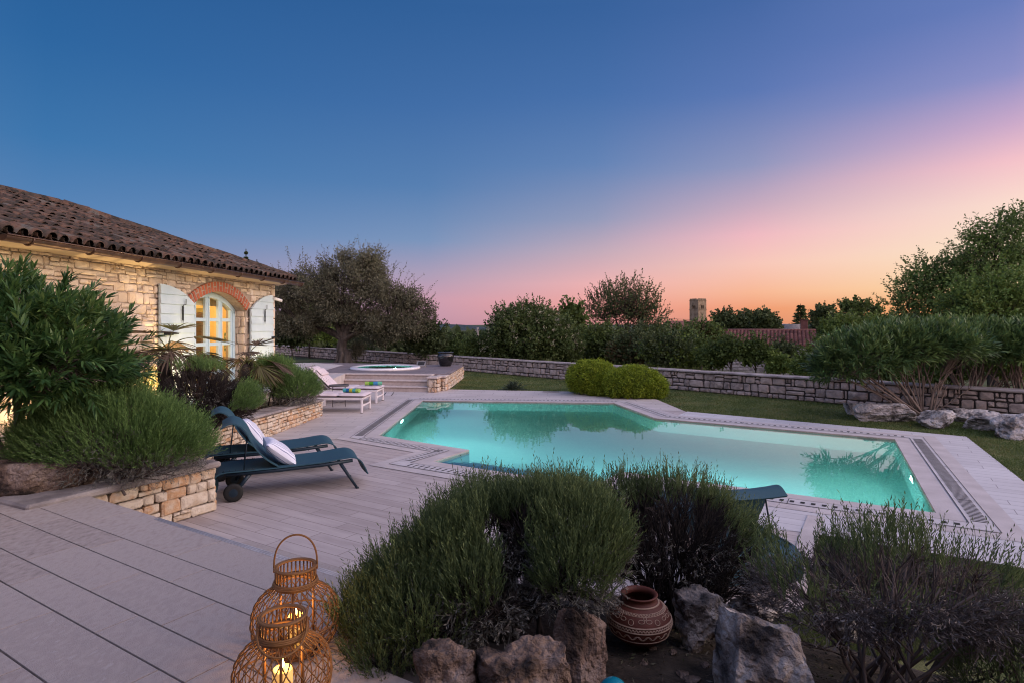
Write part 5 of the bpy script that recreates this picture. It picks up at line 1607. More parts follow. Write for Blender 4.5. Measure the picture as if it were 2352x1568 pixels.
def lavender(label, base, lobes, n, ln, leaf, w, kleaf, mats, mask=None, grey=0.3, grey_lo=-.5, tw=(14, 60, 300), twr=.012, twm=None, up=.75, stalk=0, stalk_len=.12, cat='lavender bush', name='lavender_bush', group=None):
    t = thing(name, base, label, cat, group)
    b = Vector(base); lobes = [(b.x + l[0], b.y + l[1], b.z + l[2], l[3], l[4], l[5]) for l in lobes]
    P, D = lobe_points(lobes, n, -.15, (.70, .98))
    if mask is not None:
        keep = mask(P - np.array(b), D); P, D = P[keep], D[keep]
    ls = LeafSet()
    dirs = D * .8 + np.array([[0, 0, up]]) + nrg.normal(size=P.shape) * .16
    sprigs(ls, P, dirs, (nrg.uniform(.55, 1.2, len(P)) + .6 * (nrg.random(len(P)) < .06)) * ln, kleaf, leaf, w, 0, .45, w * .8)
    if stalk:
        add_stalks(ls, lobes, b, mask, stalk, stalk_len)
    ls.build('green_shoots', [mats[0]], t)
    if grey > 0:
        ls = LeafSet(); m = int(n * grey)
        P, D = lobe_points(lobes, m, grey_lo, (.62, .93))
        if mask is not None: pass
        keep = (D[:, 2] < .45); P, D = P[keep], D[keep]
        sprigs(ls, P, D + nrg.normal(size=P.shape) * .5, nrg.uniform(.5, 1.1, len(P)) * ln * .7, max(4, kleaf - 2), leaf * .9, w * .9, 0, .8, w * .7)
        ls.build('grey_foliage', [mats[1]], t)
    twigs(b, lobes, *tw, twr).build('woody_stems', [twm or m_twig], t)
    return t

b = Vector((-.05, 2.98, .40))
lavender('large green lavender bush in front, between the lanterns and the clay pot', b,
         [(-.60, -.05, .14, .20, .22, .18), (-.44, .05, .24, .25, .26, .22), (-.26, .12, .34, .28, .28, .26), (-.06, .16, .40, .28, .28, .27), (.14, .16, .45, .27, .27, .27), (.36, .14, .47, .24, .26, .26), (.47, .06, .44, .17, .2, .22), (-.36, -.16, .16, .24, .2, .2), (-.10, -.14, .28, .22, .18, .2), (.34, -.10, .36, .2, .18, .2), (-.1, .38, .42, .3, .2, .26), (.3, .40, .44, .28, .2, .26), (-.52, -.24, .04, .16, .16, .14)], 9500, .13, .027, .0024, 11,
         (m_lav, m_lav_grey), grey=.6, grey_lo=-.75, tw=(44, 360, 3200), twr=.012, twm=m_twig_dark, up=1.2, stalk=260, stalk_len=.10,
         mask=lambda p, d: ~((np.abs(p[:, 0] - .05 - .04 * np.sin(p[:, 2] * 20)) < .10) & (p[:, 1] < 0.10) & (p[:, 2] < .70)) & ~((p[:, 2] < .30) & (p[:, 0] > -.3) & (nrg.random(len(p)) < .75)))
b = Vector((.98, 3.62, .16))
lavender('woody lavender bush with bare dark twigs and a green top behind the clay pot', b,
         [(.0, .0, .50, .46, .42, .40), (.25, .05, .42, .34, .36, .36), (-.28, .05, .52, .30, .34, .36)], 5200, .12, .026, .0023, 9,
         (m_lav, m_lav_grey), grey=.16, grey_lo=-.2, tw=(60, 480, 3600), twr=.010, twm=m_twig_dark, stalk=160, stalk_len=.09,
         mask=lambda p, d: (p[:, 2] > .70) & ((d[:, 1] > -.15) | (p[:, 2] > .88)) | (d[:, 0] > .72) & (p[:, 2] > .5), up=1.0)
b = Vector((1.70, 2.72, .30))
lavender('sparse twiggy lavender bush with upright green sprigs at lower right', b,
         [(.12, .1, .42, .40, .40, .30), (-.16, .18, .36, .36, .36, .28), (.34, .08, .38, .32, .36, .30)], 1400, .15, .030, .0028, 10,
         (m_lav, m_lav_brown), grey=3.2, grey_lo=-.1, tw=(22, 130, 900), twr=.0095, twm=m_twig, stalk=0,
         mask=lambda p, d: (d[:, 2] > .25) & (np.sin(p[:, 0] * 11 + .6) > -.45) & (p[:, 1] > -.05), up=1.5)
b = Vector((2.32, 2.75, .30))
lavender('small grey green lavender clump at the bottom right corner', b,
         [(.05, .0, .14, .32, .34, .22), (-.12, -.12, .10, .24, .26, .18)], 900, .15, .030, .0026, 9, (m_lav, m_lav_grey), grey=1.2, grey_lo=-.3, tw=(12, 60, 200), twr=.008, up=1.1)

# left planter: big lavender, woody shrub, rosemary at the far end
b = Vector((-3.82, 5.75, .45))
lavender('large rounded green lavender bush spilling over the near planter wall', b,
         [(-.04, .05, .38, .74, .58, .54), (.30, .18, .28, .48, .50, .42), (-.45, .1, .36, .50, .55, .48)], 12000, .135, .032, .0030, 8,
         (m_lav_b, m_lav_grey), grey=.30, grey_lo=-.6, tw=(24, 120, 500), twr=.014, up=.7,
         mask=lambda p, d: ~((p[:, 2] < .22) & (nrg.random(len(p)) < .7)))
b = Vector((-4.75, 9.0, .38))
lavender('dark woody lavender bush with bare twisted branches behind the blue loungers', b,
         [(.0, .0, .52, .60, .62, .54), (.40, .15, .40, .42, .55, .44)], 7000, .15, .036, .0036, 7,
         (m_lav_b, m_lav_grey), grey=.12, grey_lo=-.1, tw=(60, 420, 2600), twr=.020, twm=m_twig_dark,
         mask=lambda p, d: ((p[:, 2] > .93) & (d[:, 1] > -.35)) | ((d[:, 0] > .62) & (p[:, 0] > .60)))
b = Vector((-4.78, 12.15, .36))
lavender('green lavender bush at the far planter end overhanging the white loungers', b,
         [(-.10, .0, .46, .46, .56, .50), (.34, .10, .26, .44, .55, .40)], 6500, .16, .04, .0042, 7,
         (m_lav_b, m_lav_grey), grey=.5, grey_lo=-.6, tw=(20, 90, 400), twr=.016, twm=m_twig_dark,
         mask=lambda p, d: ~((p[:, 2] < .16) & (nrg.random(len(p)) < .7)))
# ------------------------------------------------------------------ oleanders, palms, clipped shrubs
m_ole = leafm('oleander_leaf', [(0.018, 0.05, 0.018), (0.045, 0.105, 0.032), (0.10, 0.18, 0.05), (0.20, 0.27, 0.08)], transl=.3, scale=1.5, rough=.4, spec=.4)
m_ole2 = leafm('hedge_oleander_leaf', [(0.022, 0.052, 0.024), (0.06, 0.115, 0.04), (0.12, 0.19, 0.06), (0.20, 0.27, 0.08)], transl=.3, scale=1.5, rough=.4, spec=.4)
m_stem = M('oleander_stem', [(0.07, 0.052, 0.043), (0.145, 0.112, 0.095), (0.23, 0.185, 0.16)], scale=8, island=.5, rough=.9, bump=.3, bscale=40)
m_bark = M('olive_bark', [(0.02, 0.016, 0.014), (0.05, 0.042, 0.037), (0.11, 0.092, 0.08)], scale=6, island=.3, rough=.95, bump=.8, bscale=20, bdist=.05, stretch=(1, 1, .4))
m_bark_d = M('dark_bark', [(0.02, 0.016, 0.014), (0.05, 0.04, 0.035)], scale=6, rough=.95)

def oleander(label, base, lobes, stems_at, nshoot, nleaf, L, W, mat, stem_r, shoot=.28, group=None, up=.55, lower=-.6, shell=(.55, 1.0)):
    t = thing('oleander', base, label, 'oleander', group)
    b = Vector(base); lobes = [(b.x + l[0], b.y + l[1], b.z + l[2], l[3], l[4], l[5]) for l in lobes]
    P, D = lobe_points(lobes, nshoot, lower, shell)
    dirs = unit(D * .8 + np.array([[0, 0, up]]) + nrg.normal(size=P.shape) * .25)
    ls = LeafSet()
    k = nleaf; tt = np.linspace(0.05, 1, k)
    PP = (P[:, None, :] + dirs[:, None, :] * (shoot * tt)[None, :, None]).reshape(-1, 3); DD = np.repeat(dirs, k, 0)
    S = unit(np.cross(DD, rand_dirs(len(PP))))
    op = np.tile(1.15 - .75 * tt, nshoot)[:, None]                       # tip leaves close up, lower ones spread
    V, f = blades(PP, DD + S * op, L * nrg.uniform(.7, 1.15, len(PP)), W, .12); ls.add(V, f)
    ls.build('leaves', [mat], t)
    for sp in stems_at:
        mb = MB(); s0 = b + Vector(sp[0]); tgt = b + Vector(sp[1]); rr = sp[2] if len(sp) > 2 else stem_r
        m_ = s0.lerp(tgt, .5) + Vector((rnd.uniform(-.06, .06), rnd.uniform(-.06, .06), rnd.uniform(-.02, .10)))
        pts = smooth_path([s0, m_, tgt], 4)
        mb.tube(pts, [rr * (1 - .55 * i / (len(pts) - 1)) for i in range(len(pts))], 7)
        # side branches fork off
        for q in range(2):
            a = pts[5 + q]; e = tgt + Vector((rnd.uniform(-.3, .3), rnd.uniform(-.3, .3), rnd.uniform(-.05, .3)))
            mb.tube(smooth_path([a, a.lerp(e, .5) + Vector((0, 0, .06)), e], 3), [rr * .5 * (1 - .1 * i) for i in range(7)], 5)
        mb.build('stem', m_stem, t)
    ls = LeafSet(); n2 = min(nshoot, 420)
    Q = P[:n2]; A = np.array([b + Vector(s[1]) for s in stems_at]); idx = ((Q[:, None, :] - A[None]) ** 2).sum(2).argmin(1)
    V, f = thin_tubes(A[idx], Q, stem_r * .3, stem_r * .12, .08, 4); ls.add(V, f); ls.build('twigs', [m_stem], t)
    return t
b = Vector((-4.62, 5.62, .5))
oleander('big dark green oleander with long leaves in front of the house wall', b,
         [(-.35, .15, 1.40, .80, .80, .52), (.26, .1, 1.16, .64, .66, .48), (-.95, .1, 1.46, .75, .8, .52), (-.05, .0, 1.02, .80, .62, .36), (.42, .0, .98, .50, .5, .30)],
         [((.08 * math.cos(k * 2.1) - .02 * k, .10 * math.sin(k * 2.1), -.08), (-.95 + .17 * k, .12 + .25 * math.sin(k * 1.7), 1.05 + .12 * math.cos(k)), .034) for k in range(8)],
         1150, 24, .135, .0105, m_ole, .03, shoot=.22, lower=-.5, shell=(.40, 1.02), up=.25)
OG = 'oleanders along the boundary wall'
def hedge(label, u, v, lobes, n, spread, seed):
    b = gp(u, v); rs = random.Random(seed); st = []
    for k in range(21):
        f = k / 20; x = spread[0] + (spread[1] - spread[0]) * f
        st.append(((rs.uniform(-.14, .14), rs.uniform(-.12, .12), -.05), (x + rs.uniform(-.1, .1), rs.uniform(-.35, .35), 1.08 + rs.uniform(-.12, .25) - .28 * abs(f * 2 - 1)), rs.uniform(.018, .032)))
    return oleander(label, b, lobes, st, n, 15, .17, .013, m_ole2, .024, shoot=.26, group=OG, lower=-.5, shell=(.5, 1.05))
hedge('largest oleander of the hedge with stems fanning out from behind the boulders', 2126, 965, [(-1.35, .0, 1.28, .80, .65, .42), (-.5, .1, 1.50, .85, .7, .42), (.35, .1, 1.52, .72, .7, .40), (-1.75, .1, 1.02, .45, .5, .32)], 1500, (-1.75, .65), 1)
hedge('middle oleander of the hedge standing close to the boundary wall', 2222, 946, [(-.15, .1, 1.55, .75, .65, .42), (.55, .1, 1.50, .70, .65, .42)], 950, (-.5, .8), 2)
hedge('right-hand oleander of the hedge cut by the photo edge', 2352, 950, [(-.15, .0, 1.45, .70, .65, .45), (.55, -.1, 1.48, .8, .7, .45)], 950, (-.7, .8), 3)

# boulders in front of the oleanders
BG = 'boulders below the oleander hedge'
def B3(u0, u1, v0, v1, seed, label, rz=0.0, **k):
    Y = CZ * F / (v1 - HV); c = at((u0 + u1) / 2, (v0 + v1) / 2, Y); hw = (u1 - u0) / 2 / F * Y * 1.08; hh = (v1 - v0) / 2 / F * Y * 1.25
    rock(Vector((c.x, c.y + hw * .45, hh * .78)), (hw, hw * .75, hh * 1.08), rz, seed, m_rock_blue, label, group=BG, **k)
B3(1948, 1998, 926, 952, 201, 'small pale boulder at the left end of the row', .3)
B3(1996, 2112, 929, 968, 203, 'long flat grey boulder right of the small pale one', .05, rough=.12)
B3(2118, 2206, 944, 981, 205, 'pointed lilac grey boulder in front of the oleander stems', .2)
B3(2182, 2280, 941, 968, 207, 'flat dark boulder behind the pointed one', 0)
B3(2245, 2345, 950, 990, 209, 'rough weathered boulder near the right edge', .1, rough=.22)
B3(2318, 2420, 955, 1008, 211, 'large boulder cut by the right photo edge', .4)

# fan palms
m_palm = leafm('palm_leaf', [(0.04, 0.034, 0.019), (0.085, 0.072, 0.032), (0.10, 0.115, 0.035), (0.15, 0.11, 0.06)], transl=.2, scale=2.0, rough=.6)
m_palm_dry = leafm('dry_palm_leaf', [(0.05, 0.032, 0.022), (0.10, 0.07, 0.048), (0.15, 0.11, 0.08)], transl=.1, scale=2.0, rough=.8)
def fan_palm(label, base, trunk_h, fronds, fl, pet, seed, nb=22, dry=.4):
    t = thing('fan_palm', base, label, 'fan palm', 'dwarf fan palms by the house'); b = Vector(base); rs = random.Random(seed)
    mb = MB(); pts = [b + Vector((.03 * math.sin(k), .02 * math.cos(k * 2), trunk_h * k / 6 - .05)) for k in range(7)]
    mb.tube(pts, [.11, .12, .12, .11, .11, .10, .08], 10)
    for k in range(90):                                   # leaf-base stubs
        a = rs.random() * 6.28; z = rs.uniform(0, trunk_h); d = Vector((math.cos(a), math.sin(a), .9)).normalized(); p = b + Vector((math.cos(a) * .09, math.sin(a) * .09, z))
        mb.tube([p, p + d * rs.uniform(.05, .11)], [.016, .006], 4)
    mb.build('trunk', m_bark_d, t)
    top = b + Vector((0, 0, trunk_h))
    for k, (az, elv) in enumerate(fronds):
        d = Vector((math.cos(elv) * math.cos(az), math.cos(elv) * math.sin(az), math.sin(elv)))
        L_ = pet * rs.uniform(.8, 1.15); mid = top + d * L_ * .5 + Vector((0, 0, .04)); hub = top + d * L_ + Vector((0, 0, -.10 * L_ * math.cos(elv)))
        mb = MB(); mb.tube(smooth_path([top, mid, hub], 4), [.011 - .0007 * i for i in range(9)], 5); st = None
        d2 = (hub - mid).normalized(); d2 = (d2 + Vector((0, 0, -.25))).normalized()
        side = d2.cross(Vector((0, 0, 1))).normalized(); nrm = side.cross(d2)
        P, D, Ls = [], [], []
        spread = rs.uniform(1.2, 1.75) * (1 if rs.random() < .6 else .45)
        for q in range(nb):
            th = (q / (nb - 1) * 2 - 1) * spread
            dd = d2 * math.cos(th) + side * math.sin(th) + nrm * (.12 * abs(math.sin(th)) + rs.uniform(-.05, .05))
            P.append(hub); D.append(dd); Ls.append(fl * (1 - .25 * abs(th) / 2) * rs.uniform(.85, 1.1))
        V, f = blades(np.array(P), np.array(D), np.array(Ls), .0145, .12)
        ls = LeafSet(); ls.add(V, f)
        o = ls.build('frond', [m_palm_dry if rs.random() < dry else m_palm], t)
        mb.build('petiole', m_palm, o)
    return t
rsx = random.Random(9)
fan_palm('dwarf fan palm with drooping brown fronds left of the arched door', Vector((-5.46, 9.45, .42)), 1.2,
         [(k * 0.57 + .2, rsx.uniform(-.4, .45)) for k in range(11)] + [(3.4, -.30), (3.0, -.12), (-.2, -.05), (0.3, .55), (1.8, .8), (4.6, .7)], .66, .50, 3, 30, .5)
fan_palm('dwarf fan palm with spiky fronds in front of the right shutter', Vector((-5.08, 11.4, .40)), .92,
         [(k * 0.8, rsx.uniform(-.55, .5)) for k in range(8)] + [(.1, .1), (-.5, -.2), (1.2, .9), (5.2, .6)], .50, .44, 5, 30, .65)
m_yel = leafm('yellow_green_leaf', [(0.09, 0.12, 0.02), (0.16, 0.19, 0.035)], transl=.35)
def small_leafy(name, label, base, n, rad, L, W, mat, cat, up=.6):
    t = thing(name, base, label, cat); b = np.array(base)
    D = unit(rand_dirs(n) * np.array([[1, 1, .6]]) + np.array([[0, 0, up]])); P = b + D * nrg.uniform(.4, 1, (n, 1)) * rad
    ls = LeafSet(); V, f = diamonds(P, unit(rand_dirs(n) + np.array([[0, 0, .2]])), L, W); ls.add(V, f); ls.build('leaves', [mat], t)
    ls = LeafSet(); k = min(n, 20); V, f = thin_tubes(np.tile(b, (k, 1)), P[:k], .005, .002, .05, 4); ls.add(V, f); ls.build('stems', [m_twig_dark], t)
small_leafy('small_shrub', 'small shrub with round yellow green leaves under the left palm', (-4.95, 8.35, .42), 110, .50, .075, .03, m_yel, 'shrub')
small_leafy('small_shrub', 'low dark rosemary shrub between the big lavender and the house wall', (-5.3, 7.6, .42), 1500, .52, .05, .005, m_lav, 'shrub', .8)
m_agave = leafm('agave_leaf', [(0.03, 0.045, 0.03), (0.06, 0.08, 0.05)], transl=.15)
b = gp(1177, 893.5)
t = thing('yucca', b, 'small spiky yucca growing in the lawn before the boundary wall', 'yucca', None)
n = 150; az = nrg.uniform(0, 2 * PI, n); el_ = nrg.uniform(.05, 1.3, n)
D = np.stack([np.cos(az) * np.cos(el_), np.sin(az) * np.cos(el_), np.sin(el_)], 1)
ls = LeafSet(); V, f = blades(np.tile(np.array(b), (n, 1)) + nrg.normal(size=(n, 3)) * .07 * np.array([[1.4, 1, .2]]), D, nrg.uniform(.3, .5, n), .016, .25); ls.add(V, f); ls.build('leaves', [m_agave], t)
mb = MB(); mb.tube([b + Vector((0, 0, -.05)), b + Vector((0, 0, .12))], [.06, .04], 8); mb.build('stem', m_bark_d, t)

# clipped golden shrubs
m_gold = leafm('golden_leaf', [(0.06, 0.10, 0.010), (0.17, 0.235, 0.018), (0.34, 0.40, 0.035)], transl=.3, scale=6.0)
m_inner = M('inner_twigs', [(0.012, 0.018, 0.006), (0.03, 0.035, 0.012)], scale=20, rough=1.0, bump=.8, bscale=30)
def clipped(label, c, lobes, n):
    t = thing('clipped_shrub', c, label, 'shrub', 'clipped golden shrubs by the pool'); b = Vector(c)
    lb = [(b.x + l[0], b.y + l[1], b.z + l[2], l[3], l[4], l[5]) for l in lobes]
    P, D = lobe_points(lb, n, -.75, (.90, 1.02)); kp = P[:, 2] > .01; P, D = P[kp], D[kp]; n = len(P)
    k = 3
    PP = np.repeat(P, k, 0) + nrg.normal(size=(n * k, 3)) * .03
    ls = LeafSet(); V, f = diamonds(PP, np.repeat(D, k, 0) * .7 + rand_dirs(n * k) * .9, nrg.uniform(.03, .055, n * k), .013); ls.add(V, f); ls.build('leaves', [m_gold], t)
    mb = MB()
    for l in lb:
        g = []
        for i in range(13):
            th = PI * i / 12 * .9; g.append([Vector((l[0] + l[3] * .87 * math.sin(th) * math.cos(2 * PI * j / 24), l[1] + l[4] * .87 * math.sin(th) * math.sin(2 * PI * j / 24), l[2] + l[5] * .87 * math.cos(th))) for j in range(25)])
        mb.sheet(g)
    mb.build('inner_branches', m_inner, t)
clipped('left of two clipped golden green shrubs, taller and rounder', gp(1365, 907), [(.0, .35, .46, .74, .70, .52), (.25, .1, .34, .55, .55, .42)], 11000)
clipped('right of two clipped golden green shrubs, broader and nearer the lawn', gp(1462, 914), [(.0, .30, .40, .74, .66, .46), (.42, .25, .30, .48, .50, .38), (-.4, .2, .36, .48, .5, .40)], 11000)
# ------------------------------------------------------------------ trees and bushes beyond the wall
def lf(name, cols, **k): return leafm(name, cols, **{**dict(transl=.3, scale=.8, island=.55), **k})
m_olive = lf('olive_leaf', [(0.045, 0.046, 0.030), (0.105, 0.105, 0.066), (0.17, 0.165, 0.11), (0.10, 0.12, 0.05)], scale=.5)
m_vib = lf('viburnum_leaf', [(0.026, 0.045, 0.014), (0.065, 0.10, 0.03), (0.12, 0.155, 0.045)])
m_flower = M('cream_flower', [(0.32, 0.31, 0.22), (0.45, 0.43, 0.30)], rough=.9)
m_dkgreen = lf('dark_bush_leaf', [(0.022, 0.035, 0.014), (0.056, 0.080, 0.030), (0.105, 0.13, 0.045)])
m_midgreen = lf('mid_bush_leaf', [(0.028, 0.048, 0.015), (0.075, 0.115, 0.03), (0.14, 0.185, 0.045)])
m_brgreen = lf('bright_bush_leaf', [(0.045, 0.075, 0.018), (0.11, 0.165, 0.035), (0.20, 0.25, 0.055)])
m_ash = lf('ash_leaf', [(0.028, 0.055, 0.016), (0.075, 0.125, 0.034), (0.14, 0.20, 0.052)])
m_ash2 = lf('light_ash_leaf', [(0.04, 0.08, 0.02), (0.10, 0.17, 0.038), (0.17, 0.24, 0.055)])
m_russet = lf('russet_leaf', [(0.045, 0.035, 0.018), (0.09, 0.065, 0.030), (0.10, 0.10, 0.035)])

def tree(name, label, base, lobes, nclump, per, leaf, clump, mats, trunk_r, fork, nlimb=6, cat='tree', group=None, flowers=0, flat=.75, shell=(.35, 1.0), bark=None, lean=(0, 0), twig=.25, lower=-.75, uptip=.0, trunk_pts=None, multi=1, shoots=.9):
    """trunk with limbs reaching to leaf clumps spread through the crown; gaps stay between the clumps"""
    b = Vector(base); t = thing(name, b, label, cat, group)
    lb = [(b.x + l[0], b.y + l[1], b.z + l[2], l[3], l[4], l[5]) for l in lobes]
    C, D = lobe_points(lb, nclump, lower, shell)
    # limbs
    fk = np.array([b.x + lean[0], b.y + lean[1], b.z + fork])
    sel = C[nrg.choice(nclump, min(nlimb, nclump), replace=False)]
    sel = fk + (sel - fk) * .62
    mb = MB()
    tp = trunk_pts or [b + Vector((0, 0, -.3)), b + Vector((lean[0] * .3 + rnd.uniform(-.05, .05), lean[1] * .3, fork * .5)), Vector(fk)]
    for q in range(multi):
        o = Vector((rnd.uniform(-1, 1) * trunk_r * 2, rnd.uniform(-1, 1) * trunk_r * 2, 0)) * (0 if multi == 1 else 1)
        pts = smooth_path([p + o * (1 - i / (len(tp) - 1)) for i, p in enumerate(tp)], 5)
        mb.tube(pts, [trunk_r * (1.25 - .55 * i / (len(pts) - 1)) for i in range(len(pts))], 9)
    limb_pts, limb_r = [], []
    for s in sel:
        s = Vector(s); m_ = Vector(fk).lerp(s, .5) + Vector((rnd.uniform(-.1, .1), rnd.uniform(-.1, .1), rnd.uniform(.0, .22))) * (s - Vector(fk)).length * .5
        pts = smooth_path([Vector(fk), m_, s], 5)
        r = [trunk_r * (.62 - .47 * i / (len(pts) - 1)) for i in range(len(pts))]
        mb.tube(pts, r, 6)
        limb_pts += pts[3:]; limb_r += r[3:]
    LP = np.array([tuple(p) for p in limb_pts]); LR = np.array(limb_r)
    ls = LeafSet()
    idx = ((C[:, None, :] - LP[None]) ** 2).sum(2).argmin(1)
    V, f = thin_tubes(LP[idx], C, np.minimum(LR[idx] * .6, trunk_r * twig), trunk_r * .05, .08, 4); ls.add(V, f)
    # each clump breaks into finer twigs
    k2 = 3; T = np.repeat(C, k2, 0) + (rand_dirs(nclump * k2) + np.array([[0, 0, .3]])) * clump * 1.1
    V, f = thin_tubes(np.repeat(C + (LP[idx] - C) * .15, k2, 0), T, trunk_r * .06, trunk_r * .03, .08, 3); ls.add(V, f)
    ls.add(np.array(mb.v, dtype=float), [np.array([f for f in mb.f if len(f) == q]) for q in sorted({len(f) for f in mb.f})])
    tk = ls.build('trunk', [bark or m_bark_d], t); tk.data.polygons.foreach_set('use_smooth', np.ones(len(tk.data.polygons), dtype=bool))
    CS = clump * nrg.uniform(.6, 1.3, nclump)
    n = nclump * per; ci = np.repeat(np.arange(nclump), per)
    off = rand_dirs(n) * (nrg.random((n, 1)) ** .42) * np.array([[1, 1, flat]]) * (CS[ci] * 1.12)[:, None]
    P = C[ci] + off + np.array([[0, 0, uptip]]) * np.abs(nrg.normal(size=(n, 1))) * CS[ci][:, None]
    ls = LeafSet(); sz = nrg.uniform(.65, 1.25, n)
    V, f = diamonds(P, rand_dirs(n) + unit(off) * .5 + np.array([[0, 0, .15]]), leaf[0] * sz, leaf[1] * sz)
    mi = 0
    if isinstance(mats, (list, tuple)) and len(mats) > 1:
        pick = nrg.random(nclump) < .5
        a = pick[ci]; ls.add(V.reshape(-1, 4, 3)[a].reshape(-1, 3), np.arange(a.sum() * 4).reshape(-1, 4), 0)
        ls.add(V.reshape(-1, 4, 3)[~a].reshape(-1, 3), np.arange((~a).sum() * 4).reshape(-1, 4), 1)
    else:
        ls.add(V, f)
    ns = int(nclump * shoots)
    if ns:                                               # leafy shoots standing out of the crown
        Q, Dq = lobe_points(lb, ns, -.25, (.82, 1.0)); Lsh = clump * nrg.uniform(.8, 2.2, ns); dq = unit(Dq * .75 + np.array([[0, 0, .55]]) + nrg.normal(size=Q.shape) * .25)
        V, f = thin_tubes(Q - dq * clump * .5, Q + dq * Lsh[:, None], leaf[1] * .22, leaf[1] * .10, .05, 3); ls.add(V, f)
        k = 13; tt = np.linspace(.05, 1.02, k)
        PP = (Q[:, None, :] + dq[:, None, :] * (Lsh[:, None] * tt[None])[:, :, None]).reshape(-1, 3); DD = np.repeat(dq, k, 0)
        Sx = unit(np.cross(DD, rand_dirs(len(PP))))
        V, f = diamonds(PP, DD * .6 + Sx, leaf[0] * nrg.uniform(.6, 1.05, len(PP)), leaf[1] * .9); ls.add(V, f)
    ls.build('crown', list(mats) if isinstance(mats, (list, tuple)) else [mats], t)
    if flowers:
        Q, Dq = lobe_points(lb, flowers, -.2, (.94, 1.06)); k = 9
        PP = np.repeat(Q, k, 0) + nrg.normal(size=(flowers * k, 3)) * .035
        ls = LeafSet(); V, f = diamonds(PP, rand_dirs(flowers * k), .05, .02); ls.add(V, f); ls.build('flowers', [m_flower], t)
    return t

def box_lobes(u0, u1, v0, v1, Y, n, seed, zb=0.0, depth=.8, fill=.62):
    """lobes filling the upright box u0..u1, v0(top)..v1 at depth Y, as offsets from its foot"""
    rs = random.Random(seed)
    x0, x1 = (u0 - CU) / F * Y, (u1 - CU) / F * Y; zt, zl = CZ - (v0 - HV) / F * Y, CZ - (v1 - HV) / F * Y
    W, H = x1 - x0, zt - zl; cx = (x0 + x1) / 2; out = []
    base = Vector((cx, Y, zb))
    out.append((0, 0, zl + H * .48 - zb, W * .36, W * .36 * depth, H * .5))
    for k in range(n):
        a = (k + .5) / n * 2 - 1
        r = rs.uniform(.2, .3)
        out.append((a * W * (.5 - r * .75), rs.uniform(-.3, .3) * W * depth * .5, zl + H * (.62 - .34 * abs(a) ** 1.5 + rs.uniform(-.14, .14)) - zb, W * r, W * r * depth, H * rs.uniform(.26, .36)))
    return base, out
def gz(u, Y): return ground_z((u - CU) / F * Y, Y)

# the old olive behind the hot tub
ob = Vector((-7.95, 28.2, .1))
tr = tree('olive_tree', 'old gnarled olive tree with wide grey green crown behind the hot tub', ob,
     [(-1.7, 0, 3.6, 1.6, 1.5, 1.35), (.3, .2, 3.95, 1.8, 1.6, 1.5), (1.9, 0, 3.1, 1.5, 1.4, 1.25), (3.25, .1, 2.6, 1.05, 1.1, 1.05), (-2.5, .2, 2.5, 1.1, 1.2, 1.15), (-.6, -.2, 2.6, 1.4, 1.2, .9), (2.6, 0, 1.75, 1.3, 1.0, .65), (.9, .1, 4.6, 1.0, 1.0, .85), (-2.5, .1, 1.75, 1.2, 1.1, .75), (3.2, .1, 1.55, .9, .9, .6), (-2.9, .2, 3.3, 1.1, 1.1, 1.0), (.2, -.4, 2.3, 1.3, .8, .6), (-1.3, -.4, 1.95, .9, .8, .55), (1.5, -.3, 1.9, .9, .8, .5)],
     380, 240, (.105, .024), .40, m_olive, .27, 1.25, nlimb=16, cat='olive tree', bark=m_bark, twig=.22, uptip=.25,
     trunk_pts=[ob + Vector((.0, 0, -.4)), ob + Vector((.10, 0, .35)), ob + Vector((-.12, .05, .85)), ob + Vector((.0, 0, 1.35))])
mb = MB()
for k in range(7):
    a = 2 * PI * k / 7; d = Vector((math.cos(a), math.sin(a), 0))
    mb.tube(smooth_path([ob + d * .62 + Vector((0, 0, -.1)), ob + d * .34 + Vector((0, 0, .18)), ob + d * .2 + Vector((.03, 0, .7))], 3), [.10, .11, .13, .12, .11, .1, .08], 7)
mb.build('root_flare', m_bark, tr)
rs_ = random.Random(77)
def bush(label, u0, u1, v0, v1, Y, nl, ncl, per, leaf, clump, mat, seed, name='bush', cat='bush', group='bushes beyond the boundary wall', **k):
    b, lb = box_lobes(u0, u1, v0, v1, Y, nl, seed, gz((u0 + u1) / 2, Y))
    H = max(l[2] + l[5] for l in lb)
    k = {**dict(trunk_r=max(.03, H * .018), fork=max(.25, min(l[2] for l in lb) * .6), nlimb=6), **k}
    return tree(name, label, b, lb, ncl, per, leaf, clump, mat, cat=cat, group=group, **k)
bush('bright green leafy bush behind the wall under the olive tree', 640, 780, 688, 800, 38, 4, 130, 60, (.17, .07), .42, m_brgreen, 1)
bush('dark bush between the olive trunk and the house corner', 620, 720, 735, 800, 33, 3, 110, 60, (.14, .05), .4, m_dkgreen, 2)
bush('thin grey bush just right of the olive trunk', 795, 838, 772, 832, 29.5, 2, 60, 40, (.08, .014), .25, m_olive, 3)
bush('dark rounded bush on the wall line below the olive right side', 935, 1030, 745, 822, 29, 3, 120, 80, (.12, .05), .36, m_dkgreen, 4)
bush('grey green bush behind the wall between trunk and dark bush', 820, 950, 705, 820, 34, 3, 130, 60, (.13, .035), .45, m_olive, 5)
bush('low scrub bush behind the black pot', 1010, 1075, 782, 820, 31, 3, 90, 50, (.10, .04), .3, m_midgreen, 6)
bush('pale low scrub left of the white flowering bush', 1060, 1130, 775, 826, 28, 3, 90, 50, (.09, .035), .28, m_midgreen, 7)
b, lb = box_lobes(1098, 1338, 697, 842, 27.2, 7, 8, gz(1215, 27.2))
tree('viburnum', 'big round dark bush with cream flower heads behind the wall', b, lb, 430, 95, (.115, .042), .30, m_vib, .07, .6, nlimb=9, cat='flowering bush', flowers=620, flat=.8, shell=(.6, 1.0))
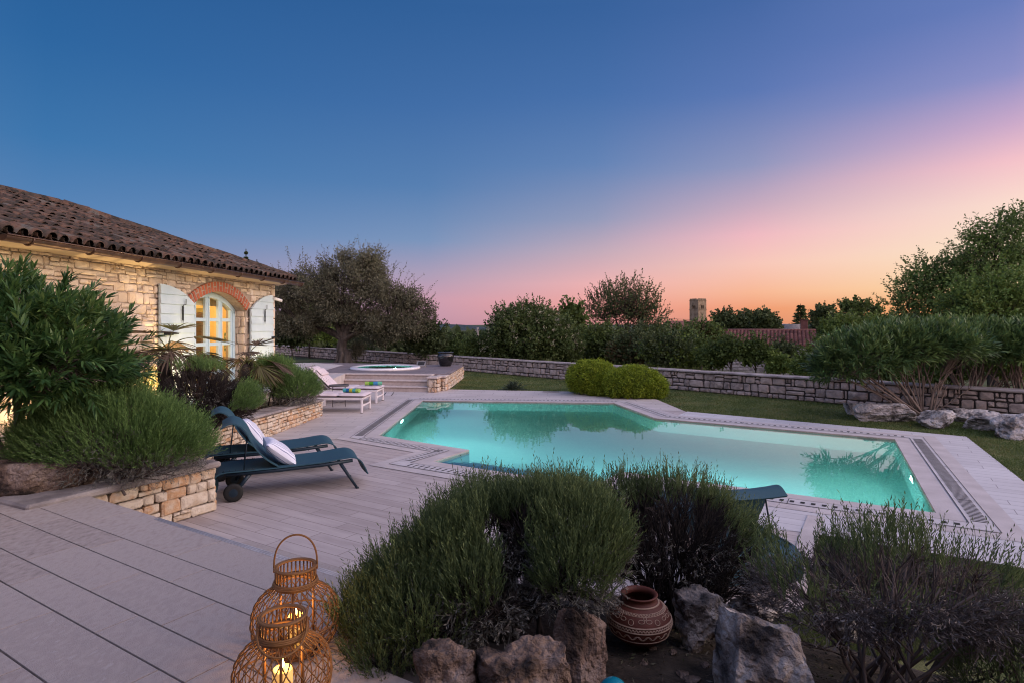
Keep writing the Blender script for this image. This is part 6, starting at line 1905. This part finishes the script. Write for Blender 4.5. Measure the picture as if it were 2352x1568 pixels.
bush('small open tree behind the right side of the white flowering bush', 1285, 1345, 700, 770, 36, 3, 60, 34, (.20, .09), .36, m_midgreen, 9, name='small_tree', cat='tree')
b, lb = box_lobes(1335, 1532, 655, 772, 46, 6, 10, gz(1430, 46))
tree('bare_crown_tree', 'round thin leaved tree with visible fine branches left of the tower', b, lb, 330, 13, (.17, .06), .60, [m_dkgreen, m_russet], .16, 2.2, nlimb=20, twig=.34, flat=.8, shell=(.25, 1.0), uptip=.2)
GB = [
 (1330, 1440, 760, 838, 29, [m_midgreen, m_dkgreen], 'dark leafy bush right behind the left clipped shrub'),
 (1400, 1500, 774, 838, 26, [m_dkgreen, m_russet], 'low dark bush above the clipped shrubs'),
 (1440, 1545, 757, 830, 34, [m_dkgreen, m_midgreen], 'dense dark bush below the thin leaved tree'),
 (1475, 1590, 772, 846, 24, [m_dkgreen, m_brgreen], 'dark green bush over the wall right of the clipped shrubs'),
 (1545, 1628, 775, 846, 27, [m_midgreen, m_brgreen], 'mid green bush in front of the farmhouse left end'),
 (1575, 1650, 752, 800, 38, [m_midgreen, m_russet], 'leafy bush hiding the foot of the tower'),
 (1500, 1580, 764, 815, 40, m_midgreen, 'greyish bush left of the tower foot')]
for i, (u0, u1, v0, v1, Y, mt, lab) in enumerate(GB):
    bush(lab, u0, u1, v0, v1, Y, 4, 150, 62, (.0045 * Y, .0019 * Y), .0125 * Y, mt, 20 + i, shell=(.5, 1.0))
for i, (u0, u1, v0, v1, Y, mt, lab) in enumerate((
 (1660, 1698, 778, 832, 22.5, m_midgreen, 'slim young tree in front of the farmhouse wall'),
 (1708, 1764, 786, 836, 22.5, m_midgreen, 'young leafy tree right of the slim one before the farmhouse'),
 (1776, 1822, 796, 836, 27, m_dkgreen, 'dark narrow bush at the farmhouse wall'),
 (1770, 1806, 822, 856, 22, m_brgreen, 'bright green sapling over the wall near the farmhouse'),
 (1612, 1664, 800, 850, 23, m_midgreen, 'low leafy bush before the left end of the farmhouse wall'))):
    bush(lab, u0, u1, v0, v1, Y, 4, 70, 60, (.0048 * Y, .002 * Y), .0115 * Y, mt, 40 + i, name='young_tree' if i in (0, 1, 3) else 'bush', cat='tree' if i in (0, 1, 3) else 'bush', group='young trees before the farmhouse' if i in (0, 1, 3) else 'bushes beyond the boundary wall', uptip=.2)
def lumpy_tree(label, u0, u1, v0, v1, Y, mat, seed, n=9, r=.55, group='dark trees on the skyline', shoots=2.5, name='dark_tree'):
    """ragged skyline tree: separate small leaf heads on long limbs, sky between them"""
    rs = random.Random(seed); uc = (u0 + u1) / 2; zb = gz(uc, Y); x0, x1 = (u0 - CU) / F * Y, (u1 - CU) / F * Y; zt = CZ - (v0 - HV) / F * Y; zl = CZ - (v1 - HV) / F * Y
    b = Vector(((x0 + x1) / 2, Y, zb)); W = (x1 - x0) / 2; lb = []
    for k in range(n):
        a = (k + rs.uniform(.2, .8)) / n * 2 - 1; q = r * rs.uniform(.6, 1.2) * W / 1.3
        top = zl + (zt - zl) * (1 - .45 * a * a) * rs.uniform(.5, 1.0)
        lb.append((a * (W - q * .6), rs.uniform(-.5, .5) * W, top - q * .8 - zb, q, q, q * .75))
    lb.append((0, 0, zl + (zt - zl) * .15 - zb, W * .8, W * .6, (zt - zl) * .32))
    return tree(name, label, b, lb, n * 9, 44, (.0048 * Y, .0022 * Y), .0075 * Y, mat, max(.05, (zt - zb) * .018), max(.4, (zl - zb) * .6), nlimb=n + 2, group=group, shell=(.4, 1.05), lower=-.5, shoots=shoots)
lumpy_tree('dark tree silhouette right of the tower', 1640, 1702, 712, 772, 60, m_dkgreen, 60)
lumpy_tree('dark spreading tree in the middle above the farmhouse roof', 1688, 1742, 718, 772, 62, m_dkgreen, 61)
lumpy_tree('dark tree with lumpy twigs above the farmhouse roof', 1730, 1788, 717, 772, 58, m_dkgreen, 62)
lumpy_tree('loose branched tree right of the dark conifer', 1866, 1932, 706, 778, 52, m_dkgreen, 63)
lumpy_tree('chestnut-like tree with upright shoots left of the tall ash trees', 1905, 2050, 686, 785, 42, [m_midgreen, m_dkgreen], 70, n=13, r=.42, group=None, name='broadleaf_tree')
for i, (u0, u1, v0, v1, Y, mt, lab) in enumerate((
 (1880, 1985, 740, 838, 30, m_brgreen, 'bright green bush right of the farmhouse gable'),
 (1960, 2075, 735, 820, 32, m_brgreen, 'light green bush behind the left hedge oleander'),
 (2040, 2140, 720, 810, 30, m_midgreen, 'mid green bush in front of the ash trees'),
 (1830, 1925, 805, 868, 20.5, m_brgreen, 'low bright bush over the wall left of the oleander hedge'),
 (1940, 2100, 800, 880, 19, m_midgreen, 'green bush behind the oleander stems'),
 (2110, 2240, 790, 890, 17.5, m_midgreen, 'leafy bush behind the wall under the middle oleander'),
 (2240, 2380, 780, 890, 17, m_brgreen, 'leafy bush behind the wall at the right edge'))):
    bush(lab, u0, u1, v0, v1, Y, 4, 140, 64, (.0046 * Y, .0019 * Y), .0125 * Y, mt, 80 + i, shell=(.4, 1.0))
# tall ash trees on the right
b, lb = box_lobes(2078, 2230, 612, 790, 26, 5, 91, gz(2150, 26))
lb = [(-1.0, 0, 3.1 - b.z, 1.0, 1.0, .9), (-.35, 0, 4.0 - b.z, .85, .9, .75), (.6, .2, 3.9 - b.z, 1.0, 1.0, 1.0), (.2, 0, 2.4 - b.z, 1.5, 1.2, 1.0), (1.1, .2, 3.0 - b.z, .9, .9, .9)]
tree('ash_tree', 'airy feathery ash tree, the lower left one of the group', b, lb, 125, 52, (.15, .036), .36, [m_ash, m_ash2], .11, 2.2, nlimb=14, group='ash trees at the right', shell=(.3, 1.05), uptip=.1, shoots=2.2)
b = Vector(((2275 - CU) / F * 25, 25, gz(2275, 25)))
lb = [(-.3, 0, 5.0 - b.z, 1.1, 1.0, 1.0), (.4, 0, 5.7 - b.z, .9, .9, .75), (1.3, .2, 6.0 - b.z, 1.0, 1.0, .7), (-.8, 0, 3.9 - b.z, 1.1, 1.0, .9), (.7, 0, 4.2 - b.z, 1.5, 1.2, 1.1), (2.0, 0, 4.6 - b.z, 1.2, 1.2, 1.3), (.5, 0, 2.8 - b.z, 1.6, 1.3, 1.0)]
tree('ash_tree', 'tallest airy ash tree reaching the right edge of the photo', b, lb, 185, 52, (.15, .036), .38, [m_ash, m_ash2], .14, 2.6, nlimb=18, group='ash trees at the right', shell=(.3, 1.05), uptip=.1, shoots=2.2)
b = Vector(((2285 - CU) / F * 21, 21, gz(2285, 21)))
lb = [(-.5, 0, 2.6 - b.z, 1.1, 1.0, 1.1), (.5, 0, 3.0 - b.z, 1.0, 1.0, 1.1), (1.3, .1, 2.3 - b.z, 1.1, 1.0, 1.2), (-.9, 0, 1.7 - b.z, .8, .8, .8)]
tree('broadleaf_tree', 'dense fresh green tree in front of the tall ash', b, lb, 240, 80, (.10, .036), .34, [m_ash2, m_brgreen], .10, 1.8, nlimb=12, shell=(.5, 1.02))

def conifer(label, u, v0, Y, w, name='conifer', group=None):
    top = at(u, v0, Y); zb = gz(u, Y); t = thing(name, Vector((top.x, Y, zb)), label, 'conifer', group); H = top.z - zb
    mb = MB(); mb.tube([(top.x, Y, zb - .3), (top.x, Y, top.z)], [H * .02, H * .004], 7); mb.build('trunk', m_bark_d, t)
    n = 2600; tt = nrg.uniform(0.1, 1, n) ** .8; lay = np.floor(tt * 16) / 16 + nrg.uniform(0, .03, n)
    az = nrg.uniform(0, 2 * PI, n); rr_ = w * (1.02 - lay) * nrg.uniform(.15, 1, n) * (.8 + .3 * np.sin(az * 5 + lay * 40))
    P = np.stack([top.x + rr_ * np.cos(az), Y + rr_ * np.sin(az), zb + H * (.22 + .78 * lay) - rr_ * .28], 1)
    D = np.stack([np.cos(az), np.sin(az), np.full(n, -.25)], 1) + rand_dirs(n) * .5
    ls = LeafSet(); V, f = diamonds(P, D, nrg.uniform(.10, .2, n) * w, .035 * w); ls.add(V, f); ls.build('crown', [m_dkgreen], t)
conifer('dark pointed conifer on the skyline beside the round ruin', 1839, 698, 74, 2.6)
conifer('taller thin conifer tip showing over the house roof', 565, 572, 46, .8, group='conifer tips behind the roof')
conifer('shorter conifer tip over the roof next to the tall tip', 590, 596, 46, .7, group='conifer tips behind the roof')

# ------------------------------------------------------------------ buildings beyond
m_tower = M('tower_stone', [(0.10, 0.075, 0.05), (0.19, 0.145, 0.10), (0.25, 0.20, 0.14)], scale=1.2, detail=10, bump=.8, bscale=3, bdist=.2, rough=.95)
def tower():
    Y = 170.0; cx = (1603 - CU) / F * Y; zt = CZ + (HV - 686.5) / F * Y; zb = -12
    t = thing('church_tower', Vector((cx, Y, zb)), 'square medieval stone bell tower with battlements on the skyline', 'tower', rotz=R(30))
    s = 1.62; H = zt - zb
    mb = MB()
    def blk(x, y, z0, z1, sx, sy): mb.box((x, y, (z0 + z1) / 2), (sx, sy, z1 - z0))
    zc = H - 3.25                                        # cornice below the bell storey
    blk(0, 0, 0, zc, 2 * s, 2 * s)
    blk(0, 0, zc, zc + .18, 2 * s + .25, 2 * s + .25)
    # bell storey: four corner piers and wall pieces round the paired windows
    z0, z1 = zc + .18, H - .55
    wz0, wz1 = zc + .32, zc + 1.35
    for sx in (-1, 1):
        blk(sx * (s - .5), 0, z0, wz0, 1.0, 2 * s); 
    blk(0, 0, z0, wz0, 2 * s - 2.0, 2 * s)
    for sx in (-1, 1):
        for sy in (-1, 1): blk(sx * (s - .52), sy * (s - .52), wz0, wz1, 1.04, 1.04)
    for k in (-1, 1):
        blk(0, k * (s - .15), wz0, wz1, .14, .2); blk(k * (s - .15), 0, wz0, wz1, .2, .14)
    blk(0, 0, wz1, z1, 2 * s, 2 * s)
    blk(0, 0, z1, z1 + .12, 2 * s + .15, 2 * s + .15)
    for i in range(5):                                   # battlements
        q = -s + .3 + i * (2 * s - .6) / 4
        for sx in (-1, 1):
            blk(q, sx * (s - .12), z1 + .12, H, .44, .24)
            if 0 < i < 4: blk(sx * (s - .12), q, z1 + .12, H, .24, .44)
    w = mb.build('wall', m_tower, t, world=False)
    mb = MB(); mb.box((0, 0, (wz0 + wz1) / 2), (1.4, 1.4, wz1 - wz0 - .02)); mb.build('bell_chamber', m_slot, t, world=False)
    for (dx, dy) in ((0, -1), (1, 0), (-1, 0)):
        for q in (-.29, .29):
            mb = MB(); px, py = (q, dy * s) if dx == 0 else (dx * s, q)
            pts = []
            for k in range(9):
                a = PI * k / 8; o = .22 * math.cos(a); pts.append((px + (o if dx == 0 else 0), py + (o if dx else 0), wz1 - .22 + .22 * math.sin(a)))
            mb.tube(pts, .05, 5); mb.build('window_arch', m_tower, t, world=False)
tower()
m_roof2 = M('wine_roof_tile', [(0.07, 0.032, 0.030), (0.14, 0.060, 0.052), (0.20, 0.095, 0.08)], scale=2, island=.6, rough=.95)
m_farm = M('farmhouse_stone', [(0.12, 0.115, 0.12), (0.24, 0.23, 0.235), (0.32, 0.30, 0.30)], scale=3, island=.5, bump=.8, bscale=8, bdist=.05, rough=.95)
m_farm_g = M('pale_gable', [(0.34, 0.28, 0.24), (0.44, 0.37, 0.32)], scale=3, bump=.5, bscale=10, rough=.95)
def farmhouse():
    A = at(1634, 789, 45.5); B = at(1876, 796, 42.6)
    X = Vector((B.x - A.x, B.y - A.y, 0)); Ln = X.length; X.normalize(); Nb = Vector((-X.y, X.x, 0))
    ze = .55; run = 2.7; rise = 1.02; zb = -3.4
    t = thing('farmhouse', Vector((A.x, A.y, zb)), 'low stone farmhouse with long wine red tiled roof among the bushes', 'house', rotz=math.atan2(X.y, X.x))
    h = ze - zb; mb = MB()
    for (x0, x1, y0, y1) in ((0, Ln, .25, .6), (0, .35, .6, 5.1), (0, Ln, 4.8, 5.15)):
        mb.box(((x0 + x1) / 2, (y0 + y1) / 2, h / 2), (x1 - x0, y1 - y0, h))
    mb.build('wall', m_farm, t, world=False)
    mb = MB(); stones(mb, (0, .25, 0), (1, 0, 0), (0, -1, 0), stone_layout(Ln, h, random.Random(3), .16, .3, .25, .6), random.Random(4), gap=.03, depth=.05)
    mb.build('stone_facing', m_farm, t, world=False)
    mb = MB(); mb.add([(Ln, .25, 0), (Ln, 5.15, 0), (Ln, 5.15, h), (Ln, run, h + rise), (Ln, .25, h), (Ln - .35, .25, 0), (Ln - .35, 5.15, 0), (Ln - .35, 5.15, h), (Ln - .35, run, h + rise), (Ln - .35, .25, h)],
                      [(0, 1, 2, 3, 4), (9, 8, 7, 6, 5), (0, 4, 9, 5), (4, 3, 8, 9)]); mb.build('gable', m_farm_g, t, world=False)
    mb = MB(); mb.add([(-.2, 0, h), (Ln + .1, 0, h), (Ln + .1, run, h + rise + .02), (-.2, run, h + rise + .02), (-.2, 2 * run, h), (Ln + .1, 2 * run, h)], [(0, 1, 2, 3), (3, 2, 5, 4)])
    sl = math.hypot(run, rise); up = Vector((0, -rise / sl, run / sl)); ax = Vector((0, run / sl, rise / sl)); x = -.1; rq = random.Random(8)
    while x < Ln:
        for k in range(8):
            p = Vector((x, 0, h)) + ax * (k * sl / 8) + up * (.02 + rq.uniform(0, .03)); vs = []
            for tt_, r in ((0, .13), (1.15, .105)):
                for q in range(6):
                    a = PI * q / 5; vs.append(p + ax * (sl / 8 * tt_) + Vector((1, 0, 0)) * math.cos(a) * r + up * math.sin(a) * r)
            mb.add(vs, [(q, q + 1, 7 + q, 6 + q) for q in range(5)] + [(5, 4, 3, 2, 1, 0)], 0, True)
        x += .27
    mb.tube([(-.15, run, h + rise + .05), (Ln + .1, run, h + rise + .05)], .12, 8)
    mb.build('roof', m_roof2, t, world=False)
    mb = MB(); mb.box((Ln - .7, run + .35, h + rise + .25), (.5, .45, 1.1), bev=.03); mb.box((Ln - .7, run + .35, h + rise + .83), (.62, .57, .08)); mb.build('chimney', m_roof2, t, world=False)
farmhouse()
def round_ruin():
    c = at(1823, 745, 70); zb = gz(1823, 70); t = thing('round_ruin', Vector((c.x, 70, zb)), 'low round ruined stone tower stump left of the farmhouse chimney', 'ruin')
    h = c.z - zb; mb = MB(); rq = random.Random(2); g = []
    for i in range(9):
        row = []
        for j in range(41):
            a = 2 * PI * j / 40; r = 1.38 * (1 + .02 * noise.noise(Vector((math.cos(a) * 3, math.sin(a) * 3, i))))
            row.append(Vector((c.x + r * math.cos(a), 70 + r * math.sin(a), zb + h * i / 8 + (.12 * noise.noise(Vector((a * 2, 0, 3))) if i == 8 else 0))))
        g.append(row)
    mb.sheet(g); top = g[-1]
    mb.sheet([top, [Vector((c.x + (p.x - c.x) * .7, 70 + (p.y - 70) * .7, p.z)) for p in top], [Vector((c.x + (p.x - c.x) * .7, 70 + (p.y - 70) * .7, p.z - 1)) for p in top]])
    mb.build('wall', m_farm, t)
round_ruin()
def hill_house():
    c = at(1585, 755, 95); t = thing('distant_house', Vector((c.x, 95, -4)), 'distant low house with dark roof left of the tower foot', 'house')
    mb = MB(); mb.box((c.x, 95, -1.3), (7, 5, 5.4)); mb.build('wall', m_farm, t)
    mb = MB(); zt = c.z + .35
    mb.add([(c.x - 3.8, 92.2, 1.3), (c.x + 3.8, 92.2, 1.3), (c.x + 3.8, 95, zt + .9), (c.x - 3.8, 95, zt + .9), (c.x - 3.8, 97.8, 1.3), (c.x + 3.8, 97.8, 1.3)], [(0, 1, 2, 3), (3, 2, 5, 4), (0, 3, 4), (1, 5, 2)])
    mb.build('roof', m_roof2, t)
hill_house()
def hip_house():
    c = at(1690, 729, 82); zb = gz(1690, 82); t = thing('distant_house', Vector((c.x, 82, zb)), 'distant house with dark hipped roof behind the skyline trees', 'house')
    ze = c.z - 2.1; mb = MB(); mb.box((c.x, 82, (zb + ze) / 2), (9.4, 7, ze - zb)); mb.build('wall', m_farm, t)
    mb = MB(); q = [(c.x - 5, 78, ze), (c.x + 5, 78, ze), (c.x + 5, 86, ze), (c.x - 5, 86, ze), (c.x - .8, 82, c.z), (c.x + .8, 82, c.z)]
    mb.add(q, [(0, 1, 5, 4), (1, 2, 5), (2, 3, 4, 5), (3, 0, 4)]); mb.build('roof', m_roof2, t)
hip_house()
m_pole = M('grey_pole', [(0.16, 0.14, 0.13), (0.26, 0.23, 0.21)], rough=.9)
def pole(label, u, v0, Y, r, arm=True):
    p = at(u, v0, Y); zb = gz(u, Y); t = thing('utility_pole', Vector((p.x, Y, zb)), label, 'pole', 'utility poles')
    mb = MB(); mb.tube([(p.x, Y, zb - .3), (p.x, Y, p.z)], [r * 1.2, r * .8], 8); mb.build('mast', m_pole, t)
    mb = MB(); mb.box((p.x, Y, p.z - .25), (1.0 if arm else .4, .08, .08)); 
    mb.build('cross_arm', m_pole, t)
    return p
p1 = pole('pale utility pole left of the white flowering bush', 1097, 752, 48, .11, False)
p2 = pole('dark slim pole beside the farmhouse gable', 1887, 748, 47, .06, False)
def wire(label, a, b, sag):
    pts = [a.lerp(b, k / 16) - Vector((0, 0, sag * (1 - (2 * k / 16 - 1) ** 2))) for k in range(17)]
    mb = MB(); mb.tube(pts, .03, 4); o = mb.build('overhead_wire', m_slot); tag(o, label, 'wire', 'overhead wires')
wire('upper overhead wire running behind the trees towards the tower', at(1440, 718, 120), at(1600, 734, 120), .4)
wire('lower overhead wire running behind the trees towards the tower', at(1440, 734, 120), at(1600, 748, 120), .4)

# far woods on the slopes
def woods():
    n = 2600; ls = LeafSet(); P = []
    for k in range(n):
        Y = 62 + 500 * nrg.random() ** 2; u = nrg.uniform(560, 2420); x = (u - CU) / F * Y
        P.append((x, Y, ground_z(x, Y)))
    P = np.array(P); k = 46; S = nrg.uniform(1.2, 2.3, n)
    PP = np.repeat(P, k, 0); d = rand_dirs(n * k); SS = np.repeat(S, k)[:, None]
    PP = PP + d * SS * np.array([[1, 1, .75]]) * nrg.uniform(.6, 1, (n * k, 1)) + np.array([[0, 0, .8]]) * SS
    V, f = diamonds(PP, d + rand_dirs(n * k), .55 * SS[:, 0], .20 * SS[:, 0]); ls.add(V, f)
    o = ls.build('far_woods', [m_dkgreen]); tag(o, 'far dark woodland covering the slopes behind the bushes', 'woods', kind='stuff')
woods()

# ------------------------------------------------------------------ grass
m_grass = leafm('lawn_grass', [(0.035, 0.062, 0.02), (0.08, 0.12, 0.034), (0.14, 0.165, 0.055), (0.21, 0.18, 0.09)], transl=.3, scale=1.2, island=.45)
m_meadow = leafm('meadow_grass', [(0.05, 0.075, 0.02), (0.12, 0.155, 0.04), (0.20, 0.22, 0.075)], transl=.3, scale=.8)
def inpoly(x, y, poly):
    r = np.zeros(len(x), bool); n = len(poly)
    for i in range(n):
        x0, y0 = poly[i][0], poly[i][1]; x1, y1 = poly[i - 1][0], poly[i - 1][1]
        c = ((y0 > y) != (y1 > y)) & (x < (x1 - x0) * (y - y0) / (y1 - y0 + 1e-12) + x0); r ^= c
    return r
def grass():
    N_ = 900000; Y = 3.6 + 30 * nrg.random(N_) ** 1.6; u = nrg.uniform(600, 2380, N_); x = (u - CU) / F * Y
    ok = inpoly(x, Y, LAWN) & ~inpoly(x, Y, DECK_OUT) & ~((x < -1.85) & (Y > 18.4) & (x > -9) & (Y < 24.5))
    d = x * AX2.x + Y * AX2.y; a = x * AX1.x + Y * AX1.y
    ok &= ~((d < 4.15) & (a > -2))
    x, Y = x[ok][:230000], Y[ok][:230000]; n = len(x)
    P = np.stack([x, Y, np.full(n, -.015)], 1); D = unit(nrg.normal(size=(n, 3)) * np.array([[.55, .55, .2]]) + np.array([[0, 0, .8]]))
    h = nrg.uniform(.02, .05, n) * (1 + .25 * np.sin(x * 3) * np.sin(Y * 2.3)); w = .0011 * Y ** .75
    S = unit(np.cross(D, rand_dirs(n)))
    V = np.stack([P - S * w[:, None], P + S * w[:, None], P + D * h[:, None]], 1).reshape(-1, 3)
    o = np_mesh('grass', V, [np.arange(n * 3).reshape(-1, 3)], [m_grass]); tag(o, 'short mown grass of the lawn around the pool paving', 'grass', kind='stuff')
    n = 60000; Y = nrg.uniform(13, 46, n); u = nrg.uniform(1000, 2400, n); x = (u - CU) / F * Y
    dd = (x - wall_x(Y)) * .73; ok = (dd > .6) & (dd < 26); x, Y = x[ok], Y[ok]; n = len(x)
    P = np.stack([x, Y, np.array([ground_z(a, b) for a, b in zip(x, Y)])], 1); D = unit(nrg.normal(size=(n, 3)) * .25 + np.array([[0, 0, 1.0]])); h = nrg.uniform(.3, .9, n); w = .0006 * Y
    S = unit(np.cross(D, rand_dirs(n)))
    V = np.stack([P - S * w[:, None], P + S * w[:, None], P + D * h[:, None]], 1).reshape(-1, 3)
    o = np_mesh('meadow_grass', V, [np.arange(n * 3).reshape(-1, 3)], [m_meadow]); tag(o, 'tall wild grass in the field beyond the boundary wall', 'grass', kind='stuff')
grass()
print('objects', len(bpy.data.objects), 'faces', sum(len(m.polygons) for m in bpy.data.meshes))
